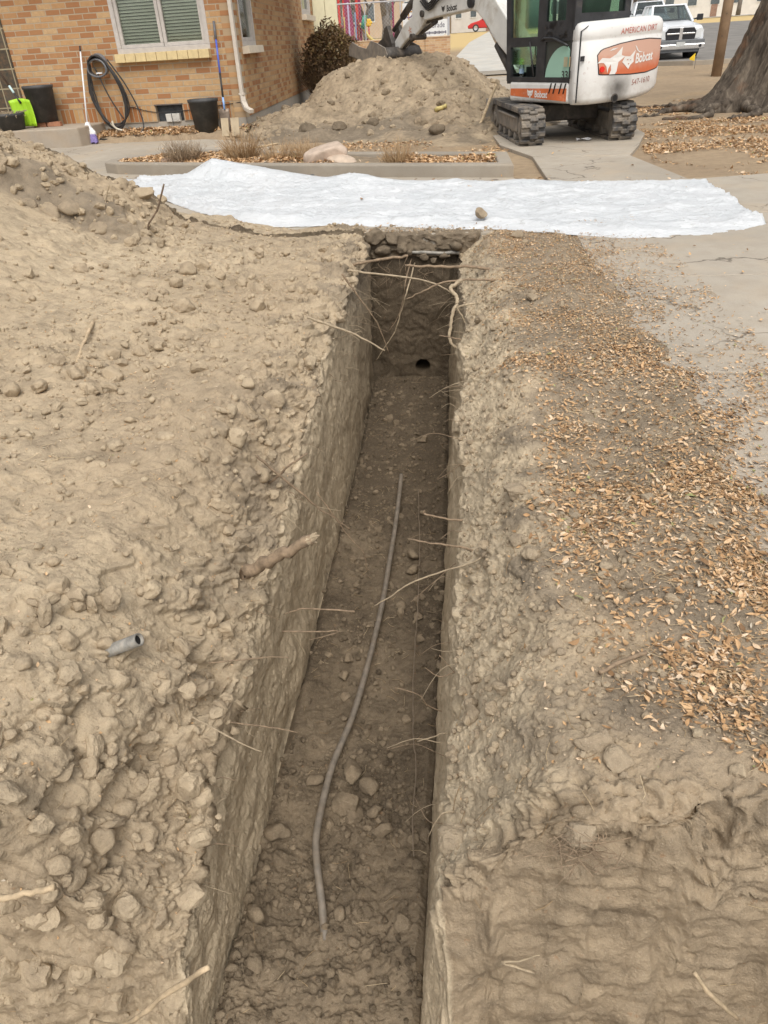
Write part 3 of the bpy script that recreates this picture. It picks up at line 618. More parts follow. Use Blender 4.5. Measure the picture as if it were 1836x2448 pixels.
RIGHT_CLODS = [(0.154, 2.081, -0.024, 0.098, 4), (0.178, 1.715, -0.005, 0.067, 4), (0.378, 1.655, 0.011, 0.042, 4), (0.367, 1.612, 0.009, 0.032, 4), (0.548, 1.962, 0.037, 0.057, 4), (0.324, 1.893, 0.018, 0.046, 4), (0.355, 1.851, 0.024, 0.033, 4), (0.218, 1.86, 0.023, 0.041, 4), (0.191, 1.305, 0.009, 0.032, 4), (0.224, 1.297, 0.022, 0.024, 4), (0.145, 1.808, -0.017, 0.063, 4), (0.259, 1.927, 0.029, 0.031, 4), (0.277, 1.893, 0.025, 0.026, 4), (0.298, 1.851, 0.024, 0.028, 4), (0.394, 2.013, 0.014, 0.035, 4), (0.452, 1.978, 0.02, 0.031, 4), (0.482, 1.936, 0.036, 0.026, 4), (0.254, 1.808, 0.029, 0.022, 4), (0.215, 1.911, 0.029, 0.026, 4), (0.058, 3.986, -0.06, 0.051, 4), (0.118, 3.777, -0.043, 0.053, 4), (0.072, 3.807, -0.08, 0.04, 4), (0.161, 3.807, -0.01, 0.035, 4), (0.03, 3.671, -0.144, 0.04, 4), (0.153, 3.018, 0.015, 0.029, 4), (0.064, 2.914, -0.099, 0.036, 4), (0.21, 2.782, 0.015, 0.024, 4), (0.012, 2.764, -0.225, 0.036, 4), (0.124, 2.528, -0.063, 0.026, 4), (0.078, 1.689, -0.127, 0.027, 4), (0.051, 1.621, -0.195, 0.03, 4), (0.106, 1.263, -0.056, 0.03, 4), (0.084, 1.144, -0.095, 0.033, 4), (0.159, 1.067, -0.003, 0.02, 4), (0.062, 1.023, -0.145, 0.034, 4), (0.176, 0.862, 0.007, 0.032, 4), (0.239, 0.846, 0.002, 0.035, 4), (0.313, 0.862, -0.073, 0.041, 4), (0.13, 0.86, -0.066, 0.025, 4), (0.27, 1.305, 0.021, 0.022, 4), (0.314, 5.533, 0.031, 0.097, 4), (0.145, 5.288, -0.002, 0.047, 4), (0.215, 4.838, -0.002, 0.043, 4), (0.375, 3.777, 0.019, 0.031, 4), (0.302, 3.331, 0.027, 0.028, 4)]
for x, y, z, s, _, *k in FLOOR_CLODS:
    if k == ['lean']: l, g = "large upright brown clod leaning on the foot of the left trench wall", None
    elif s > 0.076 and y > 3: l, g = ("dark lump on the trench floor beside the thin wire, %s of the two" % ("farther" if y > 3.2 else "nearer")), None
    elif 1.5 < y < 1.9 and -0.47 < x < -0.29 and s > 0.05: l, g = "big brown clod piled right of the bent grey pipe on the trench floor", "clods piled beside the pipe"
    elif y < 1.5: l, g = "small tan clod scattered on the near end of the trench floor", "clods on the near trench floor"
    else: l, g = "small dark brown clod scattered along the trench floor", "clods along the trench floor"
    p, _n = seat(2, x, y); clod("floor", x, y, p.z, s, l, g, sink=0.12)
for x, y, z, s, sc, *k in BANK_CLODS:
    p, _n = seat(0, x, y) if sc == 0 else (Vector((x, y, z)), None)
    if k == ['boulder']: l, g = "pale boulder of clay on the mound before the white sheet's left end", None
    elif k == ['block']: l, g = "biggest square block of clay on the near left slope of the trench", None
    elif k == ['flat']: l, g = "wide flat pale clod on the left lip of the trench halfway along", None
    elif x < -1.5 and 3.4 < y < 4.7: l, g = "pale rounded clod in the cluster at the foot of the left soil mound", "clods clustered below the mound"
    elif y < 1.1: l, g = "broken lump of clay on the near left slope above the trench wall", "lumps on the near left slope"
    elif x < -1.5: l, g = "round tan clod on the lower left slope of the soil mound", "clods on the lower mound slope"
    elif x > -0.98: l, g = "grey brown clod on the crumbling left lip of the trench", "clods along the left lip"
    else: l, g = "small tan clod lying on the bare left bank of the trench", "clods on the left bank"
    clod("bank", p.x, p.y, p.z, s, l, g, sink=0.32)
for x, y, z, s, sc in RIGHT_CLODS:
    if y < 0.90: continue                                  # the cut face itself is bare
    p, _n = seat(4, x, y)
    if s > 0.09 and y < 3: l, g = "pale lump of dry clay at the edge of the leaves on the right bank", None
    elif s > 0.09: l, g = "round dark clod on the right lip where the white sheet ends", None
    elif 1.55 < y < 2.1 and x > 0.12: l, g = "pale clod in the row of clods crossing the leaves on the right bank", "clods crossing the right bank"
    elif y < 1.1: l, g = "crumbly lump on the near right edge above the pit face", "lumps on the near right edge"
    else: l, g = "small grey clod on the right lip of the trench", "clods along the right lip"
    clod("top" if y > 1.2 else "bank", p.x, p.y, p.z, s * 0.95, l, g, sink=0.38)

def scatter_np(name, tpl_v, tpl_f, pos, R3, scale, mat, tint=None, zone=None):
    """many small copies of one template in ONE mesh (only for uncountable litter)"""
    n, k = len(pos), len(tpl_v)
    V = np.einsum('nij,kj->nki', R3, tpl_v) if tpl_v.ndim == 2 else np.einsum('nij,nkj->nki', R3, tpl_v)
    V = V * scale[:, None, None] + pos[:, None, :]
    k = V.shape[1]
    F = (tpl_f[None] + (np.arange(n) * k)[:, None, None]).reshape(-1, tpl_f.shape[1])
    me = np_mesh(name, V.reshape(-1, 3), F)
    if tint is not None:
        ca = me.color_attributes.new("tint", 'FLOAT_COLOR', 'POINT'); t = np.repeat(tint, k); ca.data.foreach_set("color", np.stack([t, t, t, t * 0 + 1], -1).astype(np.float32).ravel())
    if zone is not None:
        ca = me.color_attributes.new("zone", 'FLOAT_COLOR', 'POINT'); ca.data.foreach_set("color", np.repeat(zone, k, 0).astype(np.float32).ravel())
    me.polygons.foreach_set('use_smooth', np.full(len(me.polygons), zone is None))
    return link_mesh(name, me, mat)
def rots(n, tilt, rng=RNG, normals=None):
    a = rng.uniform(0, 2 * np.pi, n); t = rng.normal(0, tilt, n); p = rng.uniform(0, 2 * np.pi, n)
    ax = np.stack([np.cos(p), np.sin(p), 0 * p], -1); c, s = np.cos(t), np.sin(t)
    K = np.zeros((n, 3, 3)); K[:, 0, 2] = ax[:, 1]; K[:, 1, 2] = -ax[:, 0]; K[:, 2, 0] = -ax[:, 1]; K[:, 2, 1] = ax[:, 0]
    Rt = np.eye(3) + s[:, None, None] * K + (1 - c)[:, None, None] * (K @ K)
    Rzm = np.zeros((n, 3, 3)); Rzm[:, 0, 0] = np.cos(a); Rzm[:, 0, 1] = -np.sin(a); Rzm[:, 1, 0] = np.sin(a); Rzm[:, 1, 1] = np.cos(a); Rzm[:, 2, 2] = 1
    R_ = Rt @ Rzm
    if normals is not None:                                # tip the whole copy onto the slope
        nz = normals / np.linalg.norm(normals, axis=1, keepdims=True); nz[nz[:, 2] < 0] *= -1
        v = np.cross(np.tile([0, 0, 1.0], (n, 1)), nz); c = nz[:, 2]
        K = np.zeros((n, 3, 3)); K[:, 0, 1] = -v[:, 2]; K[:, 0, 2] = v[:, 1]; K[:, 1, 0] = v[:, 2]; K[:, 1, 2] = -v[:, 0]; K[:, 2, 0] = -v[:, 1]; K[:, 2, 1] = v[:, 0]
        R_ = (np.eye(3) + K + (K @ K) / (1 + c)[:, None, None]) @ R_
    return R_
# crumbs: past counting
def surf_sample(sec, n, w):
    """n points of the sheet's own vertices in one section, drawn with weight w(P)"""
    cs = _CS[sec]; P = T['P'][:, cs].reshape(-1, 3); Nn = T['N'][:, cs].reshape(-1, 3)
    dA_ = np.abs(np.gradient(T['Y'])[:, None] * np.gradient(T['P'][:, cs, 0], axis=1)).reshape(-1) if sec in (0, 2, 4) else np.ones(len(P))
    W_ = dA_ * w(P); W_ = np.maximum(W_, 0); W_ /= W_.sum()
    i = RNG.choice(len(P), n, p=W_); return P[i], Nn[i]
ico = blob_mesh("crumb", 3, 2, 7, 0.25); ICV = np.array([v.co[:] for v in ico.vertices]); ICF = np.array([p.vertices[:] for p in ico.polygons]); bpy.data.meshes.remove(ico)
def crumbs(name, sec, n, w, lo, hi, zone, q=4.0):
    P, Nn = surf_sample(sec, n, w); s = lo + (hi - lo) * RNG.uniform(0, 1, n) ** q
    z = np.tile(np.array([*zone, 1.0]), (n, 1)); z[:, :3] += RNG.uniform(-0.2, 0.2, (n, 3)); z = np.clip(z, 0, 1)
    return tag(scatter_np(name, ICV, ICF, P + Nn * (s * RNG.uniform(-0.05, 0.34, n))[:, None], rots(n, 1.0), s * 0.6, SOIL, zone=z), kind="stuff")
vis = lambda P: (P[:, 1] > 0.5) & (P[:, 1] < 6.2)
crumbs("soil_crumbs", 0, int(9000 * TQ), lambda P: vis(P) * (P[:, 0] > -3.4) * (0.25 + ss(-0.1, 0.5, fbm(P[:, 0] * 1.3, P[:, 1] * 1.3, 301, 2)) + 0.8 * ss(-1.2, -1.5, P[:, 0]) * ss(-2.6, -2.0, P[:, 0])) / (0.35 + 0.25 * P[:, 1]), 0.005, 0.034, (0.02, 0.0, 0.5))
crumbs("soil_crumbs", 2, int(4200 * TQ), lambda P: (P[:, 1] > 0.6) * (P[:, 2] < -1.0) * (0.35 + ss(-0.1, 0.4, fbm(P[:, 0] * 3, P[:, 1] * 2, 302, 2)) + 1.5 * ss(-0.66, -0.74, P[:, 0]) * ss(1.9, 1.3, P[:, 1])) / (0.5 + 0.3 * P[:, 1]), 0.006, 0.034, (0.72, 0.05, 0.0))
crumbs("soil_crumbs", 4, int(3800 * TQ), lambda P: vis(P) * (P[:, 1] > 0.91) * (P[:, 0] < 0.9) * (0.3 + 1.2 * ss(0.35, 0.05, P[:, 0]) + ss(0, 0.4, fbm(P[:, 0] * 2, P[:, 1] * 2, 303, 2))) / (0.4 + 0.25 * P[:, 1]), 0.005, 0.026, (0.05, 0.30, 0.3))

chk = blob_mesh("chunk", 5, 3, 12, 0.16); CHV = np.array([v.co[:] for v in chk.vertices]); CHF = np.array([p.vertices[:] for p in chk.polygons]); bpy.data.meshes.remove(chk)
def chunks(name, sec, n, w, lo, hi, zone, q=2.0):
    P, Nn = surf_sample(sec, n, w); s = lo + (hi - lo) * RNG.uniform(0, 1, n) ** q
    z = np.tile(np.array([*zone, 1.0]), (n, 1)); z[:, :3] += RNG.uniform(-0.15, 0.15, (n, 3)); z = np.clip(z, 0, 1)
    R3 = rots(n, 1.2); S3 = RNG.uniform(0.6, 1.25, (n, 1, 3))
    return tag(scatter_np(name, CHV, CHF, P + Nn * (s * RNG.uniform(-0.12, 0.18, n))[:, None], R3 * S3, s * 0.6, SOIL, zone=z), kind="stuff")
_ld = lambda P: lipL(P[:, 1]) - P[:, 0]
chunks("soil_chunks", 0, int(1500 * TQ), lambda P: vis(P) * (P[:, 0] > -4.2) * (0.10 + 1.6 * ss(0.5, 0.1, _ld(P)) * ss(-0.3, 0.3, fbm(P[:, 0] * 2, P[:, 1] * 2, 305, 2)) + 0.8 * ss(-0.1, 0.5, fbm(P[:, 0] * 1.1, P[:, 1] * 1.1, 306, 2)) + 1.2 * (P[:, 1] < 1.6) + 4.0 * (P[:, 1] > 5.0) * (P[:, 1] < 5.7) * (P[:, 0] < -2.1)) / (0.5 + 0.2 * P[:, 1]), 0.022, 0.085, (0.05, 0.05, 0.35))
chunks("soil_chunks", 4, int(130 * TQ), lambda P: vis(P) * (P[:, 1] > 0.91) * (P[:, 0] < 0.6) * (0.06 + ss(0.32, 0.05, P[:, 0]) * ss(-0.2, 0.3, fbm(P[:, 0] * 2, P[:, 1] * 2, 307, 2))) / (0.5 + 0.2 * P[:, 1]), 0.02, 0.07, (0.05, 0.30, 0.3))
chunks("soil_chunks", 2, int(260 * TQ), lambda P: (P[:, 1] > 0.7) * (P[:, 2] < -1.0) * (0.15 + ss(0, 0.4, fbm(P[:, 0] * 3, P[:, 1] * 1.6, 308, 2)) + 2.0 * ss(-0.64, -0.72, P[:, 0]) * ss(2.0, 1.3, P[:, 1])) / (0.5 + 0.3 * P[:, 1]), 0.015, 0.06, (0.6, 0.05, 0.05))

# ------------------------------------------------------------------ fallen leaves, straw, chips
def leaf_templates(n, rng, wid=(0.22, 0.58)):
    """n curled leaves, 5 x 3 points each"""
    t = np.array([-0.5, -0.25, 0.0, 0.25, 0.5]); wprof = np.array([0.06, 0.75, 1.0, 0.72, 0.04])
    w = rng.uniform(*wid, n)[:, None, None] / 2; curl = rng.normal(0.10, 0.55, n)[:, None, None]; fold = rng.normal(0.25, 0.35, n)[:, None, None]; tw = rng.normal(0, 0.5, n)[:, None, None]
    bend = rng.normal(0, 0.4, n)[:, None, None]
    tt = t[None, :, None]; ss_ = np.array([-1, 0, 1.0])[None, None, :]
    wp = wprof[None, :, None]
    x = tt + 0 * ss_ + 0 * w; y = ss_ * wp * w + bend * (tt ** 2)
    z = curl * (tt ** 2) + fold * np.abs(ss_) * wp * w + tw * tt * ss_ * wp * w
    return np.stack(np.broadcast_arrays(x, y, z), -1).reshape(n, 15, 3)
LF = np.array([[i * 3 + j, i * 3 + j + 1, (i + 1) * 3 + j + 1, (i + 1) * 3 + j] for i in range(4) for j in range(2)])
def leaves(name, pos, size, tilt=0.35, normals=None, tint=None, mat=None, label=None):
    n = len(pos); tint = np.where(RNG.uniform(0, 1, n) < 0.28, RNG.uniform(0, 0.3, n), RNG.beta(2.4, 2.0, n)) if tint is None else tint
    if tint is not None: tint = np.where(RNG.uniform(0, 1, n) < 0.012, 1.0, np.minimum(tint, 0.97))
    return tag(scatter_np(name, leaf_templates(n, RNG), LF, pos, rots(n, tilt, normals=normals), size, mat or LEAF, tint=tint), kind="stuff")
def straws(name, pos, length, tilt=0.2, r=0.0009, mat=None, normals=None):
    n = len(pos); t = np.array([-0.5, 0, 0.5]); b = RNG.normal(0, 0.12, n)
    a = np.array([0, 2.1, 4.2])
    V = np.zeros((n, 3, 3, 3)); V[..., 0] = t[None, :, None]
    rr = (r / length)[:, None, None]
    V[..., 1] = np.cos(a)[None, None, :] * rr + (b[:, None] * (t ** 2 * 4)[None])[..., None]
    V[..., 2] = np.sin(a)[None, None, :] * rr + (0.04 * (1 - (t * 2) ** 2))[None, :, None]
    f = np.array([[i * 3 + k, i * 3 + (k + 1) % 3, (i + 1) * 3 + (k + 1) % 3, (i + 1) * 3 + k] for i in range(2) for k in range(3)])
    return tag(scatter_np(name, V.reshape(n, 9, 3), f, pos, rots(n, tilt, normals=normals), length, mat or STRAW, tint=RNG.uniform(0, 1, n)), kind="stuff")
STRAW = leaf_mat("straw", [(0.0, (0.26, 0.17, 0.09)), (0.5, (0.45, 0.33, 0.19)), (1.0, (0.60, 0.48, 0.31))])
def dens_right(P):
    x, y = P[:, 0], P[:, 1]
    n1 = fbm(x * 2.3, y * 2.3, 310, 3); n2 = fbm(x * 7, y * 7, 311, 2)
    edge = 0.25 + 0.12 * pn(y * 1.3, y * 0, 312) - 0.16 * ss(2.6, 3.4, y) - 0.05 * ss(4.5, 5.5, y)
    d = ss(edge - 0.08, edge + 0.15, x) * (0.35 + 1.2 * ss(-0.25, 0.45, n1 + 0.3 * n2))
    d = d * np.where(y < 2.7, 1.3 + 1.3 * ss(0.4, 0.6, x) * ss(2.5, 2.1, y), np.where(y < 3.2, 0.7, 0.62))
    d = d * ss(0.98 - 0.22 * ss(0.5, 0.75, x), 1.32 - 0.35 * ss(0.45, 0.7, x), y)
    return d * (1 - 0.6 * ss(0.85, 1.05, x) * ss(2.0, 2.4, y)) + 0.02 * ss(0.08, 0.2, x) * (y > 0.9)
def on_right(n, w):
    P, Nn = surf_sample(4, n, lambda P: vis(P) * w(P)); P = P.copy(); P[:, 2] = np.where(P[:, 0] > 0.755, np.maximum(P[:, 2], 0.0145), P[:, 2]); return P, Nn
P, Nn = on_right(int(16500 * TQ), lambda P: dens_right(P) * (P[:, 1] < 3.3)); n = len(P)
P[:, 2] += RNG.uniform(-0.003, 0.012, n)
leaves("fallen_leaves", P, RNG.uniform(0.008, 0.026, n) * np.where(RNG.uniform(0, 1, n) < 0.07, 1.5, 1), 0.45, Nn)
P, Nn = on_right(int(14000 * TQ), lambda P: dens_right(P) * (P[:, 1] > 2.7)); n = len(P); P[:, 2] += RNG.uniform(0.002, 0.010, n)
leaves("fallen_leaves", P, RNG.uniform(0.006, 0.021, n), 0.4, Nn)
P, Nn = on_right(int(3600 * TQ), lambda P: 0.05 + dens_right(P)); P[:, 2] += 0.006
straws("straw", P, RNG.uniform(0.02, 0.09, len(P)), 0.2, normals=Nn)
P, Nn = on_right(int(8000 * TQ), lambda P: 0.35 * (P[:, 0] < 0.9) * (P[:, 1] > 0.95) + dens_right(P)); P[:, 2] += 0.004
leaves("leaf_fragments", P, RNG.uniform(0.005, 0.013, len(P)), 0.3, Nn, tint=RNG.uniform(0.4, 1, len(P)) * 0.96)
P, Nn = surf_sample(0, int(2300 * TQ), lambda P: vis(P) * (P[:, 0] > -2.6) * (0.3 + ss(0, 0.5, fbm(P[:, 0] * 1.7, P[:, 1] * 1.7, 313, 2)) * (P[:, 1] > 2.2)) / (0.3 + 0.25 * P[:, 1])); P = P.copy(); P[:, 2] += 0.004
leaves("leaf_fragments", P, RNG.uniform(0.005, 0.015, len(P)), 0.3, Nn, tint=RNG.uniform(0.3, 0.96, len(P)))
P, Nn = surf_sample(0, int(500 * TQ), lambda P: vis(P) * (P[:, 0] > -2.6)); P = P.copy(); P[:, 2] += 0.005
straws("straw", P, RNG.uniform(0.02, 0.10, len(P)), 0.25, normals=Nn)
P, Nn = surf_sample(2, int(260 * TQ), lambda P: (P[:, 1] > 0.9) * (P[:, 2] < -1.0)); P = P.copy(); P[:, 2] += 0.004
straws("straw", P, RNG.uniform(0.02, 0.08, len(P)), 0.2)
# leaves blown over the slabs, the lawn and the yard
def flat_leaves(name, n, x0, x1, y0, y1, w, lo, hi, zf, tilt=0.3):
    X = RNG.uniform(x0, x1, n * 6); Yv = RNG.uniform(y0, y1, n * 6)
    keep = RNG.uniform(0, 1, len(X)) < np.clip(w(X, Yv), 0, 1); X, Yv = X[keep][:n], Yv[keep][:n]
    Zv = zf(X, Yv) + RNG.uniform(0.002, 0.02, len(X))
    return leaves(name, np.stack([X, Yv, Zv], -1), RNG.uniform(lo, hi, len(X)), tilt)
zlawn = lambda x, y: zg(y) - 0.03 + 0.02 * pn(x * 0.9, y * 0.9, 200) + 0.004
zslab = lambda x, y: 0.015 + 0 * x
flat_leaves("fallen_leaves", int(420 * TQ), 0.8, 2.4, 1.6, 5.5, lambda x, y: 0.03 + 0.9 * np.exp(-(x - 0.8) / 0.28) * ss(-0.2, 0.4, fbm(x * 2, y * 2, 320, 2)), 0.012, 0.034, zslab)
flat_leaves("fallen_leaves", int(26000 * TQ), 2.0, 7.5, 8.0, 17, lambda x, y: ss(-0.45, 0.2, fbm(x * 0.5, y * 0.9, 321, 3) - 0.5 * ss(12, 17, y) + 0.3 * ss(11, 9, y)) * (((x - 2.0) > 0.14 * (y - 9.7)) | (y < 9)) * (x > 1.85 + 0.25 * ss(9.5, 8.2, y) * 3), 0.025, 0.065, zlawn, 0.45)
flat_leaves("fallen_leaves", int(2600 * TQ), -4.2, 0.6, 10.2, 14.0, lambda x, y: ss(-0.2, 0.5, fbm(x * 0.9, y * 0.9, 322, 3)) * 0.8 * (y > 10.35 - 0.0 * x), 0.03, 0.07, zlawn)
flat_leaves("fallen_leaves", int(500 * TQ), -9, 2.0, 5.9, 13, lambda x, y: 0.05 + 0.3 * (np.abs(y - (8.15 - 0.27 * (x - .4))) < 0.16), 0.025, 0.06, zslab)

n = int(420 * TQ); _p = np.stack([RNG.uniform(-1.0, 0.2, n), 5.85 + np.abs(RNG.normal(0, 0.12, n)), np.full(n, 0.011)], -1); _s = 0.005 + 0.03 * RNG.uniform(0, 1, n) ** 3
tag(scatter_np("soil_crumbs", ICV, ICF, _p, rots(n, 1.0), _s * 0.6, SOIL, zone=np.tile(np.array([0.2, 0.4, 0.1, 1.0]), (n, 1))), kind="stuff")
flat_leaves("leaf_fragments", int(260 * TQ), -0.9, 0.6, 5.86, 6.15, lambda x, y: 0.8 + 0 * x, 0.008, 0.03, lambda x, y: 0.012 + 0 * x)
# ------------------------------------------------------------------ roots, pipe, wire
ROOTM = pmat("root_bark", (0.25, 0.18, 0.115), 0.8, 0.4, 40, 0.4, 160)
ROOTP = pmat("root_pale", (0.38, 0.30, 0.20), 0.8, 0.3, 40, 0.4, 160)
def smooth_path(pts, k=4, jit=0.0):
    pts = [Vector(p) for p in pts]; out = []
    for i in range(len(pts) - 1):
        p0, p1, p2, p3 = pts[max(i - 1, 0)], pts[i], pts[i + 1], pts[min(i + 2, len(pts) - 1)]
        for j in range(k):
            t = j / k
            q = 0.5 * ((2 * p1) + (p2 - p0) * t + (2 * p0 - 5 * p1 + 4 * p2 - p3) * t * t + (3 * p1 - p0 - 3 * p2 + p3) * t ** 3)
            out.append(q + Vector((random.gauss(0, jit), random.gauss(0, jit), random.gauss(0, jit))))
    return out + [pts[-1]]
def root(pts, r, label, group=None, mat=None, taper=0.55, extra=(), n=7, jit=None):
    path = smooth_path(pts, 5, r * 0.22 if jit is None else jit); m = len(path)
    mb = MB().tube(path, [r * (1 - (1 - taper) * i / (m - 1)) * random.uniform(0.9, 1.12) for i in range(m)], n)
    for e in extra: mb.tube(smooth_path(e[0], 4, 0.001), [e[1] * (1 - 0.5 * i / 10) for i in range(len(smooth_path(e[0], 4)))][:99], 5)
    return tag(mb.build("root", mat or ROOTM, smooth=True), label, "root", group)
PR = [
    ('r1', [(-0.739, 5.0, 0.015), (-0.56, 5.0, 0.038), (-0.432, 5.0, 0.051)], 0.0142),
    ('r2', [(-0.048, 4.9, -0.002), (-0.246, 4.9, 0.001), (-0.445, 4.9, 0.014)], 0.0138),
    ('r3', [(-0.668, 4.75, 0.011), (-0.429, 4.75, -0.022), (-0.24, 4.75, -0.067), (-0.132, 4.75, -0.129)], 0.0095),
    ('r4', [(0.016, 4.6, -0.004), (-0.18, 4.6, -0.018), (-0.299, 4.6, -0.067), (-0.42, 4.6, -0.121)], 0.0091),
    ('r5', [(-0.124, 4.3, 0.033), (-0.099, 4.27, 0.0), (-0.086, 4.24, -0.033), (-0.105, 4.21, -0.068), (-0.121, 4.18, -0.145), (-0.128, 4.15, -0.228), (-0.09, 4.12, -0.264), (-0.055, 4.09, -0.283)], 0.0148),
    ('r5b', [(-0.08, 4.2, -0.053), (-0.056, 4.2, -0.103), (-0.038, 4.2, -0.145)], 0.0097),
    ('r5c', [(-0.061, 4.1, -0.211), (-0.126, 4.1, -0.195), (-0.187, 4.1, -0.184)], 0.0073),
    ('thick', [(-0.70, 1.93, -0.215), (-0.60, 1.925, -0.155), (-0.515, 1.93, -0.105)], 0.024),
    ('r7', [(-0.821, 2.55, -0.25), (-0.744, 2.55, -0.183), (-0.658, 2.55, -0.122)], 0.0088),
    ('r8', [(-0.767, 2.5, -0.204), (-0.698, 2.52, -0.296), (-0.64, 2.54, -0.381), (-0.576, 2.56, -0.443), (-0.519, 2.58, -0.517)], 0.0077),
    ('r9', [(0.046, 2.05, -0.239), (-0.022, 2.05, -0.216), (-0.051, 2.05, -0.213), (-0.131, 2.05, -0.2), (-0.21, 2.05, -0.186)], 0.0065),
    ('r10', [(0.105, 1.9, -0.075), (0.027, 1.9, -0.16), (-0.082, 1.9, -0.206), (-0.194, 1.9, -0.262), (-0.261, 1.9, -0.319), (-0.321, 1.9, -0.364)], 0.0046),
    ('r11', [(0.026, 2.3, -0.269), (-0.049, 2.3, -0.27), (-0.16, 2.3, -0.247), (-0.168, 2.3, -0.228)], 0.0071),
    ('r14', [(-0.649, 1.3, -0.356), (-0.617, 1.3, -0.382), (-0.575, 1.3, -0.403)], 0.0035),
    ('r15', [(-0.619, 1.45, -0.476), (-0.567, 1.45, -0.482), (-0.514, 1.45, -0.497)], 0.0032),
    ('r17', [(-0.054, 1.5, -0.523), (-0.095, 1.5, -0.542), (-0.152, 1.5, -0.57)], 0.0039),
    ('r18', [(0.004, 1.6, -0.496), (-0.027, 1.6, -0.387), (-0.084, 1.6, -0.294)], 0.0033),
    ('r19', [(-0.124, 1.75, -0.691), (-0.166, 1.75, -0.631), (-0.247, 1.75, -0.603)], 0.0037),
    ('r20', [(-0.585, 2.6, -0.463), (-0.52, 2.6, -0.585), (-0.472, 2.6, -0.653), (-0.46, 2.6, -0.76)], 0.0046),
    ('r21', [(-0.693, 4.3, 0.016), (-0.584, 4.35, -0.181), (-0.522, 4.4, -0.404)], 0.0075),
    ('r22', [(-0.713, 3.6, 0.051), (-0.596, 3.6, 0.005), (-0.448, 3.6, -0.083)], 0.0086),
    ('r23', [(-0.497, 5.5, -0.248), (-0.518, 5.5, -0.373), (-0.573, 5.5, -0.535), (-0.643, 5.5, -0.633)], 0.0063),
    ('r24', [(-0.475, 5.4, -0.282), (-0.528, 5.4, -0.438), (-0.583, 5.4, -0.6), (-0.671, 5.4, -0.732), (-0.743, 5.4, -0.835)], 0.0078),
    ('r25', [(-0.56, 1.9, -0.387), (-0.614, 1.9, -0.402), (-0.646, 1.9, -0.415)], 0.0044),
    ('r26', [(-0.491, 1.8, -0.4), (-0.433, 1.8, -0.398), (-0.539, 1.8, -0.441)], 0.0036),
    ('r27', [(0.082, 0.78, -0.38), (0.117, 0.78, -0.37), (0.158, 0.78, -0.337)], 0.0036),
    ('r28', [(0.359, 0.8, -0.133), (0.408, 0.8, -0.202), (0.424, 0.8, -0.154)], 0.0028),
    ('r29', [(-0.656, 1.55, -0.29), (-0.589, 1.55, -0.278), (-0.537, 1.55, -0.278)], 0.0032),
    ('r30', [(0.194, 3.3, 0.177), (0.045, 3.3, 0.04), (-0.092, 3.3, -0.116)], 0.0048),
]
RLAB = {'r1': "brown cut root reaching from the left wall below the far slab", 'r2': "straight reddish root reaching from the right wall near the far end of the trench", 'r3': "long thin root crossing the far end of the trench from the left wall",
 'r4': "arched thin root reaching left from the right wall at the far end", 'r5': "thick twisted pale root hanging down the far right wall", 'r5b': "short forked root beside the thick twisted root on the right wall", 'r5c': "side root pointing left from the foot of the twisted right root",
 'thick': "thickest root, snapped and splintered, jutting from the left wall", 'r7': "short brown root pointing up right from the left lip", 'r8': "long knobbly root hanging down and right from the left lip", 'r9': "reddish root jutting left from the middle of the right wall",
 'r10': "long pale root sagging left over the grey pipe from the right wall", 'r11': "straight root pair jutting left from the upper right wall", 'r14': "pale hair root on the near left wall", 'r15': "thin wavy root on the near left wall, right of the pale hair root",
 'r17': "short pale root jutting from the near right wall low down", 'r18': "thin root standing up along the right wall", 'r19': "thin curved root over the trench floor from the right wall", 'r20': "fine root drooping from the left wall below the long knobbly root",
 'r21': "thin root slanting down the far left wall", 'r22': "straight pale root jutting from the left lip toward the far hole", 'r23': "fine root hanging in front of the end wall, left of the pair", 'r24': "long wavy root hanging in front of the end wall, right of the pair",
 'r25': "short brown root under the splintered thick root", 'r26': "bent hair root under the splintered thick root", 'r27': "pale stub of root in the near right pit face", 'r28': "small forked root in the near right corner", 'r29': "thin straight root on the left wall below the pipe stub", 'r30': "thin root lying over the right lip in the middle of the trench"}
for k, pts, r in PR:
    if k in ('r28', 'r30'): continue
    a, b = Vector(pts[0]), Vector(pts[1])
    if k in ('r23', 'r24'): pre = a + Vector((0.02, 0.45, 0.07))
    elif a.x < -0.45 and b.x > a.x: pre = a + (a - b).normalized() * (0.10 if k == 'thick' else 0.14)
    elif k == 'r5': pre = a + Vector((0.06, 0.05, 0.03))
    else: pre = a + (a - b).normalized() * 0.05 + Vector((0.12, 0, -0.02))
    o = root([pre] + pts, r * (1 if k == 'thick' else 0.8), RLAB.get(k, "thin root"), mat=ROOTP if k in ('r3', 'r5', 'r5b', 'r10', 'r14', 'r17', 'r22', 'r24', 'r27') else ROOTM, taper=0.72 if k in ('thick', 'r1', 'r2', 'r5') else 0.5, n=12 if k == 'thick' else 7, jit=0.0035 if k == 'thick' else None)
    if k == 'thick':                                      # torn end: broad flat splinters in the line of the root
        e = Vector(pts[-1]); ax = (Vector(pts[-1]) - Vector(pts[0])).normalized(); sd = ax.orthogonal().normalized(); up = ax.cross(sd); mb = MB()
        for q in range(9):
            a_ = q * 0.75; c_ = e - ax * 0.02 + (sd * math.cos(a_) + up * math.sin(a_)) * 0.010; L_ = random.uniform(0.022, 0.055)
            mb.tube([c_, c_ + ax * L_ * 0.6, c_ + ax * L_ + sd * random.gauss(0, .004)], [0.0095, 0.006, 0.0015], 5)
        mb.build("splinters", ROOTP, parent=None).parent = o
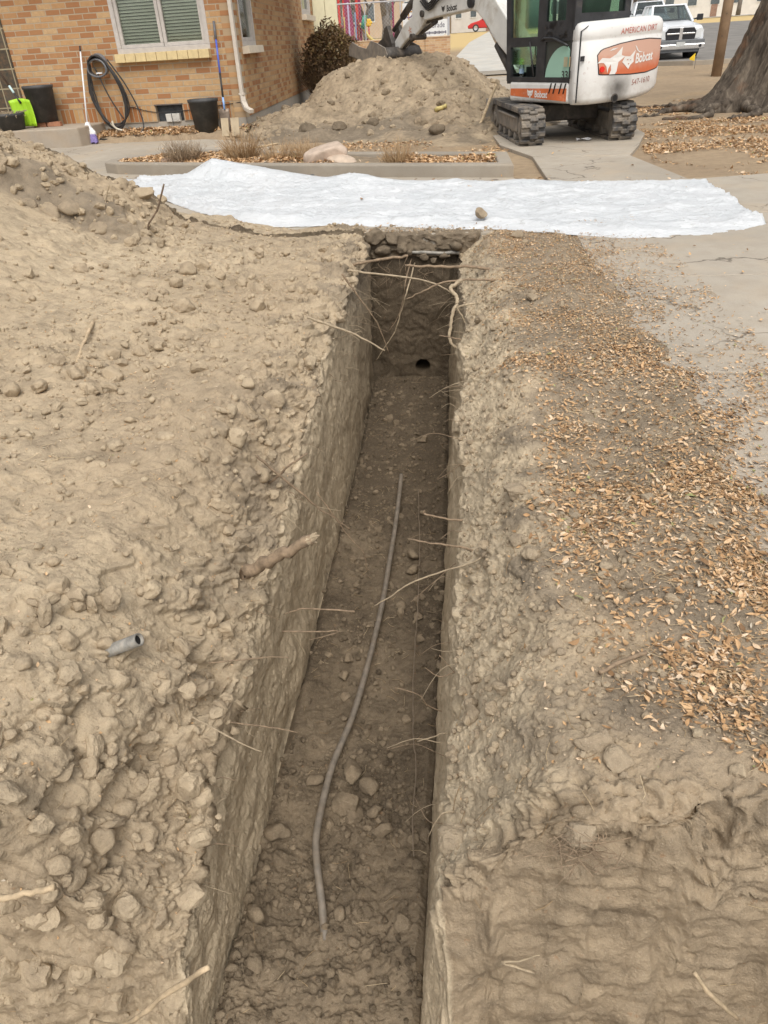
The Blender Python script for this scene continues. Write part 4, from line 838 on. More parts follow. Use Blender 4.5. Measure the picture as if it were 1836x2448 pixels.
for i in range(128):
    left = i % 2 == 0; y = random.uniform(1.0, 5.75) if i < 96 else random.uniform(4.2, 5.75); zt = -0.12 - abs(random.gauss(0, 0.30)) * (1.2 if y < 3 else 0.8)
    p, nv = seat_wall(1 if left else 3, y, max(zt, -1.05)); s = 1 if left else -1
    L = random.uniform(0.04, 0.13) * (1 + 0.9 * (random.random() < 0.2)); d = Vector((s, random.gauss(0, 0.45), random.gauss(-0.15, 0.35))).normalized()
    q = p + d * L * 0.5 + Vector((0, 0, random.gauss(0, 0.01))); e = p + d * L + Vector((0, random.gauss(0, 0.02), -abs(random.gauss(0, 0.03))))
    root([p - Vector((s * 0.05, 0, 0)), p, q, e], random.uniform(0.0011, 0.0026), "fine root sticking out of the %s trench wall, one of many alike" % ("left" if left else "right"), "fine roots in the %s trench wall" % ("left" if left else "right"), ROOTP if random.random() < 0.55 else ROOTM, 0.4, n=5)
for i in range(16):                                        # hair roots of the torn turf in the end wall
    x = random.uniform(-0.74, -0.2); z = random.uniform(-0.35, -0.14); p = Vector((x, 5.86, z)); L = random.uniform(0.05, 0.2)
    root([p, p + Vector((random.gauss(0, 0.03), -0.05, -0.02)), p + Vector((random.gauss(0, 0.08), -0.06, -L))], random.uniform(0.0012, 0.003), "hair root hanging from the top of the dark end wall, one of many alike", "hair roots in the end wall", ROOTM, 0.4, n=5)
PIPE = pmat("grey_poly", (0.20, 0.17, 0.135), 0.55, 0.3, 30, 0.1, 90, dirt=(0.20, 0.155, 0.105), dirt_amt=0.35, dscale=18)
pth = smooth_path([(x, y, z + 0.026 + (0.02 if i < 2 else 0) - (0.075 if i == 12 else 0.03 if i == 11 else 0)) for i, (x, y, z) in enumerate([(-0.445, 4.088, -1.165), (-0.436, 3.831, -1.165), (-0.433, 3.507, -1.165), (-0.433, 3.258, -1.165), (-0.435, 2.826, -1.165), (-0.452, 2.436, -1.165), (-0.482, 2.084, -1.165), (-0.525, 1.845, -1.165), (-0.537, 1.671, -1.165), (-0.536, 1.515, -1.165), (-0.512, 1.405, -1.165), (-0.482, 1.303, -1.165), (-0.454, 1.195, -1.165)])], 8)
t = thing("water_pipe", "bent grey plastic water pipe lying along the trench floor", "pipe", pth[0])
mb = MB().tube([p - Vector(pth[0]) for p in pth], 0.0135, 14); mb.build("pipe_wall", PIPE, t, smooth=True)
MB().cyl((0, 0.0015, 0), (0, 0.004, 0), 0.009, n=12).build("bore", pmat("black_void", (0.012, 0.011, 0.010), 0.9, 0.1), t)
WIREM = pmat("tracer_wire", (0.22, 0.17, 0.12), 0.5, 0.25, 30)
tag(MB().tube(smooth_path([(x, y, z + 0.034) for x, y, z in [(-0.325, 3.941, -1.17), (-0.281, 3.391, -1.17), (-0.255, 2.873, -1.17), (-0.243, 2.398, -1.17), (-0.221, 2.036, -1.17), (-0.194, 1.83, -1.17), (-0.193, 1.645, -1.17), (-0.177, 1.464, -1.17)]], 8, 0.0012), 0.0026, 6).build("tracer_wire", WIREM, smooth=True), "thin rusty wire lying along the right side of the trench floor", "wire")
for k, (x, z_, sz) in enumerate(((-0.76, -0.02, 0.15), (-0.63, -0.04, 0.14), (-0.55, -0.10, 0.10), (-0.70, -0.12, 0.13), (-0.13, -0.09, 0.11), (-0.22, -0.15, 0.08), (-0.38, -0.16, 0.09), (-0.30, -0.19, 0.07))):
    clod("sod", x, 5.83, z_ - 0.02, sz, "dark rooty lump of sod hanging under the slab at the far end", "sod lumps at the far end", k, sink=0.2)
for k in range(9):
    p, _n = seat(0, -2.3 - 0.16 * k + random.uniform(-.05, .05), 5.12 + random.uniform(-.06, .06)); clod("top", p.x, p.y, p.z, random.uniform(0.12, 0.26), "dark lump of sod in the undercut band along the top of the left mound", "sod lumps on the left mound", sink=0.95)
# earth clinging to the front edge of the slab
_cx, _cz = np.meshgrid(np.linspace(-0.80, 0.06, 170), np.linspace(-0.16, 0.022, 46))
_cy = 5.842 + 0.030 * ss(-0.25, -0.6, fbm(_cx * 6, _cz * 9, 601, 3) + 0.35 * ss(-0.45, -0.3, _cx) * ss(-0.09, -0.03, _cz)) - 0.010 - 0.018 * np.maximum(0, fbm(_cx * 16, _cz * 16, 602, 4)) - 0.4 * lumps(_cx, _cz, 0.05, 603, 0.6) + 0.05 * ss(0.0, 0.022, _cz + 0.012 * fbm(_cx * 12, _cx * 0, 604, 2))
me = np_mesh("soil_crust", np.stack([_cx, _cy, _cz], -1).reshape(-1, 3), grid_faces(46, 170))
ca = me.color_attributes.new("zone", 'FLOAT_COLOR', 'POINT'); ca.data.foreach_set("color", np.tile(np.array([.45, .75, 0, 1], np.float32), 46 * 170))
tag(link_mesh("soil_crust", me, SOIL), kind="structure")
# galvanised stub in the left bank
GALV = pmat("galvanised", (0.25, 0.235, 0.205), 0.6, 0.5, 26, 0.2, 60, 0.2, dirt=(0.30, 0.235, 0.16), dirt_amt=0.25, dscale=26)
A_, B_ = Vector((-0.996, 1.422, -0.14)), Vector((-0.913, 1.418, -0.098))
d = (B_ - A_).normalized(); q = d.to_track_quat('Z', 'Y').to_matrix()
t = thing("pipe_stub", "short hollow grey pipe stub poking out of the left bank", "pipe", A_)
MB().lathe([(0.0185, -0.10), (0.0185, (B_ - A_).length), (0.0145, (B_ - A_).length), (0.0145, 0.0)], 24, (0, 0, 0), q).build("pipe_wall", GALV, t, smooth=True)
MB().lathe([(0.0144, 0.0), (0.0, 0.0)], 20, d * ((B_ - A_).length - 0.010), q).build("bore", MATS["black_void"], t)
# sticks poking into the near end
STICK = pmat("stick_wood", (0.50, 0.38, 0.24), 0.8, 0.3, 30, 0.4, 120)
def stick(pts, r, label, cat="stick", mat=None): return tag(MB().tube(smooth_path(pts, 5, r * 0.2), [r * random.uniform(.85, 1.15) for _ in smooth_path(pts, 5)], 8).build("stick", mat or STICK, smooth=True), label, cat)
stick([(-0.78, 0.62, -0.44), (-0.621, 0.55, -0.242), (-0.512, 0.55, -0.101), (-0.416, 0.55, 0.008)], 0.0047, "long pale stick poking up from the near left corner of the pit")
stick([(-0.95, 0.70, 0.0), (-0.832, 0.62, 0.035), (-0.761, 0.62, 0.058), (-0.697, 0.62, 0.086)], 0.0058, "pale stick reaching in from the left edge of the picture")
stick([(0.373, 0.62, -0.022), (0.412, 0.62, -0.093), (0.50, 0.66, -0.26)], 0.0034, "thin pale stick on the near right pit face")
stick([(-2.60, 5.25, 0.20), (-2.569, 5.2, 0.366), (-2.55, 5.2, 0.45), (-2.50, 5.2, 0.541)], 0.005, "upright pale twig on the mound, left of the bent twig", mat=ROOTP)
stick([(-2.33, 5.25, 0.10), (-2.286, 5.2, 0.259), (-2.20, 5.2, 0.36), (-2.11, 5.2, 0.527)], 0.006, "bent dark twig standing on the mound in front of the sheet", mat=pmat("twig_bark", (0.17, 0.12, 0.08), 0.85, 0.3, 30))
p1, _ = seat(0, -1.98, 3.55); p2, _ = seat(0, -1.83, 3.05)
stick([p1 + Vector((0, 0, .012)), (p1 + p2) / 2 + Vector((0, 0, .02)), p2 + Vector((0, 0, .012))], 0.008, "thin branch lying on the left bank below the mound")
p1, _ = seat(4, 0.30, 1.22); p2, _ = seat(4, 0.42, 1.30)
stick([p1 + Vector((0, 0, .012)), (p1 + p2) / 2 + Vector((0, 0, .018)), p2 + Vector((0, 0, .012))], 0.005, "brown twig among the leaves on the near right bank", mat=ROOTM)
stick([(-0.47, 5.83, -0.125), (-0.3, 5.82, -0.132), (-0.10, 5.83, -0.14)], 0.013, "grey rod lying across the top of the end wall under the slab", "rod", GALV)
# wad of roots and turf hanging on the near right face
p, nv = seat(4, 0.22, 0.845)
tf = thing("turf_clump", "torn clump of turf and roots hanging on the near right pit face", "turf", p + Vector((0, -0.005, -0.01)))
oc = bpy.data.objects.new("sod", CLOD["top"][1]); COL.objects.link(oc); oc.parent = tf; oc.scale = (0.05, 0.028, 0.035)
mb = MB()
for _ in range(46):
    a = Vector((random.gauss(0, 0.03), random.gauss(-0.012, 0.01), random.gauss(0, 0.015))); mb.tube(smooth_path([a, a + Vector((random.gauss(0, .02), -0.01, -.01)), a + Vector((random.gauss(0.01, .04), random.gauss(-.02, .01), random.gauss(-.02, .025)))], 3), 0.0009, 4)
mb.build("root_hairs", ROOTM, tf)
# ------------------------------------------------------------------ white sheet
def poly_at(pts, ts):
    p = np.array(pts, float); d = np.r_[0, np.cumsum(np.linalg.norm(np.diff(p, axis=0), axis=1))]; d /= d[-1]
    return np.stack([np.interp(ts, d, p[:, k]) for k in range(2)], -1)
near_e = [(-3.98, 8.40), (-3.1, 7.64), (-2.28, 6.69), (-2.04, 6.40), (-1.70, 6.24), (-1.13, 6.20), (-0.71, 6.14), (-0.23, 6.00), (0.22, 5.88), (0.58, 5.71), (1.03, 5.49), (1.64, 5.47), (2.11, 5.77)]
far_e = [(-4.02, 8.55), (-4.10, 9.10), (-4.10, 9.40), (-3.35, 9.22), (-2.85, 9.08), (-2.46, 8.98), (-2.11, 8.86), (-1.53, 8.60), (-1.01, 8.36), (-0.58, 8.34), (-0.19, 8.30), (0.28, 8.04), (0.69, 7.88), (1.47, 7.80), (2.15, 7.73)]
ni, nj = 300, 110
s_ = np.linspace(0, 1, ni); t_ = np.linspace(0, 1, nj)
a_, b_ = poly_at(near_e, s_), poly_at(far_e, s_)
G = a_[:, None, :] * (1 - t_)[None, :, None] + b_[:, None, :] * t_[None, :, None]
X, Y_ = G[..., 0], G[..., 1]
edge_w = 0.012 * pn(s_ * 14, s_ * 0, 401)
Y_ = Y_ + edge_w[:, None] * (1 - t_)[None, :] * 1.2 + 0.015 * pn(s_ * 7, s_ * 0 + 3, 402)[:, None] * t_[None, :] ** 3
rid = np.abs(fbm(X * 2.2 + 0.6 * Y_, Y_ * 3.4, 403, 3)); rid2 = np.abs(fbm(X * 7, Y_ * 10, 404, 3)); big_ = fbm(X * 0.8, Y_ * 1.0, 405, 2)
Zt = 0.020 + 0.014 * np.maximum(0, 0.35 - rid) / 0.35 + 0.013 * np.maximum(0, 0.12 - rid2) / 0.12 + 0.020 * np.maximum(0, 0.22 - np.abs(fbm(X * 0.9 + Y_ * 0.5, Y_ * 1.1 - X * 0.2, 409, 2))) / 0.22 + 0.010 * np.maximum(0, big_) + 0.003 * fbm(X * 20, Y_ * 24, 406, 3)
Zt *= (0.3 + 0.7 * ss(0.0, 0.08, np.broadcast_to(t_[None, :], X.shape)) * ss(1.0, 0.90, np.broadcast_to(t_[None, :], X.shape))); Zt += 0.030 * np.exp(-((t_[None, :] - 0.07) / 0.05) ** 2) * (0.5 + pn(s_ * 6, s_ * 0, 407))[:, None].clip(0, 1)            # folded near edge
S2 = np.broadcast_to(s_[:, None], X.shape); T2 = np.broadcast_to(t_[None, :], X.shape)
flap = np.interp(S2, [0, 0.10, 0.20, 0.26, 0.33, 0.42, 0.47], [0, 0.0, 0.02, 0.21, 0.13, 0.05, 0.0]) * ss(0.80, 1.0, T2)
Zt += flap + 0.075 * np.exp(-((S2 - 0.52) / 0.055) ** 2) * ss(0.72, 1.0, T2) + 0.03 * np.exp(-((S2 - 0.78) / 0.05) ** 2) * ss(0.8, 1.0, T2)
Zt += 0.06 * ss(0.10, 0.02, S2) * ss(0.4, 0.9, T2)
m = bpy.data.materials.new("white_sheet"); nt, b, _, L = nodes_of(m); co = coords(nt)
c = ramp(nt, noise(nt, 1.6, 5, 0.6, co), [(0.3, (0.55, 0.57, 0.58)), (0.7, (0.655, 0.665, 0.67))])
mp = nt.nodes.new("ShaderNodeMapping"); mp.inputs["Scale"].default_value = (1, 2.4, 1); L.new(co, mp.inputs[0])
c = mixc(nt, ramp(nt, noise(nt, 5.5, 8, 0.72, mp.outputs[0], 0.8), [(0.60, 0.0), (0.66, 0.6)]), c, (0.36, 0.35, 0.33))
c = mixc(nt, ramp(nt, noise(nt, 2.2, 7, 0.75, mp.outputs[0], 0.5), [(0.63, 0.0), (0.74, 0.6)]), c, (0.40, 0.33, 0.25))
c = mixc(nt, ramp(nt, noise(nt, 26, 4, 0.7, mp.outputs[0]), [(0.655, 0.0), (0.70, 0.8)]), c, (0.20, 0.17, 0.14))
L.new(c, b.inputs["Base Color"]); b.inputs["Roughness"].default_value = 0.38; b.inputs["Specular IOR Level"].default_value = 0.4
bump(nt, b, math_(nt, "ABSOLUTE", math_(nt, "SUBTRACT", noise(nt, 9, 5, 0.65, mp.outputs[0], 1.2), 0.5)), 0.6, 0.03)
o = link_mesh("plastic_sheet", np_mesh("plastic_sheet", np.stack([X, Y_, Zt], -1).reshape(-1, 3), grid_faces(ni, nj)), m)
solid(o, 0.004, 0); tag(o, "large crumpled white plastic sheet spread across the walkway behind the trench", "plastic sheet")
clod("top", 0.055, 6.10, 0.05, 0.125, "fist-sized grey clod sitting on the near edge of the white sheet", None, 1, sink=0.05)
tag(MB().lathe([(0.022, 0), (0.022, .006), (0.008, .007), (0.008, -.001)], 16, (-1.76, 8.56, 0.075)).build("grommet", pmat("dark_metal", (0.10, 0.10, 0.10), 0.5, 0.2)), "small dark grommet in the far hem of the white sheet", "grommet")

# ------------------------------------------------------------------ planting bed
outer = [(0.41, 8.30), (0.38, 9.30), (-0.67, 9.66), (-1.86, 10.05), (-2.7, 10.45), (-3.3, 10.80), (-3.8, 10.92), (-4.25, 10.80), (-4.6, 10.5), (-4.84, 10.25), (-4.80, 9.98), (-4.55, 9.78), (-3.86, 9.56), (-1.94, 8.95), (-0.58, 8.56)]
cx = np.mean(outer, axis=0)
def inset(poly, d):
    n = len(poly); out = []
    for i in range(n):
        p0, p1, p2 = [Vector(poly[k % n]) for k in (i - 1, i, i + 1)]
        n1 = Vector((-(p1 - p0).y, (p1 - p0).x)).normalized(); n2 = Vector((-(p2 - p1).y, (p2 - p1).x)).normalized()
        m_ = (n1 + n2).normalized(); out.append(tuple(p1 + m_ * d / max(0.4, m_.dot(n1))))
    return out
inn = inset(outer, 0.15)
rows = []
for (x, y), (u, v) in zip(outer + outer[:1], inn + inn[:1]):
    rows.append([(x, y, -0.02), (x, y, 0.135), (u, v, 0.135), (u, v, 0.03)])
tag(MB().grid(rows).build("bed_kerb", KERB, bevel=0.018), "low concrete kerb around the rounded planting bed", "kerb")
bx, by = np.meshgrid(np.linspace(-4.9, 0.5, 120), np.linspace(8.2, 11.1, 70)); 
from mathutils.geometry import intersect_point_tri_2d
def in_poly(x, y, poly):
    r = np.zeros(np.shape(x), bool); n = len(poly); j = n - 1
    for i in range(n):
        xi, yi = poly[i]; xj, yj = poly[j]
        c_ = ((yi > y) != (yj > y)) & (x < (xj - xi) * (y - yi) / (yj - yi + 1e-12) + xi); r ^= c_; j = i
    return r
zbed = lambda x, y: 0.102 + 0.022 * fbm(x * 2.0, y * 2.0, 410, 3)
me = np_mesh("bed_soil", np.stack([bx, by, zbed(bx, by)], -1).reshape(-1, 3), grid_faces(70, 120, in_poly(bx[:-1, :-1] + .022, by[:-1, :-1] + .02, inset(outer, 0.09))))
ca = me.color_attributes.new("zone", 'FLOAT_COLOR', 'POINT'); ca.data.foreach_set("color", np.tile(np.array([.25, .5, 0, 1], np.float32), 120 * 70))
tag(link_mesh("bed_soil", me, SOIL), kind="structure")
bedpoly = inset(outer, 0.16)
flat_leaves("fallen_leaves", int(6500 * TQ), -4.8, 0.4, 8.3, 11.0, lambda x, y: in_poly(x, y, bedpoly) * np.where((x > -1.55) & (x < -0.85), 0.04, 1.0) * ss(-0.6, 0.1, fbm(x * 1.2, y * 1.2, 411, 2)), 0.035, 0.075, zbed, 0.5)
GRASSM = [leaf_mat("dry_stem_%s" % k, s) for k, s in (("grey", [(0.0, (0.16, 0.12, 0.08)), (0.6, (0.27, 0.20, 0.13)), (1.0, (0.40, 0.30, 0.19))]), ("tan", [(0.0, (0.25, 0.16, 0.08)), (0.6, (0.42, 0.28, 0.15)), (1.0, (0.52, 0.38, 0.22))]))]
def dry_shrub(x, y, r, h, n, label, mat, name="dry_shrub", z=0.07, spread=0.5):
    rg = np.random.default_rng(int(abs(x * 997 + y * 71)))
    a = rg.uniform(0, 6.28, n); rr = np.sqrt(rg.uniform(0, 1, n)) * r; lean = rg.normal(0, spread, n)
    P0 = np.stack([np.cos(a) * rr * 0.45, np.sin(a) * rr * 0.45, 0 * a - 0.02], -1)
    L_ = h * rg.uniform(0.55, 1.1, n) * (1 - 0.35 * rr / r)
    D = np.stack([np.cos(a) * (0.2 + 0.6 * rr / r) + rg.normal(0, .25, n), np.sin(a) * (0.2 + 0.6 * rr / r) + rg.normal(0, .25, n), np.ones(n)], -1); D /= np.linalg.norm(D, axis=1, keepdims=True)
    mid = P0 + D * (L_ * 0.5)[:, None] + rg.normal(0, 0.012, (n, 3)); end = P0 + D * L_[:, None] + rg.normal(0, 0.03, (n, 3))
    V = []; F = []
    ang = np.array([0, 2.1, 4.2]); off = np.stack([np.cos(ang), np.sin(ang), 0 * ang], -1)
    for k, (p, q) in enumerate(((P0, 0.0032), (mid, 0.0026), (end, 0.0009))): V.append(p[:, None, :] + off[None] * q)
    V = np.stack(V, 1).reshape(n, 9, 3)
    f = np.array([[i * 3 + k, i * 3 + (k + 1) % 3, (i + 1) * 3 + (k + 1) % 3, (i + 1) * 3 + k] for i in range(2) for k in range(3)])
    F = (f[None] + (np.arange(n) * 9)[:, None, None]).reshape(-1, 4)
    # side twigs
    m2 = n * 2; src = rg.integers(0, n, m2); base = mid[src] + (end - mid)[src] * rg.uniform(0, .9, m2)[:, None]; tip = base + rg.normal(0, 1, (m2, 3)) * h * 0.09 + np.array([0, 0, h * 0.08])
    V2 = np.stack([base[:, None] + off[None] * 0.0016, tip[:, None] + off[None] * 0.0006], 1).reshape(m2, 6, 3)
    f2 = np.array([[k, (k + 1) % 3, 3 + (k + 1) % 3, 3 + k] for k in range(3)]); F2 = (f2[None] + (np.arange(m2) * 6)[:, None, None]).reshape(-1, 4) + n * 9
    me = np_mesh(name, np.concatenate([V.reshape(-1, 3), V2.reshape(-1, 3)]), np.concatenate([F, F2]), False)
    ca = me.color_attributes.new("tint", 'FLOAT_COLOR', 'POINT'); t = np.concatenate([np.repeat(rg.uniform(0, 1, n), 9), np.repeat(rg.uniform(0, 1, m2), 6)]); ca.data.foreach_set("color", np.stack([t, t, t, t * 0 + 1], -1).astype(np.float32).ravel())
    o = link_mesh(name, me, mat); o.location = (x, y, z); return tag(o, label, "shrub")
dry_shrub(-3.75, 10.05, 0.34, 0.36, 420, "dense grey dry shrub, leftmost in the planting bed", GRASSM[0])
dry_shrub(-2.95, 10.05, 0.30, 0.46, 360, "tall tan dry shrub in the bed beside the black planter pot", GRASSM[1])
dry_shrub(-2.42, 9.75, 0.22, 0.34, 130, "thin sparse dry shrub between the two rocks in the bed", GRASSM[1])
dry_shrub(-2.08, 9.75, 0.20, 0.36, 170, "reddish dry shrub standing behind the pink boulder", GRASSM[1])
dry_shrub(-0.86, 8.95, 0.20, 0.34, 230, "low dry grass tuft at the middle front of the bed", GRASSM[1])
dry_shrub(-4.35, 10.1, 0.10, 0.12, 40, "tiny dry tuft at the rounded left end of the bed", GRASSM[1])
def rock(name, x, y, z, sc, seed, col, label, rz=0):
    me = blob_mesh(name, seed, 4, 5, 0.07); me.materials.clear()
    o = link_mesh(name, me, pmat(name + "_stone" + str(seed), col, 0.85, 0.22, 2.2, 0.35, 22)); o.location = (x, y, z); o.scale = sc; o.rotation_euler = (0, 0, rz); return tag(o, label, "rock")
rock("boulder", -1.72, 9.32, 0.14, (0.28, 0.22, 0.29), 71, (0.47, 0.37, 0.29), "smooth pinkish boulder in the planting bed")
rock("boulder", -1.58, 9.24, 0.08, (0.22, 0.18, 0.17), 73, (0.49, 0.39, 0.30), "lower pink stone leaning against the boulder in the bed")
rock("stone", -3.0, 9.42, 0.09, (0.115, 0.10, 0.095), 75, (0.44, 0.38, 0.29), "round grey stone beside the tan shrub in the bed")
rock("stone", -3.95, 9.95, 0.09, (0.12, 0.09, 0.09), 77, (0.33, 0.23, 0.16), "brown stone at the left end of the bed")

# ------------------------------------------------------------------ house
def brick_mat(name, w, h, c1, c2, axes, mort=(0.42, 0.34, 0.24), off=0.5, ms=0.009):
    m = bpy.data.materials.new(name); nt, b, _, L = nodes_of(m)
    sx = nt.nodes.new("ShaderNodeSeparateXYZ"); L.new(coords(nt), sx.inputs[0]); cb = nt.nodes.new("ShaderNodeCombineXYZ")
    L.new(sx.outputs[axes[0]], cb.inputs[0]); L.new(sx.outputs[axes[1]], cb.inputs[1])
    br = nt.nodes.new("ShaderNodeTexBrick"); L.new(cb.outputs[0], br.inputs["Vector"])
    br.inputs["Scale"].default_value = 1.0; br.inputs["Brick Width"].default_value = w; br.inputs["Row Height"].default_value = h
    br.inputs["Mortar Size"].default_value = ms; br.inputs["Mortar Smooth"].default_value = 0.2; br.inputs["Bias"].default_value = 0.0; br.offset = off
    br.inputs["Color1"].default_value = (0, 0, 0, 1); br.inputs["Color2"].default_value = (1, 1, 1, 1); br.inputs["Mortar"].default_value = (0.5, 0.5, 0.5, 1)
    c = ramp(nt, br.outputs["Color"], [(0.0, c1), (0.30, c1), (0.45, (0.49, 0.29, 0.14)), (0.75, c2), (1.0, (0.55, 0.375, 0.205))])
    c = mixc(nt, ramp(nt, noise(nt, 14, 5, 0.65, cb.outputs[0]), [(0.35, 0.0), (0.75, 0.45)]), c, (0.30, 0.165, 0.08))
    c = mixc(nt, br.outputs["Fac"], c, mort)
    c = mixc(nt, ramp(nt, noise(nt, 90, 3, 0.7, cb.outputs[0]), [(0.3, 0.35), (0.45, 0.0)]), c, (0.16, 0.09, 0.05))
    L.new(c, b.inputs["Base Color"]); b.inputs["Roughness"].default_value = 0.88; b.inputs["Specular IOR Level"].default_value = 0.2
    bump(nt, b, math_(nt, 'ADD', math_(nt, 'MULTIPLY', br.outputs["Fac"], -1.0), math_(nt, 'MULTIPLY', noise(nt, 70, 4, 0.6, cb.outputs[0]), 0.4)), 0.6, 0.008); return m
BR = brick_mat("brick_front", 0.264, 0.0875, (0.37, 0.175, 0.08), (0.52, 0.335, 0.17), (0, 2))
BRS = brick_mat("brick_side", 0.264, 0.0875, (0.37, 0.175, 0.08), (0.52, 0.335, 0.17), (0, 2), (0.40, 0.29, 0.18))
SOLD = brick_mat("brick_soldier", 0.0875, 0.264, (0.38, 0.16, 0.06), (0.50, 0.30, 0.13), (0, 2), off=0.0)
HA = (-4.0, 14.18, 0); HR = rad(-2.4)
house = thing("brick_house", "orange brick house with a double window, left of the dirt heap", "house", HA, HR)
def holed(mb, x0, x1, z0, z1, holes, y0, y1):
    xs = sorted({x0, x1, *[v for h in holes for v in h[:2]]}); zs = sorted({z0, z1, *[v for h in holes for v in h[2:]]})
    for i in range(len(xs) - 1):
        for k in range(len(zs) - 1):
            cx_, cz = (xs[i] + xs[i + 1]) / 2, (zs[k] + zs[k + 1]) / 2
            if any(h[0] < cx_ < h[1] and h[2] < cz < h[3] for h in holes): continue
            mb.box((cx_, (y0 + y1) / 2, cz), (xs[i + 1] - xs[i], y1 - y0, zs[k + 1] - zs[k]))
    return mb
FND = concrete_mat("foundation_concrete", (0.40, 0.37, 0.32), False)
holed(MB(), -7.0, 0, 0.52, 2.95, [(-2.14, -0.46, 1.31, 2.85)], 0, 0.2).build("front_wall", BR, house)
holed(MB(), -7.0, 0, 0.262, 0.518, [(-1.66, -1.15, 0.262, 0.518)], 0.001, 0.2).build("soldier_course", SOLD, house)
MB().box((-3.5, 0.12, 0.05), (7.0, 0.2, 0.42)).build("foundation", FND, house)
MB().box((-3.6, 3.0, 2.98), (8.0, 7.0, 0.06)).build("unseen_ceiling", pmat("ceiling_paint", (0.5, 0.48, 0.45), 0.9), house)  # out of view, added to keep daylight off the blinds
sidew = bpy.data.objects.new("side_wall", None); COL.objects.link(sidew); sidew.parent = house; sidew.rotation_euler = (0, 0, rad(93.6) - HR)
holed(MB(), 0.0, 10.9, 0.27, 2.95, [(0.50, 1.70, 1.32, 2.85), (8.55, 10.3, 1.97, 2.85)], 0.0, 0.2).build("brick_face", BRS, sidew)
MB().box((5.45, 0.11, 0.06), (10.9, 0.2, 0.419)).build("foundation", FND, sidew)
FR = pmat("window_paint", (0.50, 0.46, 0.42), 0.6, 0.12, 8, dirt=(0.36, 0.32, 0.27), dirt_amt=0.2, dscale=8)
BLIND = pmat("blind_vinyl", (0.78, 0.78, 0.70), 0.5, 0.06, 3)
PANE = glass_mat("window_glass", (0.90, 0.92, 0.88), 0.26, 0.06)
DARKROOM = pmat("dark_room", (0.05, 0.05, 0.045), 0.9, 0.2)
def window(parent, x0, x1, z0, z1, mull, name="window", blinds=True):
    w = bpy.data.objects.new(name, None); COL.objects.link(w); w.parent = parent
    f = MB(); t = 0.075
    f.box(((x0 + x1) / 2, 0.05, z0 + t / 2), (x1 - x0, 0.12, t)).box((x0 + t / 2, 0.05, (z0 + z1) / 2 + t / 2), (t, 0.12, z1 - z0 - t)).box((x1 - t / 2, 0.05, (z0 + z1) / 2 + t / 2), (t, 0.12, z1 - z0 - t))
    f.build("frame", FR, w, bevel=0.006)
    cuts = [x0 + t] + list(mull) + [x1 - t]
    for i in range(len(cuts) - 1):
        a, b2 = cuts[i] + (0.004 if i else 0), cuts[i + 1] - 0.004; s = 0.055
        sm = MB().box(((a + b2) / 2, 0.055, z0 + t + s / 2 + .002), (b2 - a, 0.07, s)).box((a + s / 2, 0.055, (z0 + t + s + z1) / 2 + .002), (s, 0.07, z1 - z0 - t - s)).box((b2 - s / 2, 0.055, (z0 + t + s + z1) / 2 + .002), (s, 0.07, z1 - z0 - t - s))
        sm.build("sash", FR, w, bevel=0.005)
        MB().box(((a + b2) / 2, 0.065, (z0 + t + s + z1) / 2), (b2 - a - 2 * s, 0.006, z1 - z0 - t - s)).build("pane", PANE, w)
    if blinds:
        bl = MB()
        zz = z0 + t + 0.02
        while zz < z1: bl.box(((x0 + x1) / 2, 0.105, zz), (x1 - x0 - 0.04, 0.052, 0.003), Matrix.Rotation(rad(46), 3, 'X')); zz += 0.046
        bl.build("blinds", BLIND, w)
    MB().box(((x0 + x1) / 2, 0.32, (z0 + z1) / 2), (x1 - x0 + .3, 0.01, z1 - z0 + .3)).build("room_wall", DARKROOM, w)
    return w
w = window(house, -2.14, -0.46, 1.311, 2.85, [-1.285])
SILL = pmat("sill_brick", (0.60, 0.47, 0.25), 0.85, 0.14, 9, 0.4, 60)
mb = MB()
for k in range(9): mb.box((-2.17 + 0.190 * (k + 0.5) + 0.0, -0.02, 1.245), (0.182, 0.20, 0.128), Matrix.Rotation(rad(-4), 3, 'X'))
mb.build("sill", SILL, w, bevel=0.006)
w = window(sidew, 0.50, 1.70, 1.321, 2.85, [], blinds=False)
CURT = pmat("curtain_cloth", (0.55, 0.56, 0.58), 0.8, 0.45, 9)
P = [[(0.58 + 1.04 * i / 60, 0.17 + 0.03 * math.sin(i * 0.9) + 0.012 * math.sin(i * 2.3), 1.34 + 1.4 * j) for j in (0, 1)] for i in range(61)]
MB().grid(P).build("curtain", CURT, w, smooth=True)
mb = MB()
for k in range(17): mb.box((0.44 + 0.0805 * (k + 0.5) * 1.0, -0.025, 1.262), (0.074, 0.20, 0.115), Matrix.Rotation(rad(-4), 3, 'X'))
mb.build("sill", pmat("sill_paint", (0.66, 0.58, 0.46), 0.7, 0.08), w, bevel=0.005)
w = window(sidew, 8.55, 10.3, 1.971, 2.85, [], blinds=False); MB().box((9.45, -0.03, 1.90), (1.95, 0.2, 0.125)).build("sill", MATS["sill_paint"], w, bevel=0.005)
DSP = pmat("downspout_paint", (0.56, 0.50, 0.42), 0.55, 0.1, 6, dirt=(0.38, 0.32, 0.25), dirt_amt=0.15)
d_ = MB()
path = [(0.005, -0.06, 2.95), (0.0, -0.06, 0.62), (0.01, -0.075, 0.50), (0.06, -0.12, 0.41), (0.17, -0.20, 0.37)]
for i, (a, b2) in enumerate(zip(path[:-1], path[1:])): d_.bar(Vector(a), Vector(b2) + (Vector(b2) - Vector(a)).normalized() * 0.012, 0.085 + 0.001 * i, 0.062 + 0.001 * i)
d_.build("downspout", DSP, house, bevel=0.008)
MB().box((0.0, -0.062, 0.63), (0.098, 0.078, 0.03)).build("downspout_bracket", DSP, house, bevel=0.003)
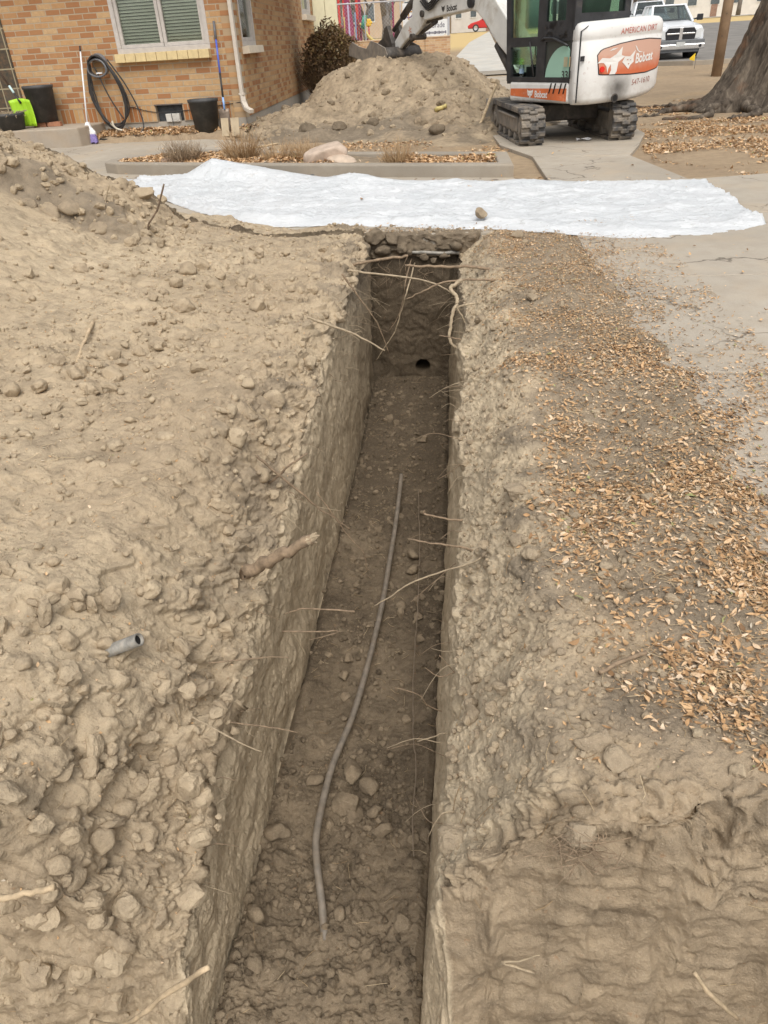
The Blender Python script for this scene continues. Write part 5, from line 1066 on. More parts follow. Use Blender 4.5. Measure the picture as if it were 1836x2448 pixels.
# dark vent in the soldier course with a pale box in it
MB().box((-1.405, 0.09, 0.39), (0.505, 0.01, 0.25)).build("vent", pmat("vent_screen", (0.055, 0.06, 0.065), 0.7, 0.4, 18), house)
MB().box((-1.405, 0.03, 0.525), (0.53, 0.10, 0.018)).build("vent_lintel", pmat("lintel_steel", (0.12, 0.10, 0.09), 0.6), house)
hb = MB().box((-1.36, 0.03, 0.315), (0.26, 0.09, 0.13)).build("outlet_box", pmat("box_paint", (0.55, 0.53, 0.48), 0.7, 0.15), house, bevel=0.008)
MB().cyl((-1.28, -0.02, 0.315), (-1.28, 0.0, 0.315), 0.04).build("outlet_cover", pmat("cover_paint", (0.62, 0.60, 0.55), 0.6), hb)
MB().tube(smooth_path([(-1.37, -0.03, 0.40), (-1.36, -0.05, 0.33), (-1.35, -0.05, 0.2), (-1.36, -0.06, 0.08)], 4), 0.006, 6).build("conduit", MATS["dark_metal"], house)
CORD = pmat("black_rubber", (0.035, 0.032, 0.030), 0.55, 0.3, 10)
tag(MB().tube([house.matrix_basis @ Vector(p) for p in smooth_path([(-2.17, -0.01, 0.47), (-2.1, -0.012, 0.51), (-1.9, -0.012, 0.46), (-1.6, -0.012, 0.41), (-1.1, -0.012, 0.42), (-0.6, -0.012, 0.46), (-0.1, -0.012, 0.50), (0.0, -0.015, 0.51)], 5)], 0.006, 6).build("cable", CORD, smooth=True), "thin dark cable sagging along the brick wall above the vent", "cable")
GBM = brick_mat("glass_block", 0.30, 0.30, (0.055, 0.055, 0.045), (0.085, 0.08, 0.065), (0, 2), (0.34, 0.29, 0.19), 0.0, 0.012)
_nt = GBM.node_tree
for n_ in _nt.nodes:
    if n_.type == 'VALTORGB' and len(n_.color_ramp.elements) == 5:
        for e_, c_ in zip(n_.color_ramp.elements, ((.05, .05, .042), (.06, .06, .05), (.075, .07, .058), (.085, .08, .065), (.11, .10, .08))): e_.color = (*c_, 1)
GBM.node_tree.nodes["Principled BSDF"].inputs["Roughness"].default_value = 0.3
MB().box((-4.62, -0.012, 1.63), (0.92, 0.02, 2.62)).build("glass_block_panel", GBM, house)
MB().box((-4.93, -0.16, 0.70), (0.42, 0.07, 0.75)).build("door_post", pmat("door_paint", (0.62, 0.60, 0.55), 0.5, 0.08), house, bevel=0.01)
SID = pmat("cream_siding", (0.70, 0.66, 0.46), 0.7, 0.06)
hm = house.matrix_basis
stoop = thing("stoop", "low concrete step by the house door at the left edge", "step", hm @ Vector((-4.6, -0.5, 0)), HR)
mb = MB().prism([(-1.9, -0.55), (1.72, -0.50), (1.86, -0.40), (1.9, -0.2), (1.9, 0.52), (-1.9, 0.52)], -0.02, 0.30, lambda u, v, t: (u, v, t)); mb.build("step_block", concrete_mat("stoop_concrete", (0.36, 0.31, 0.25), False), stoop, bevel=0.02)
# raised strip of soil and leaves at the foot of the wall
mb = MB(); P = [[hm @ Vector((-2.75 + 2.85 * i / 40, -0.62 + 0.64 * j / 8 + 0.05 * math.sin(i * .7) * (j == 0), (-0.05 if j == 0 else 0.09 + 0.05 * j / 8 + 0.02 * math.sin(i * 1.3 + j)))) for j in range(9)] for i in range(41)]
tag(mb.grid(P).build("wall_bed_soil", LAWN, smooth=True), kind="structure")
def wall_leaves(n, x0, x1, y0, y1, z0, z1):
    xx = RNG.uniform(x0, x1, n); yy = RNG.uniform(y0, y1, n); zz = np.interp(yy, [y0, y1], [z0, z1]) + RNG.uniform(0, 0.03, n) + 0.02
    M = np.array(hm); q = np.stack([xx, yy, zz, np.ones(n)], -1) @ M.T
    return leaves("fallen_leaves", q[:, :3], RNG.uniform(0.04, 0.085, n), 0.6)
wall_leaves(int(1500 * TQ), -2.75, -0.75, -0.55, -0.02, 0.08, 0.14); wall_leaves(int(160 * TQ), -0.75, 0.3, -0.5, -0.02, 0.07, 0.12)
# ------------------------------------------------------------------ things along the wall
def at_house(x, y, z): return hm @ Vector((x, y, z))
POTM = pmat("pot_plastic", (0.062, 0.062, 0.062), 0.6, 0.25, 6, dirt=(0.16, 0.14, 0.12), dirt_amt=0.25, dscale=6)
def pot(label, x, y, z, rt, rb, h, stalks=0, sh=0.12):
    t = thing("planter_pot", label, "planter", at_house(x, y, z), HR)
    MB().lathe([(rb - .01, 0.012), (rb, 0), (rt * 0.97, h - 0.05), (rt, h - 0.05), (rt + 0.008, h), (rt - 0.014, h), (rt - 0.02, h - 0.06), (rb - .01, 0.02)], 36).build("pot_wall", POTM, t, smooth=True)
    s = MB().lathe([(0.001, h - 0.035), (rt - 0.02, h - 0.05)], 24).build("potting_soil", pmat("potting_soil", (0.10, 0.07, 0.05), 0.95, 0.4, 20), t)
    if stalks:
        mb = MB()
        for _ in range(stalks):
            a = random.uniform(0, 6.28); r = random.uniform(0, rt * .9); p = Vector((r * math.cos(a), r * math.sin(a), h - 0.05)); e = p + Vector((random.gauss(0, .05) + math.cos(a) * 0.05, random.gauss(0, .05) + math.sin(a) * .05, random.uniform(-.02, sh)))
            mb.tube([p, (p + e) / 2 + Vector((0, 0, .03)), e], 0.004, 4)
        mb.build("dry_stalks", ROOTP, t)
    return t
pot("tall black planter pot standing on bricks beside the green shovel", -3.62, -0.33, 0.375, 0.255, 0.205, 0.56, 26, 0.02)
pot("low grey planter pot full of dry stalks at the left edge of the step", -4.02, -0.78, 0.30, 0.25, 0.20, 0.26, 130, 0.09)
pot("black planter pot under the blue handled shovel near the house corner", -0.63, -0.33, 0.07, 0.255, 0.19, 0.53)
BKM = pmat("loose_brick", (0.34, 0.16, 0.09), 0.85, 0.25, 12, 0.3, 60)
for x, l in ((-3.68, "loose brick lying flat under the tall planter pot, left one"), (-3.42, "loose brick poking out right under the tall planter pot")):
    t = thing("brick", l, "brick", at_house(x, -0.42, 0.30), HR + (0.1 if x > -3.5 else -0.05)); MB().box((0, 0, 0.036), (0.24, 0.11, 0.07)).build("brick_block", BKM, t, bevel=0.006)
# broom
t = thing("broom", "white broom with purple bristles leaning against the brick wall", "broom", at_house(-2.74, -0.62, 0.05), HR)
WHT = pmat("white_plastic", (0.74, 0.74, 0.74), 0.4, 0.05, 5); PUR = pmat("purple_bristle", (0.24, 0.19, 0.42), 0.8, 0.35, 60)
top = Vector((-0.04, 0.55, 1.42)); hd = Vector((0.0, 0.08, 0.26))
MB().tube([hd, hd.lerp(top, 0.93)], 0.0135, 12).build("handle", WHT, t, smooth=True)
MB().tube([hd.lerp(top, 0.93), top], 0.0145, 12).build("hand_grip", CORD, t, smooth=True)
mb = MB().prism([(-0.13, 0.10), (0.14, 0.10), (0.13, 0.15), (0.06, 0.22), (0.025, 0.30), (-0.025, 0.30), (-0.06, 0.22), (-0.12, 0.15)], -0.03, 0.03, lambda u, v, w_: (u, w_ + 0.09 * v / 0.3 + 0.01, v)); mb.build("broom_head", WHT, t, bevel=0.012)
mb = MB()
for i in range(60):
    for k in (-1, 0, 1): u = -0.125 + 0.255 * i / 59; mb.tube([(u, 0.035 + k * 0.016, 0.12), (u * 1.16, 0.01 + k * 0.03, random.uniform(-0.035, 0.0))], 0.004, 4)
mb.build("bristles", PUR, t)
# hose on its holder
t = thing("garden_hose", "black garden hose hung in long loops on the brick wall", "hose", at_house(-2.55, -0.05, 1.15), HR)
for k in range(6):
    r = random.uniform(-.04, .04); mb = MB()
    pts = [(-0.10 + r * .3, -0.06 - .015 * k, 0.10), (-0.17 + r, -0.07, -0.25), (-0.15 + r, -0.07, -0.55), (0.02, -0.07 - .02 * k, -0.86 + r), (0.25, -0.07, -0.90 + r), (0.42 + r, -0.07, -0.65), (0.40 + r, -0.07 - .01 * k, -0.3), (0.20 + r * .4, -0.07, 0.05), (0.05, -0.06 - .015 * k, 0.17), (-0.10 + r * .3, -0.06 - .015 * k, 0.10)]
    mb.tube(smooth_path(pts, 5, 0.002), 0.0135, 8, cap=False).build("hose_loop", CORD, t, smooth=True)
MB().tube(smooth_path([(-0.02, -0.08, 0.0), (0.12, -0.1, -0.4), (0.22, -0.1, -0.62), (0.33, -0.12, -0.80)], 5), 0.012, 8).build("hose_tail", CORD, t, smooth=True)
MB().tube(smooth_path([(0.25, -0.09, 0.1), (0.5, -0.1, -0.3), (0.68, -0.14, -0.75), (0.72, -0.28, -0.98), (0.5, -0.42, -1.08), (0.1, -0.5, -1.08), (-0.1, -0.45, -1.07)], 6), 0.012, 8).build("hose_tail", CORD, t, smooth=True)
GREYP = pmat("grey_plastic", (0.14, 0.14, 0.145), 0.5, 0.2, 6)
t = thing("hose_holder", "oval grey hose holder fixed on the brick wall behind the broom", "hose holder", at_house(-2.52, -0.02, 1.13), HR)
ring = [Vector((0.17 * math.cos(a), -0.13, 0.105 * math.sin(a) - 0.02 + 0.05 * max(0, math.sin(a)))) for a in np.linspace(0, 2 * math.pi, 29)[:-1]]
MB().tube(ring + ring[:1], 0.017, 8, cap=False).build("rim", GREYP, t, smooth=True)
MB().grid([[Vector((p.x * s, -0.13 + 0.12 * k, p.z * s + 0.12 * (k if p.z > 0 else 0) * .8)) for k, s in ((0, 1.0), (0.5, 1.0), (1, 0.95))] for p in ring + ring[:1]]).build("drum", GREYP, t, smooth=True)
MB().box((0.02, -0.12, -0.07), (0.10, 0.02, 0.02)).build("spool_label", WHT, t)
# tap and its pale nozzle among the leaves
t = thing("hose_nozzle", "pale bent hose nozzle lying in the leaves under the hose", "nozzle", at_house(-2.33, -0.3, 0.17), HR)
MB().tube(smooth_path([(-0.05, 0, 0.16), (-0.03, -0.02, 0.08), (0.04, -0.03, 0.03), (0.12, -0.03, 0.01)], 5), [0.018] * 16, 8).build("nozzle_body", pmat("nozzle_plastic", (0.5, 0.45, 0.36), 0.6), t, smooth=True)
MB().tube([(-0.05, 0, 0.16), (-0.09, 0.0, 0.12), (-0.03, -0.02, 0.06)], 0.008, 6).build("trigger", MATS["nozzle_plastic"], t)
# shovels
t = thing("snow_shovel", "lime green snow shovel leaning by the tall planter pot", "shovel", at_house(-3.92, -0.65, 0.33), HR)
LIME = pmat("lime_plastic", (0.36, 0.62, 0.03), 0.45, 0.06, 5)
P = []
for i in range(13):
    u = -0.20 + 0.40 * i / 12
    P.append([(u + 0.035 * (j / 8) * -1.2 + 0.06, 0.05 + 0.10 * (1 - (u / 0.2) ** 2) * 0.5 + 0.14 * j / 8 - 0.10 * (j / 8) ** 2 - 0.012 * (i % 3 == 1), 0.0 + 0.43 * j / 8 - 0.03 * (abs(u) / 0.2) ** 2 * (j > 6)) for j in range(9)])
o = MB().grid(P).build("blade", LIME, t, smooth=True); solid(o, 0.008); 
mb = MB()
a0, a1 = Vector((0.02, 0.13, 0.36)), Vector((-0.60, 0.40, 1.30))
MB().tube([a0, a0.lerp(a1, 0.16)], 0.020, 10).build("ferrule", CORD, t, smooth=True)
MB().tube([a0.lerp(a1, 0.16), a0.lerp(a1, 0.28)], 0.019, 10).build("sleeve", pmat("pale_blue", (0.50, 0.66, 0.66), 0.5), t, smooth=True)
MB().tube([a0.lerp(a1, 0.28), a1], 0.0165, 10).build("handle", pmat("dark_handle", (0.07, 0.045, 0.03), 0.6, 0.3, 8), t, smooth=True)
t = thing("garden_shovel", "shovel with a blue and black handle leaning at the house corner", "shovel", at_house(-0.27, -0.42, 0.07), HR)
BLUE = pmat("blue_handle", (0.085, 0.13, 0.50), 0.4, 0.15, 6)
a0, a1 = Vector((0.03, 0.02, 0.36)), Vector((-0.06, 0.40, 1.62))
for nm, p, q, mt, r in (("shaft", 0, .14, pmat("light_blue", (0.25, 0.42, 0.75), 0.4), .016), ("shaft_band", .14, .42, CORD, .0165), ("shaft_sleeve", .42, .80, BLUE, .016), ("hand_grip", .80, 1.0, GREYP, .021)): MB().tube([a0.lerp(a1, p), a0.lerp(a1, q)], r, 10).build(nm, mt, t, smooth=True)
o = MB().grid([[(-0.10 + 0.2 * i / 8, 0.03 - 0.02 * math.cos((i - 4) * .5) + 0.03 * j / 6, 0.0 + 0.37 * j / 6 - (0.10 * (1 - j / 6) if 0 < i < 8 else 0) * 0.0) for j in range(7)] for i in range(9)]).build("blade", pmat("rusty_steel", (0.22, 0.17, 0.13), 0.5, 0.35, 9, metal=0.4), t, smooth=True); solid(o, 0.004)
BOARD = pmat("board_wood", (0.46, 0.37, 0.25), 0.85, 0.2, 5, 0.3, 40)
for x, w_, l in ((-0.22, 0.13, "short upright board at the corner, beside the black pot"), (-0.04, 0.14, "wider upright board under the downspout")):
    t = thing("board", l, "board", at_house(x, -0.55, 0.03), HR + 0.1 * (x > -.1)); MB().box((0, 0, 0.14), (w_, 0.03, 0.28), Matrix.Rotation(rad(-12), 3, 'X')).build("plank", BOARD, t, bevel=0.004)
for k in range(7):
    me = CLOD["top"][k]; o = bpy.data.objects.new("stone", me); COL.objects.link(o); o.location = at_house(0.12 + 0.07 * k - 0.16 * (k % 3), -0.55 - 0.09 * (k % 2), 0.05); o.scale = (.055,) * 3; o.rotation_euler = (k, 2 * k, k); tag(o, "grey stone in the small pile under the downspout outlet", "stone", "stones under the downspout")
# cream board at the back of the side wall
t = thing("shed", "cream boarded shed wall behind the far end of the brick house", "shed", (-4.72, 25.2, 0.0), 0.05)
for k in range(3): MB().box((0.17 + 0.36 * k - 0.36, 0.2, 1.6), (0.35, 0.1, 3.6)).build("siding_board", SID, t, bevel=0.01)
# ------------------------------------------------------------------ compact excavator
EXC = Vector((1.17, 11.86, 0.0))
exc = thing("excavator", "small white and orange tracked excavator parked behind the white sheet", "excavator", EXC)
WP = bpy.data.materials.new("white_machine_paint"); nt, b, _, L = nodes_of(WP); co = coords(nt)
c = ramp(nt, noise(nt, 2.5, 5, 0.6, co), [(0.3, (0.66, 0.65, 0.62)), (0.7, (0.76, 0.75, 0.72))])
sx = nt.nodes.new("ShaderNodeSeparateXYZ"); L.new(co, sx.inputs[0])
low = math_(nt, 'MULTIPLY', math_(nt, 'SUBTRACT', 0.78, sx.outputs[2]), 2.4, True)
c = mixc(nt, math_(nt, 'MULTIPLY', low, ramp(nt, noise(nt, 6, 7, 0.7, co, 0.5), [(0.40, 0.0), (0.72, 0.95)])), c, (0.38, 0.32, 0.25))
c = mixc(nt, ramp(nt, noise(nt, 22, 6, 0.7, co), [(0.60, 0.0), (0.70, 0.5)]), c, (0.42, 0.29, 0.24))
vd = nt.nodes.new("ShaderNodeVectorMath"); vd.operation = 'DISTANCE'; L.new(co, vd.inputs[0])
soot = ramp(nt, math_(nt, 'ADD', vd.outputs["Value"], math_(nt, 'MULTIPLY', noise(nt, 5, 4, 0.6, co), 0.16)), [(0.10, 0.85), (0.33, 0.0)])
SOOTV = vd
c = mixc(nt, soot, c, (0.05, 0.045, 0.04))
L.new(c, b.inputs["Base Color"]); b.inputs["Roughness"].default_value = 0.42; b.inputs["Specular IOR Level"].default_value = 0.4
ARMW = pmat("boom_paint", (0.64, 0.63, 0.59), 0.5, 0.08, 5, dirt=(0.36, 0.31, 0.24), dirt_amt=0.30, dscale=4)
BLK = pmat("cab_black", (0.030, 0.030, 0.032), 0.45, 0.35, 7, dirt=(0.13, 0.11, 0.09), dirt_amt=0.12, dscale=7)
RUB = pmat("track_rubber", (0.075, 0.072, 0.070), 0.85, 0.35, 6, 0.4, 40, dirt=(0.30, 0.25, 0.19), dirt_amt=0.58, dscale=4)
MUD = pmat("muddy_steel", (0.22, 0.195, 0.165), 0.85, 0.3, 7, 0.4, 40, dirt=(0.34, 0.28, 0.21), dirt_amt=0.4, dscale=6)
DSTEEL = pmat("dark_steel", (0.060, 0.052, 0.045), 0.6, 0.4, 9, 0.3, 30, dirt=(0.20, 0.16, 0.12), dirt_amt=0.3, dscale=7)
CHR = pmat("chrome_rod", (0.75, 0.75, 0.75), 0.15, 0.05, 4, metal=1.0)
ORG = pmat("orange_decal", (0.62, 0.155, 0.050), 0.5, 0.18, 4, dirt=(0.66, 0.55, 0.46), dirt_amt=0.16, dscale=9)
FAD = bpy.data.materials.new("faded_decal"); nt, b, _, L = nodes_of(FAD); co = coords(nt); sx = nt.nodes.new("ShaderNodeSeparateXYZ"); L.new(co, sx.inputs[0])
fz = math_(nt, 'ADD', math_(nt, 'MULTIPLY', math_(nt, 'SUBTRACT', sx.outputs[2], 0.80), 5.0), math_(nt, 'MULTIPLY', math_(nt, 'SUBTRACT', noise(nt, 9, 5, 0.7, co), 0.5), 0.9), True)
c = ramp(nt, fz, [(0.0, (0.56, 0.14, 0.055)), (0.55, (0.57, 0.27, 0.18)), (1.0, (0.60, 0.37, 0.28))])
L.new(c, b.inputs["Base Color"]); b.inputs["Roughness"].default_value = 0.6
DECW = pmat("decal_white", (0.74, 0.72, 0.68), 0.5, 0.06, 9)
REDT = pmat("stencil_red", (0.46, 0.11, 0.075), 0.6, 0.2, 25, dirt=(0.70, 0.68, 0.64), dirt_amt=0.30, dscale=30)
BRNT = pmat("stencil_brown", (0.30, 0.11, 0.085), 0.6, 0.2, 25)
CGL = glass_mat("cab_glass", (0.74, 0.88, 0.80), 0.22, 0.04)
def fr(head):
    h = rad(head); f_ = Vector((-math.sin(h), math.cos(h), 0)); r_ = Vector((math.cos(h), math.sin(h), 0))
    M = Matrix((r_, f_, Vector((0, 0, 1)))).transposed()
    return M
MU, MT = fr(36), fr(9)
U = lambda x, y, z: MU @ Vector((x, y, z))
TT = lambda x, y, z: MT @ Vector((x, y, z))
SOOTV.inputs[1].default_value = U(-0.16, -1.24, 0.63)
class XB(MB):
    """boxes given in the machine's own axes"""
    def __init__(s, M): super().__init__(); s.M = M
    def bx(s, c, d, R=None): return s.box(s.M @ Vector(c), d, s.M @ R if R is not None else s.M)
    def tb(s, pts, r, n=8, cap=True): return s.tube([s.M @ Vector(p) for p in pts], r, n, cap)
# tracks
Lh, zt = 1.125, 0.45
def belt_pts(rad_=0.205, n=9, inset=0.0):
    zc = 0.215; R = rad_ - inset; pts = []
    for a in np.linspace(-90, 90, n): pts.append((Lh - 0.215 + R * math.cos(rad(a)), zc + R * math.sin(rad(a))))
    for a in np.linspace(90, 270, n): pts.append((-Lh + 0.215 + R * math.cos(rad(a)), zc + R * math.sin(rad(a))))
    return pts
for sgn, side in ((-1, "left"), (1, "right")):
    tr = bpy.data.objects.new("track", None); COL.objects.link(tr); tr.parent = exc
    x0, x1 = (-0.75, -0.44) if sgn < 0 else (0.44, 0.75)
    o_, i_ = belt_pts(), belt_pts(inset=0.035); mb = XB(MT); n = len(o_)
    rows = []
    for k in range(n + 1): (ya, za), (yb, zb) = o_[k % n], i_[k % n]; rows.append([TT(x0, yb, zb), TT(x0, ya, za), TT(x1, ya, za), TT(x1, yb, zb), TT(x0, yb, zb)])
    mb.grid(rows)
    per = []                                                 # lugs along the belt
    P_ = o_ + o_[:1]; d_ = [0]
    for a, b2 in zip(P_[:-1], P_[1:]): d_.append(d_[-1] + math.dist(a, b2))
    nl = 52
    for k in range(nl):
        s = d_[-1] * k / nl; j = max(i for i in range(n) if d_[i] <= s); f_ = (s - d_[j]) / max(1e-6, d_[j + 1] - d_[j])
        y = P_[j][0] + (P_[j + 1][0] - P_[j][0]) * f_; z = P_[j][1] + (P_[j + 1][1] - P_[j][1]) * f_; ang = math.atan2(P_[j + 1][1] - P_[j][1], P_[j + 1][0] - P_[j][0])
        R = Matrix.Rotation(ang, 3, 'X')
        off = Vector((0, math.sin(ang), -math.cos(ang))) * 0.012
        for q, (u0, u1) in enumerate(((0.0, 0.42), (0.36, 0.70), (0.60, 1.0))):
            mb.bx(Vector((x0 + (x1 - x0) * (u0 + u1) / 2, y, z)) + off + Vector((0, math.cos(ang), math.sin(ang))) * 0.03 * (q % 2), ((x1 - x0) * (u1 - u0), 0.046 + 0.004 * q, 0.034 + 0.003 * q), R)
    mb.build("track_belt", RUB, tr, bevel=0.006, seg=1)
    xm = (x0 + x1) / 2; xo = x0 if sgn < 0 else x1
    mb = XB(MT).bx((xm - sgn * 0.0, 0, 0.22), (0.22, 1.55, 0.20)); mb.bx((xo - sgn * 0.045, -0.05, 0.235), (0.05, 1.30, 0.17)).bx((xo - sgn * 0.03, -0.05, 0.315), (0.06, 1.25, 0.03)); mb.build("track_frame", MUD, tr, bevel=0.012)
    for y in (-0.91, 0.91):
        XB(MT).tb([(xm - 0.12, y, 0.215), (xm + 0.12, y, 0.215)], 0.165, 24).tb([(xo - sgn * 0.012, y, 0.215), (xo - sgn * 0.09, y, 0.215)], 0.07, 16).build("sprocket" if y < 0 else "idler", MUD, tr, bevel=0.004)
    for y in np.linspace(-0.55, 0.55, 4): XB(MT).tb([(xm - 0.13, y, 0.085), (xm + 0.13, y, 0.085)], 0.055, 14).build("roller", MUD, tr, bevel=0.004)
mb = XB(MT).bx((0, 0.0, 0.32), (0.92, 0.75, 0.20)); mb.tb([(0, 0, 0.38), (0, 0, 0.49)], 0.36, 28); mb.build("undercarriage", DSTEEL, exc, bevel=0.02)
mb = XB(MT).bx((0, 1.42, 0.26), (1.56, 0.05, 0.34)).bx((-0.35, 1.0, 0.25), (0.09, 0.85, 0.11)).bx((0.35, 1.0, 0.25), (0.09, 0.85, 0.11)); mb.build("dozer_blade", MUD, exc, bevel=0.01)
# upper body
def yrear(x):
    a = min(abs(x), 0.679); y = -1.26 + 0.10 * (a / 0.68) ** 2
    if a > 0.53: y += 0.15 * (1 - math.sqrt(max(0, 1 - ((a - 0.53) / 0.15) ** 2)))
    return y
xs = [-0.68 + 0.0 + 1.36 * (0.5 - 0.5 * math.cos(math.pi * i / 40)) for i in range(41)]
def shell(ztop, zbot, shrink):
    return [(x * (1 - shrink / 0.68), yrear(x) + shrink) for x in xs] + [(0.68 - shrink, -0.55), (-0.68 + shrink, -0.94)]
prof = [(0.455, 0.09), (0.462, 0.045), (0.49, 0.012), (0.53, 0.0), (0.80, 0.0), (1.13, 0.0), (1.145, 0.008), (1.16, 0.0), (1.25, 0.004), (1.29, 0.018), (1.318, 0.05), (1.33, 0.11)]
def rise(x, z): return (0.035 * (x + 0.68) / 1.36 + (0.09 * max(0, (x - 0.15) / 0.53) ** 2 if z < 0.55 else 0)) 
rows = []
for z, s in prof:
    ring = shell(0, 0, s); rows.append([U(x, y, z + rise(x, z)) for x, y in ring + ring[:1]])
mb = MB().grid(rows); n = len(rows[0]) - 1
mb.add(rows[-1][:-1], [tuple(range(n))]); mb.add(rows[0][:-1], [tuple(range(n))])
mb.build("counterweight", WP, exc, smooth=True); exc_cw = exc.children[-1]
m_ = exc_cw.modifiers.new("split", 'EDGE_SPLIT'); m_.split_angle = rad(50)
XB(MU).bx((0.0, -0.34, 0.60), (1.36, 1.20, 0.25)).bx((0.47, -0.15, 0.95), (0.40, 0.80, 0.46)).build("body_skirt", WP, exc, bevel=0.045, seg=3)
MB().add([U(-0.6815, y, z) for y, z in ((-0.938, 0.47), (-0.950, 0.47), (-0.950, 1.25), (-0.938, 1.25))], [(0, 1, 2, 3)])
def rear(x, z, d=0.003):
    y = yrear(x); e = 0.01; n_ = Vector((-(yrear(x + e) - yrear(x - e)) / (2 * e) * -1, -1, 0)); n_ = Vector(((yrear(x + e) - yrear(x - e)) / (2 * e), -1, 0)).normalized()
    return U(x + n_.x * d, y + n_.y * d, z)
def rear_poly(poly, name, mat, parent, d=0.003, step=0.04):
    """outline on the curved tail, cut into narrow strips so that it follows the curve"""
    x0, x1 = min(p[0] for p in poly), max(p[0] for p in poly); k = max(2, int((x1 - x0) / step)); pts = [Vector(p) for p in poly]
    mb = MB(); top = []; bot = []
    for i in range(k + 1):
        x = x0 + (x1 - x0) * (i / k) ; x = min(max(x, x0 + 1e-4), x1 - 1e-4); zsx = []
        for a, b2 in zip(pts, pts[1:] + pts[:1]):
            if (a.x - x) * (b2.x - x) <= 0 and abs(a.x - b2.x) > 1e-9: zsx.append(a.y + (b2.y - a.y) * (x - a.x) / (b2.x - a.x))
        if zsx: top.append(rear(x, max(zsx), d)); bot.append(rear(x, min(zsx), d))
    mb.grid([[p, q] for p, q in zip(bot, top)]); return mb.build(name, mat, parent)
DEC = [(-0.50, 0.985), (-0.475, 0.80), (-0.45, 0.785), (0.02, 0.765), (0.30, 0.77), (0.52, 0.80), (0.60, 0.85), (0.61, 0.90), (0.60, 1.10), (0.30, 1.118), (0.05, 1.11), (-0.20, 1.085), (-0.42, 1.045), (-0.48, 1.02)]
rear_poly([(x * 1.015 + (-0.004 if x < 0 else 0.004), 0.945 + (z - 0.945) * 1.07) for x, z in DEC], "decal_border", BLK, exc_cw, 0.0025)
dec = rear_poly(DEC, "rear_decal", FAD, exc_cw, 0.0050)
CAT = [[(-0.50, 0.90), (-0.44, 0.955), (-0.33, 0.945), (-0.24, 0.985), (-0.155, 1.06), (-0.16, 0.97), (-0.10, 0.955), (-0.20, 0.90), (-0.215, 0.80), (-0.235, 0.775), (-0.32, 0.775), (-0.30, 0.82), (-0.31, 0.885), (-0.34, 0.84), (-0.35, 0.79), (-0.37, 0.86), (-0.41, 0.90), (-0.45, 0.905)],
       [(-0.14, 0.895), (-0.10, 0.955), (-0.02, 0.95), (0.065, 1.015), (0.04, 0.94), (0.05, 0.89), (0.00, 0.86), (-0.03, 0.815), (-0.07, 0.845), (-0.10, 0.87)],
       [(0.05, 1.065), (0.075, 1.05), (0.12, 1.0), (0.20, 0.985), (0.13, 0.985), (0.085, 1.01)], [(-0.35, 1.02), (-0.30, 1.045), (-0.22, 1.05), (-0.28, 1.03)]]
mb = MB()
def fan(poly, fn):
    me_pts = [fn(*p) for p in poly]; return me_pts
import mathutils
for poly in CAT:
    tri = mathutils.geometry.tessellate_polygon([[Vector((x, z, 0)) for x, z in poly]]); mb.add([rear(x, z, 0.0085) for x, z in poly], tri)
mb.build("cat_silhouette", DECW, exc_cw)
mb = MB()                                                    # eye and muzzle marks of the cat head
for p in ([(-0.075, 0.915), (-0.05, 0.925), (-0.045, 0.91)], [(-0.02, 0.915), (0.005, 0.92), (-0.01, 0.905)], [(-0.05, 0.875), (-0.02, 0.88), (-0.035, 0.862)]): mb.add([rear(x, z, 0.0105) for x, z in p], [(0, 1, 2)])
mb.build("cat_face", pmat("decal_rust", (0.50, 0.22, 0.14), 0.6), exc_cw)
lettering("Bobcat", 0.145, lambda u, v: rear(0.075 + u, 0.872 + v + 0.08 * u, 0.0085), DECW, exc_cw, bold=0.004, sx=0.80)
lettering("AMERICAN DIRT", 0.088, lambda u, v: rear(-0.20 + u, 1.185 + v + 0.04 * u, 0.004), REDT, exc_cw, sx=0.92, spacing=1.06)
lettering("547-1610", 0.088, lambda u, v: rear(0.06 + u, 0.635 + v + 0.07 * u, 0.004), BRNT, exc_cw, sx=0.98, spacing=1.05)
mb = MB().cyl(rear(-0.43, 0.835, 0.004), rear(-0.43, 0.835, 0.020), 0.032, n=20); mb.build("reflector", pmat("red_lens", (0.62, 0.03, 0.02), 0.25), exc_cw)
mb = MB().cyl(rear(-0.20, 0.515, 0.001), rear(-0.20, 0.515, 0.012), 0.050, n=20); mb.build("exhaust_rim", DSTEEL, exc_cw); MB().cyl(rear(-0.20, 0.515, 0.006), rear(-0.20, 0.515, 0.0135), 0.036, n=20).build("exhaust_bore", MATS["black_void"], exc_cw)
mb = MB().box(U(-0.668, -1.125, 0.96), (0.05, 0.02, 0.055), MU).build("latch", BLK, exc_cw)
seam = MB().grid([[rear(-0.6715, z + 0.0, 0.003), rear(-0.6650, z, 0.003)] for z in np.linspace(0.49, 1.24, 12)] + [[rear(-0.6715 + 0.05 * t, 1.24 + 0.07 * t, 0.002 - .03 * t * t), rear(-0.662 + 0.05 * t, 1.24 + 0.065 * t, 0.002 - .03 * t * t)] for t in (0.4, 0.8)]).build("door_seam", BLK, exc_cw)
SX = -0.6825
def sidep(poly, name, mat, x=SX, parent=exc): return MB().add([U(x, y, z) for y, z in poly], [tuple(range(len(poly)))]).build(name, mat, parent)
sidep([(0.22, 0.63), (0.22, 0.545), (-0.90, 0.50), (-0.90, 0.645)], "side_decal", ORG, SX)
lettering("Bobcat", 0.105, lambda u, v: U(SX - 0.003, -0.29 - u, 0.538 + v - 0.01 * u), DECW, exc, bold=0.003, sx=0.85)
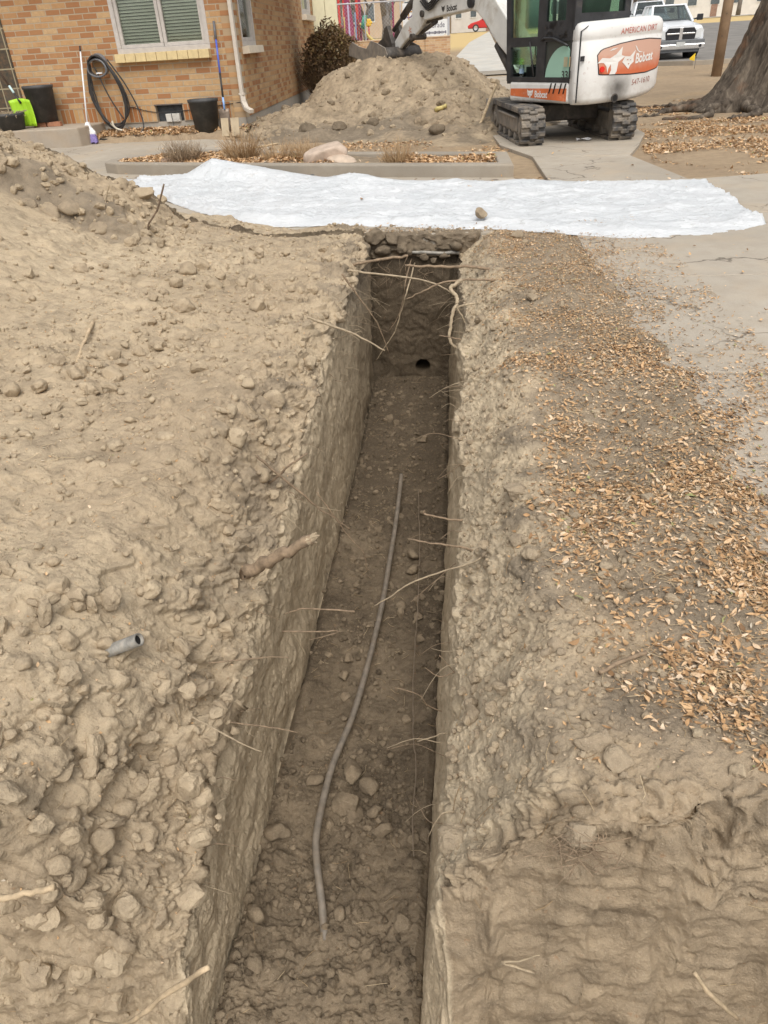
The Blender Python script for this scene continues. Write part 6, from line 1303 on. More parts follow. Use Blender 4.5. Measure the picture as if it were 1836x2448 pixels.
HEADP = [(-0.135, 0.625), (-0.165, 0.61), (-0.225, 0.61), (-0.26, 0.628), (-0.252, 0.585), (-0.235, 0.555), (-0.215, 0.55), (-0.205, 0.525), (-0.19, 0.525), (-0.185, 0.55), (-0.155, 0.555), (-0.145, 0.585)]
tri = mathutils.geometry.tessellate_polygon([[Vector((x, z, 0)) for x, z in HEADP]]); MB().add([U(SX - 0.003, y, z) for y, z in HEADP], tri).build("cat_head", DECW, exc)
mb = MB()
for p in ([(-0.165, 0.592), (-0.185, 0.58), (-0.17, 0.578)], [(-0.232, 0.592), (-0.212, 0.58), (-0.228, 0.576)], [(-0.19, 0.562), (-0.21, 0.562), (-0.2, 0.548)]): mb.add([U(SX - 0.005, y, z) for y, z in p], [(0, 1, 2)])
mb.build("cat_face", ORG, exc)
for y in (-0.60, -0.68, -0.79, -0.87): sidep([(y, 0.70), (y - 0.024, 0.70), (y + 0.016, 0.585), (y + 0.04, 0.585)], "vent_slot", MATS["black_void"], SX - 0.004)
lettering("331", 0.115, lambda u, v: U(SX - 0.016, -0.80 - u * 1.1, 0.755 + v), pmat("decal_black", (0.03, 0.03, 0.03), 0.5), exc, bold=0.003)
sidep([(-0.925, 0.985), (-0.945, 0.985), (-0.945, 0.88), (-0.925, 0.88)], "sticker", pmat("sticker_tan", (0.50, 0.36, 0.20), 0.6), SX - 0.013)
sidep([(-0.83, 0.985), (-0.90, 0.985), (-0.90, 0.88), (-0.83, 0.88)], "sticker", pmat("sticker_olive", (0.34, 0.31, 0.20), 0.6), SX - 0.016)
# cab
def holed_m(M, u0, u1, z0, z1, holes, fn, th):
    mb = MB(); us = sorted({u0, u1, *[v for h in holes for v in h[:2]]}); zs = sorted({z0, z1, *[v for h in holes for v in h[2:]]})
    for i in range(len(us) - 1):
        for k in range(len(zs) - 1):
            cu, cz = (us[i] + us[i + 1]) / 2, (zs[k] + zs[k + 1]) / 2
            if any(h[0] < cu < h[1] and h[2] < cz < h[3] for h in holes): continue
            mb.prism([(us[i], zs[k]), (us[i + 1], zs[k]), (us[i + 1], zs[k + 1]), (us[i], zs[k + 1])], 0, th, fn)
    return mb
cab = bpy.data.objects.new("cab", None); COL.objects.link(cab); cab.parent = exc
lf = lambda u, v, t: U(-0.68 + t, u + 0.055 * max(0, (v - 0.72)) * (u > 0), v)
holed_m(MU, -0.93, 0.32, 0.715, 2.30, [(-0.285, 0.235, 1.21, 2.2), (-0.285, 0.235, 0.765, 1.105), (-0.79, -0.43, 1.365, 2.2), (-0.915, -0.45, 0.765, 1.15)], lf, 0.05).build("door_frame", BLK, cab)
rf = lambda u, v, t: U(0.22 - t, u, v)
holed_m(MU, -0.93, 0.32, 0.715, 2.30, [(-0.80, 0.22, 1.21, 2.2)], rf, 0.05).build("right_frame", BLK, cab)
bf = lambda u, v, t: U(u, -0.955 + t, v)
holed_m(MU, -0.68, 0.22, 1.26, 2.30, [(-0.58, 0.13, 1.425, 2.15)], bf, 0.05).build("rear_frame", BLK, cab)
ff = lambda u, v, t: U(u, 0.36 + 0.055 * (v - 0.72) - t, v)
holed_m(MU, -0.625, 0.165, 0.715, 2.30, [(-0.60, 0.14, 0.80, 1.13), (-0.60, 0.14, 1.19, 2.2)], ff, 0.05).build("front_frame", BLK, cab)
XB(MU).bx((-0.23, -0.30, 2.33), (0.94, 1.36, 0.07)).build("roof", BLK, cab, bevel=0.03)
XB(MU).bx((-0.23, -0.30, 0.70), (0.88, 1.24, 0.03)).build("cab_floor", BLK, cab)
for nm, poly in (("pane", [(-0.285, 1.21), (0.235, 1.21), (0.27, 2.2), (-0.285, 2.2)]), ("pane", [(-0.285, 0.905), (0.235, 0.905), (0.235, 1.105), (-0.285, 1.105)]), ("pane", [(-0.79, 1.365), (-0.43, 1.365), (-0.43, 2.2), (-0.79, 2.2)])): MB().prism(poly, 0.02, 0.026, lambda u, v, t: U(-0.68 + t, u, v)).build(nm, CGL, cab)
MB().prism([(-0.58, 1.425), (0.13, 1.425), (0.13, 2.15), (-0.58, 2.15)], 0.02, 0.026, bf).build("pane", CGL, cab)
MB().prism([(-0.60, 1.19), (0.14, 1.19), (0.14, 2.2), (-0.60, 2.2)], 0.02, 0.026, ff).build("pane", CGL, cab); MB().prism([(-0.60, 0.80), (0.14, 0.80), (0.14, 1.13), (-0.60, 1.13)], 0.02, 0.026, ff).build("pane", CGL, cab)
MB().prism([(-0.80, 1.21), (0.22, 1.21), (0.22, 2.2), (-0.80, 2.2)], 0.02, 0.026, rf).build("pane", CGL, cab)
MB().prism([(-0.915, 0.765), (-0.45, 0.765), (-0.45, 1.15), (-0.915, 1.15)], 0.018, 0.03, lambda u, v, t: U(-0.68 + t, u, v)).build("door_panel", pmat("panel_olive", (0.055, 0.058, 0.048), 0.5, 0.2), cab)
MINT = pmat("tinted_quarter_pane", (0.30, 0.50, 0.40), 0.15, 0.06, 3, spec=0.6)
tp = [(-0.465, 0.765)] + [(-0.465 - 0.33 * (1 - math.cos(a)) ** 0.9, 0.765 + 0.335 * math.sin(a)) for a in np.linspace(0.25, 1.5, 8)] + [(-0.86, 1.095), (-0.905, 1.04), (-0.912, 0.765)]
MB().prism(tp, -0.006, 0.012, lambda u, v, t: U(-0.68 + t + .012, u, v)).build("quarter_pane", MINT, cab)
hand = XB(MU); hand.tb([(-0.69, -0.38, 1.17), (-0.705, -0.45, 1.19), (-0.705, -0.62, 1.185), (-0.705, -0.80, 1.13), (-0.69, -0.88, 1.10)], 0.014); hand.build("door_rail", BLK, cab, smooth=True)
mb = XB(MU)
for k in range(16): mb.bx((-0.655, random.uniform(-0.88, -0.45), random.uniform(1.17, 1.33)), (0.05, random.uniform(.03, .10), random.uniform(.02, .06)), Matrix.Rotation(random.uniform(-.6, .6), 3, 'X'))
mb.build("latch_gear", DSTEEL, cab)
mb = XB(MU).bx((-0.25, -0.55, 0.98), (0.48, 0.46, 0.14)).bx((-0.25, -0.78, 1.30), (0.46, 0.14, 0.62), Matrix.Rotation(rad(8), 3, 'X')); mb.build("seat", pmat("seat_vinyl", (0.035, 0.055, 0.04), 0.6, 0.3), cab, bevel=0.04, seg=3)
mb = XB(MU).tb([(-0.40, 0.15, 0.73), (-0.42, 0.05, 1.02), (-0.43, 0.04, 1.16)], 0.012).tb([(-0.15, 0.15, 0.73), (-0.12, 0.05, 1.05), (-0.12, 0.04, 1.18)], 0.012).bx((-0.30, 0.12, 0.80), (0.30, 0.14, 0.14)); mb.build("levers", BLK, cab)
XB(MU).tb([(-0.70, -0.16, 1.16), (-0.70, -0.22, 0.95), (-0.70, -0.27, 0.78)], 0.010).build("grab_rail", BLK, cab, smooth=True)
WB = glass_mat("bottle_plastic", (0.86, 0.92, 0.95), 0.3, 0.1)
t = thing("water_bottle", "clear plastic water bottle standing inside the cab door", "bottle", EXC + U(-0.60, 0.10, 0.717)); MB().lathe([(0.001, 0), (0.033, 0.002), (0.034, 0.05), (0.031, 0.06), (0.034, 0.07), (0.034, 0.15), (0.028, 0.18), (0.013, 0.20), (0.013, 0.215)], 20).build("bottle_body", WB, t, smooth=True); MB().cyl((0, 0, 0.2155), (0, 0, 0.235), 0.016, n=16).build("cap", WHT, t); MB().lathe([(0.0348, 0.085), (0.0348, 0.14)], 20).build("bottle_label", pmat("blue_label", (0.35, 0.50, 0.66), 0.5), t, smooth=True)
# boom, arm, bucket: outlines in the plane of the boom (s forward, z up)
BX = 0.25
def plate(poly, half, name, mat, parent, bev=0.02, x=BX, hole=None): return MB().prism(poly, -half, half, lambda u, v, t: U(x + t, u, v)).build(name, mat, parent, bevel=bev)
mb = XB(MU).bx((BX, 0.55, 0.72), (0.34, 0.40, 0.42)).tb([(BX, 0.72, 0.50), (BX, 0.72, 0.98)], 0.12, 20); mb.build("swing_post", DSTEEL, exc, bevel=0.02)
boom = plate([(0.62, 0.72), (0.80, 0.66), (1.15, 0.84), (1.59, 1.12), (1.95, 1.43), (2.16, 1.57), (2.40, 1.605), (3.27, 1.555), (3.66, 1.52), (3.80, 1.58), (3.82, 1.68), (3.66, 1.76), (3.30, 1.80), (2.70, 1.95), (2.20, 2.02), (1.90, 1.90), (1.60, 1.62), (1.15, 1.25), (0.68, 0.92)], 0.115, "boom", ARMW, exc)
arm = plate([(3.46, 2.15), (3.62, 2.35), (3.98, 2.30), (4.06, 1.85), (4.12, 1.60), (4.40, 1.48), (4.84, 1.17), (4.84, 1.07), (4.72, 1.05), (4.36, 1.24), (4.20, 1.30), (4.10, 1.25), (4.00, 1.33), (3.85, 1.40), (3.70, 1.52), (3.58, 1.75)], 0.085, "arm", ARMW, exc)
lettering("Bobcat", 0.115, lambda u, v: U(BX - 0.118, 2.98 - u, 1.615 + v + 0.05 * u), pmat("boom_letter", (0.06, 0.055, 0.05), 0.6), boom, bold=0.003, sx=0.9)
tri2 = [(3.13, 1.70), (3.10, 1.685), (3.06, 1.685), (3.03, 1.70), (3.04, 1.65), (3.08, 1.61), (3.12, 1.65)]
MB().add([U(BX - 0.118, y, z) for y, z in tri2], mathutils.geometry.tessellate_polygon([[Vector((x, z, 0)) for x, z in tri2]])).build("cat_head", MATS["boom_letter"], boom)
MB().cyl(U(BX - 0.16, 2.28, 1.70), U(BX + 0.16, 2.28, 1.70), 0.075).build("hose_clamp", BLK, boom)
mb = MB()
for k in range(5):
    a = k * 2 * math.pi / 5; mb.add([U(BX - 0.088, 4.17 + 0.07 * math.cos(a), 1.40 + 0.07 * math.sin(a)), U(BX - 0.088, 4.17 + 0.02 * math.cos(a + .6), 1.40 + 0.02 * math.sin(a + .6)), U(BX - 0.088, 4.17 + 0.02 * math.cos(a - .6), 1.40 + 0.02 * math.sin(a - .6))], [(0, 1, 2)])
mb.build("star_mark", pmat("star_rust", (0.50, 0.17, 0.07), 0.6), arm)
mb = XB(MU)
for s_, z_ in ((3.70, 1.62), (4.76, 1.12), (4.05, 1.30)): mb.tb([(BX - 0.15, s_, z_), (BX + 0.15, s_, z_)], 0.05, 16)
mb.build("pivot_pins", DSTEEL, arm)
und = XB(MU)
for a, b2 in (((3.90, 1.37), (4.30, 1.24)), ((4.25, 1.27), (4.78, 1.06)), ((3.30, 1.545), (3.80, 1.50)), ((3.45, 1.50), (3.92, 1.36))): und.tb([(BX, *a), (BX, *b2)], 0.032, 8)
und.build("underside_pipe", DSTEEL, arm, smooth=True)
cyl = XB(MU).tb([(BX - 0.02, 1.22, 0.62), (BX - 0.02, 1.72, 1.13)], 0.062, 18); cyl.build("boom_cylinder", DSTEEL, exc, smooth=True)
XB(MU).tb([(BX - 0.02, 1.70, 1.11), (BX - 0.02, 2.12, 1.54)], 0.030, 14).build("cylinder_rod", CHR, exc, smooth=True)
XB(MU).tb([(BX - 0.04, 3.95, 1.92), (BX - 0.04, 4.48, 1.61)], 0.058, 16).build("bucket_cylinder", DSTEEL, exc, smooth=True)
XB(MU).tb([(BX - 0.04, 4.46, 1.62), (BX - 0.04, 4.82, 1.42)], 0.034, 12).build("cylinder_rod", DSTEEL, exc, smooth=True)
XB(MU).tb([(BX + 0.02, 2.55, 2.03), (BX + 0.02, 3.55, 2.05)], 0.055, 14).build("arm_cylinder", DSTEEL, exc, smooth=True)
for k in range(4): XB(MU).tb(smooth_path([(BX - 0.13 + 0.02 * k, 1.75 + 0.05 * k, 1.9), (BX - 0.15, 2.4, 1.95 + 0.02 * k), (BX - 0.15, 3.1, 1.80 + 0.05 * k), (BX - 0.14, 3.48, 1.66 + 0.03 * k), (BX - 0.13, 3.75, 1.80 + 0.06 * k)], 4), 0.014, 6).build("hydraulic_hose", CORD, boom, smooth=True)
bk = bpy.data.objects.new("bucket", None); COL.objects.link(bk); bk.parent = exc
plate([(4.70, 1.12), (4.70, 1.22), (4.86, 1.50), (4.96, 1.47), (5.06, 1.22), (4.98, 1.14)], 0.04, "link", DSTEEL, bk, 0.01, BX - 0.12); plate([(4.70, 1.12), (4.70, 1.22), (4.86, 1.50), (4.96, 1.47), (5.06, 1.22), (4.98, 1.14)], 0.04, "link", DSTEEL, bk, 0.01, BX + 0.12)
bp = [(4.60, 1.16), (4.52, 1.05), (4.60, 0.96), (4.85, 0.925), (5.20, 0.93), (5.55, 0.98), (5.85, 1.04)]
sh = MB().grid([[U(BX + w_, s_, z_) for w_ in np.linspace(-0.36, 0.36, 7)] for s_, z_ in smooth_path([(0, *p) for p in bp], 3) and [(q.y, q.z) for q in smooth_path([(0, *p) for p in bp], 3)]]).build("bucket_shell", DSTEEL, bk, smooth=True); solid(sh, 0.025)
for xx in (-0.36, 0.36):
    MB().prism(bp + [(6.02, 1.06), (6.0, 1.20), (5.86, 1.28), (5.60, 1.20), (5.30, 1.16), (5.12, 1.28), (4.90, 1.24)], -0.012, 0.012, lambda u, v, t: U(BX + xx + t, u, v)).build("side_plate", MUD if xx < 0 else DSTEEL, bk)
plate([(4.72, 1.06), (5.12, 1.05), (5.30, 1.22), (5.05, 1.32), (4.85, 1.25)], 0.15, "bucket_ears", DSTEEL, bk, 0.015)
for w_ in (-0.30, -0.15, 0, 0.15, 0.30): MB().prism([(5.82, 1.00), (6.03, 1.05), (5.84, 1.065)], -0.03, 0.03, lambda u, v, t: U(BX + w_ + t, u, v)).build("bucket_tooth", MUD, bk)
# scrap of paper under the machine
t = tag(MB().grid([[(1.36 + 0.05 * i, 11.0 + 0.05 * j, 0.02 + 0.012 * ((i * 2 + j) % 3)) for j in range(3)] for i in range(5)]).build("paper_scrap", WHT), "crumpled scrap of white paper on the walk under the excavator", "paper")
# ------------------------------------------------------------------ dirt heap behind the bed
hx, hy = np.meshgrid(np.linspace(-5.2, 1.4, 240), np.linspace(11.0, 19.5, 220))
def heap_z(x, y):
    w1 = x + 0.25 * pn(x * 1.1, y * 1.1, 501); w2 = y + 0.25 * pn(x * 1.1, y * 1.1, 502)
    g = lambda cx_, cy_, sx_, sy_, h_, p: h_ * np.exp(-(((w1 - cx_) / sx_) ** 2 + ((w2 - cy_) / sy_) ** 2) ** p)
    z = np.maximum.reduce([g(-1.40, 16.2, 2.0, 1.9, 1.12, 1.5), g(-0.55, 14.3, 1.5, 1.5, 0.62, 1.0), g(-2.7, 14.9, 1.5, 1.3, 0.52, 1.0), g(-0.1, 12.9, 0.85, 1.0, 0.30, 1.0), g(-2.4, 13.1, 1.8, 0.34, 0.22, 1.2)])
    z = z * 0.85 + 0.15 * (g(-1.40, 16.2, 1.9, 1.8, 1.1, 1.3) + g(-0.55, 14.3, 1.3, 1.3, 0.3, 1.0))
    k = ss(0.03, 0.25, z)
    return z - 0.07 + k * (0.055 * fbm(x * 1.8, y * 1.8, 503, 5) + 0.14 * lumps(x, y, 0.22, 504, 0.3) + 0.22 * lumps(x, y, 0.10, 505, 0.4) + 0.016 * shards(x, y, 0.30, 514) + 0.012 * shards(x, y, 0.11, 515) + 0.012 * fbm(x * 14, y * 14, 516, 2) + 0.02 * (np.floor(fbm(x * 1.6, y * 1.6, 506, 2) * 3) / 3))
hz_ = heap_z(hx, hy)
me = np_mesh("dirt_heap", np.stack([hx, hy, hz_], -1).reshape(-1, 3), grid_faces(220, 240, ((hz_[:-1, :-1] > -0.05) | (hz_[1:, 1:] > -0.05))))
zn = np.clip(np.stack([0.24 + 0.30 * fbm(hx * 3, hy * 3, 507, 3), 0.12 + 0.7 * ss(0.30, 0.05, hz_) * ss(-0.3, 0.3, fbm(hx * 2, hy * 2, 508, 2)) + 0.8 * ss(0.6, 0.25, np.abs(hy - 13.05)) * ss(-0.6, -1.2, hx), 0.15 + 0.3 * fbm(hx, hy, 509, 2), 0 * hx + 1], -1), 0, 1)
ca = me.color_attributes.new("zone", 'FLOAT_COLOR', 'POINT'); ca.data.foreach_set("color", zn.astype(np.float32).ravel())
tag(link_mesh("dirt_heap", me, SOIL), "tall heap of excavated tan soil between the house and the excavator", "dirt heap")
_hx = RNG.uniform(-4.4, 0.9, 900); _hy = RNG.uniform(11.6, 16.6, 900); _hzz = heap_z(_hx, _hy); _k = _hzz > 0.04; _hx, _hy, _hzz = _hx[_k], _hy[_k], _hzz[_k]; _n = len(_hx); _s = 0.03 + 0.14 * RNG.uniform(0, 1, _n) ** 3.5
tag(scatter_np("soil_chunks", CHV, CHF, np.stack([_hx, _hy, _hzz - _s * 0.1], -1), rots(_n, 1.2), _s * 0.6, SOIL, zone=np.clip(np.tile(np.array([0.25, 0.15, 0.15, 1.0]), (_n, 1)) + np.concatenate([RNG.uniform(-.2, .25, (_n, 3)), np.zeros((_n, 1))], 1), 0, 1)), kind="stuff")
def hz1(x, y): return float(heap_z(np.array([[x]]), np.array([[y]]))[0, 0])
for k, (x, y, s, l) in enumerate(((-2.75, 13.35, 0.30, "dark chunk of sod at the left foot of the dirt heap"), (-2.2, 13.25, 0.26, "dark chunk of sod in the row at the foot of the heap, between two others"), (-1.65, 13.3, 0.24, "dark chunk of sod at the right end of the row before the heap"), (-0.55, 12.3, 0.30, "dark upright chunk of sod at the right foot of the dirt heap"), (-1.2, 15.9, 0.16, "dark clod near the top of the dirt heap"))):
    clod("sod", x, y, max(0, hz1(x, y)), s, l, None, k, sink=0.5)
stick([(0.05, 12.45, 0.05), (0.18, 12.75, 0.32), (0.33, 13.1, 0.62)], 0.022, "straight yellowish stick leaning on the right flank of the dirt heap", mat=STICK)
stick([(-0.62, 13.3, hz1(-.62, 13.3) + .03), (-0.45, 13.25, hz1(-.45, 13.25) + .05)], 0.03, "short yellow scrap lying on the dirt heap", "scrap", pmat("yellow_scrap", (0.55, 0.45, 0.18), 0.7))
stick([(-3.4, 11.6, 0.03), (-2.95, 12.0, 0.05)], 0.015, "pale stick on the bare yard behind the planting bed")

# ------------------------------------------------------------------ bush beside the house
dry_shrub(-3.55, 21.0, 0.95, 1.75, 900, "tall dense brown shrub at the back corner of the brick house", leaf_mat("shrub_stem", [(0.0, (0.05, 0.035, 0.025)), (0.6, (0.11, 0.075, 0.045)), (1.0, (0.19, 0.14, 0.07))]), "tall_shrub", 0.0, 0.4)
_o = [o for o in COL.objects if o.name.startswith("tall_shrub")][0]
_n = 9500; _a = RNG.uniform(0, 6.28, _n); _r = np.sqrt(RNG.uniform(0, 1, _n)) * 0.72; _hh = RNG.uniform(0.05, 1.0, _n)
_x = np.cos(_a) * _r * (0.5 + 0.5 * np.sin(_hh * 2.6)); _y = np.sin(_a) * _r * (0.5 + 0.5 * np.sin(_hh * 2.6)); _z = _hh * (1.72 - 0.35 * (_r / 0.72) ** 2)
_q = 1 + 0.35 * pn(_a * 1.6, _hh * 3, 530); _x = _x * _q; _y = _y * _q; _z = _z * (1 + 0.10 * pn(_x * 4, _y * 4, 531))
lv = leaves("foliage", np.stack([_x, _y, _z], -1), RNG.uniform(0.05, 0.12, _n), 1.2, tint=RNG.uniform(0, 1, _n) * 0.7 + 0.25 * (_hh > 0.6), mat=leaf_mat("shrub_leaf", [(0.0, (0.06, 0.040, 0.026)), (0.5, (0.135, 0.088, 0.048)), (0.8, (0.23, 0.15, 0.065)), (1.0, (0.22, 0.18, 0.07))]))
for k_ in ("kind",): del lv[k_]
lv.parent = _o

# ------------------------------------------------------------------ street tree
BARK = bpy.data.materials.new("bark"); nt, b, _, L = nodes_of(BARK); co = coords(nt)
mp = nt.nodes.new("ShaderNodeMapping"); mp.inputs["Scale"].default_value = (1, 1, 0.22); L.new(co, mp.inputs[0])
n1 = noise(nt, 9, 6, 0.65, mp.outputs[0], 0.6); n2 = noise(nt, 1.7, 4, 0.6, co)
c = ramp(nt, n1, [(0.30, (0.040, 0.032, 0.026)), (0.52, (0.115, 0.093, 0.072)), (0.72, (0.235, 0.195, 0.15))])
c = mixc(nt, ramp(nt, n2, [(0.55, 0.0), (0.72, 0.6)]), c, (0.20, 0.095, 0.045))
L.new(c, b.inputs["Base Color"]); b.inputs["Roughness"].default_value = 0.95; b.inputs["Specular IOR Level"].default_value = 0.1
bump(nt, b, n1, 0.9, 0.05)
tree = thing("street_tree", "massive rough barked tree with spreading roots at the right edge", "tree", (4.80, 14.9, 0))
na, nz = 220, 240
aa = np.linspace(0, 2 * np.pi, na + 1); zz = np.linspace(-0.15, 5.0, nz)
A2, Z2 = np.meshgrid(aa, zz)
lobes = 0.5 + 0.5 * np.cos(5 * A2 + 0.9); fl = np.exp(-np.maximum(Z2, 0) / 0.38)
Rr = 0.54 - 0.02 * Z2 + fl * (0.22 + 0.36 * lobes) + 0.03 * np.sin(2 * A2 + 1)
per = np.abs(fbm(np.cos(A2) * 4.5 + 20, np.sin(A2) * 4.5 + Z2 * 0.55, 520, 3)); per2 = np.abs(fbm(np.cos(A2) * 11 + 40, np.sin(A2) * 11 + Z2 * 1.8, 521, 3))
Rr = Rr + 0.15 * np.minimum(per, 0.6) + 0.07 * np.minimum(per2, 0.6) + 0.02 * fbm(np.cos(A2) * 2, np.sin(A2) * 2 + Z2 * 2, 522, 2)
leanx = 0.30 * Z2 ** 0.9 * (Z2 > 0) if False else 0.27 * np.maximum(Z2, 0)
o = link_mesh("trunk", np_mesh("trunk", np.stack([Rr * np.cos(A2) + leanx, Rr * np.sin(A2) * 0.95, Z2], -1).reshape(-1, 3), grid_faces(nz, na + 1)), BARK, tree)
for k, (a, ln, w_) in enumerate(((3.45, 1.7, 0.11), (3.05, 1.3, 0.09), (3.9, 1.7, 0.12), (4.35, 1.5, 0.13), (2.7, 1.5, 0.08), (4.9, 1.3, 0.12))):
    pts = [Vector((math.cos(a + 0.12 * math.sin(i * 1.1 + k)) * (0.55 + ln * i / 8), math.sin(a + 0.12 * math.sin(i * 1.1 + k)) * (0.55 + ln * i / 8), 0.16 * (1 - i / 8) ** 2 - 0.02)) for i in range(9)]
    pp = smooth_path(pts, 4, 0.012); MB().tube(pp, [w_ * 0.72 * (1 - 0.75 * i / len(pp)) * random.uniform(.85, 1.15) for i in range(len(pp))], 9).build("root", BARK, tree, smooth=True)
for k, (a, up) in enumerate(((0.6, 3.2), (2.8, 2.6), (4.6, 3.0))):
    MB().tube(smooth_path([(1.25, 0, 4.6), (1.25 + math.cos(a) * 1.2, math.sin(a) * 1.2, 5.8), (1.25 + math.cos(a) * 2.6, math.sin(a) * 2.6, 5 + up)], 4), [0.32 - 0.02 * i for i in range(9)], 10).build("limb", BARK, tree, smooth=True)
# ------------------------------------------------------------------ pole and flag
pole = thing("utility_pole", "plain brown wooden utility pole between the pickup and the big tree", "pole", (6.62, 24.2, 0))
PW = pmat("pole_wood", (0.27, 0.185, 0.115), 0.85, 0.25, 3, 0.4, 20); MB().tube([(0, 0, -0.1), (0.0, 0, 2.0), (-0.02, 0, 5.0), (-0.02, 0, 9.0)], [0.135, 0.13, 0.12, 0.10], 18).build("pole_shaft", PW, pole, smooth=True)
for k in range(5): MB().tube([(-0.06 + 0.03 * k, -0.136 + 0.004 * abs(k - 2), 0.9 + 0.5 * k), (-0.06 + 0.03 * k, -0.152, 0.9 + 0.5 * k)], 0.012, 6).build("bolt", DSTEEL, pole)
fl_ = thing("marker_flag", "small yellow marking flag stuck in the verge by the pole", "flag", (7.05, 28.4, 0)); MB().tube([(0, 0, -0.02), (0.01, 0, 0.42)], 0.006, 6).build("flag_wire", DSTEEL, fl_)
o = MB().grid([[(-0.03 - 0.055 * i + 0.0, 0.02 * math.sin(i * 1.3 + j), 0.42 - 0.045 * i * (j == 1) - 0.22 * (1 - j) + 0.012 * i * (1 - j)) for j in range(2)] for i in range(4)]).build("flag_cloth", pmat("yellow_plastic", (0.75, 0.52, 0.03), 0.5, 0.08), fl_); solid(o, 0.003)

# ------------------------------------------------------------------ vehicles
CARW = pmat("truck_white", (0.72, 0.74, 0.76), 0.25, 0.04, 2, spec=0.5, coat=0.4); TYRE = pmat("tyre", (0.03, 0.03, 0.03), 0.85, 0.3, 12); CHROME = pmat("chrome", (0.72, 0.72, 0.72), 0.22, 0.05, 4, metal=0.9); GRILB = pmat("grille_black", (0.02, 0.02, 0.022), 0.4)
AUTOG = glass_mat("car_glass", (0.34, 0.40, 0.40), 0.45, 0.03); GREYB = pmat("bumper_grey", (0.14, 0.145, 0.15), 0.6, 0.2, 5); HEADL = pmat("headlight_lens", (0.62, 0.63, 0.62), 0.15, 0.1, 30)
def wheel(parent, x, y, r, w_, nm="wheel"):
    wv = bpy.data.objects.new(nm, None); COL.objects.link(wv); wv.parent = parent; wv.location = (x, y, r)
    MY = Matrix.Rotation(rad(90), 3, 'Y')
    MB().lathe([(r * .62, -w_ / 2), (r * .93, -w_ / 2), (r, -w_ * .36), (r, w_ * .36), (r * .93, w_ / 2), (r * .62, w_ / 2)], 28, (0, 0, 0), MY).build("tyre", TYRE, wv, smooth=True)
    MB().lathe([(r * .62, -w_ * .42), (r * .45, -w_ * .30), (0.001, -w_ * .34)], 20, (0, 0, 0), MY).build("rim", CHROME, wv, smooth=True); MB().lathe([(r * .62, w_ * .42), (r * .45, w_ * .30), (0.001, w_ * .34)], 20, (0, 0, 0), MY).build("rim", CHROME, wv, smooth=True)
def section_body(sections, name, mat, parent, smooth=True):
    """sections: list of (y, outline[(x,z)...]) with equal counts, lofted along y"""
    rows = [[(x, y, z) for x, z in ol + ol[:1]] for y, ol in sections]
    mb = MB().grid(rows); n = len(rows[0]) - 1
    mb.add(rows[0][:-1], [tuple(range(n))]); mb.add(rows[-1][:-1], [tuple(range(n))]); return mb.build(name, mat, parent, smooth=False, bevel=0.03, seg=2, ang=25)
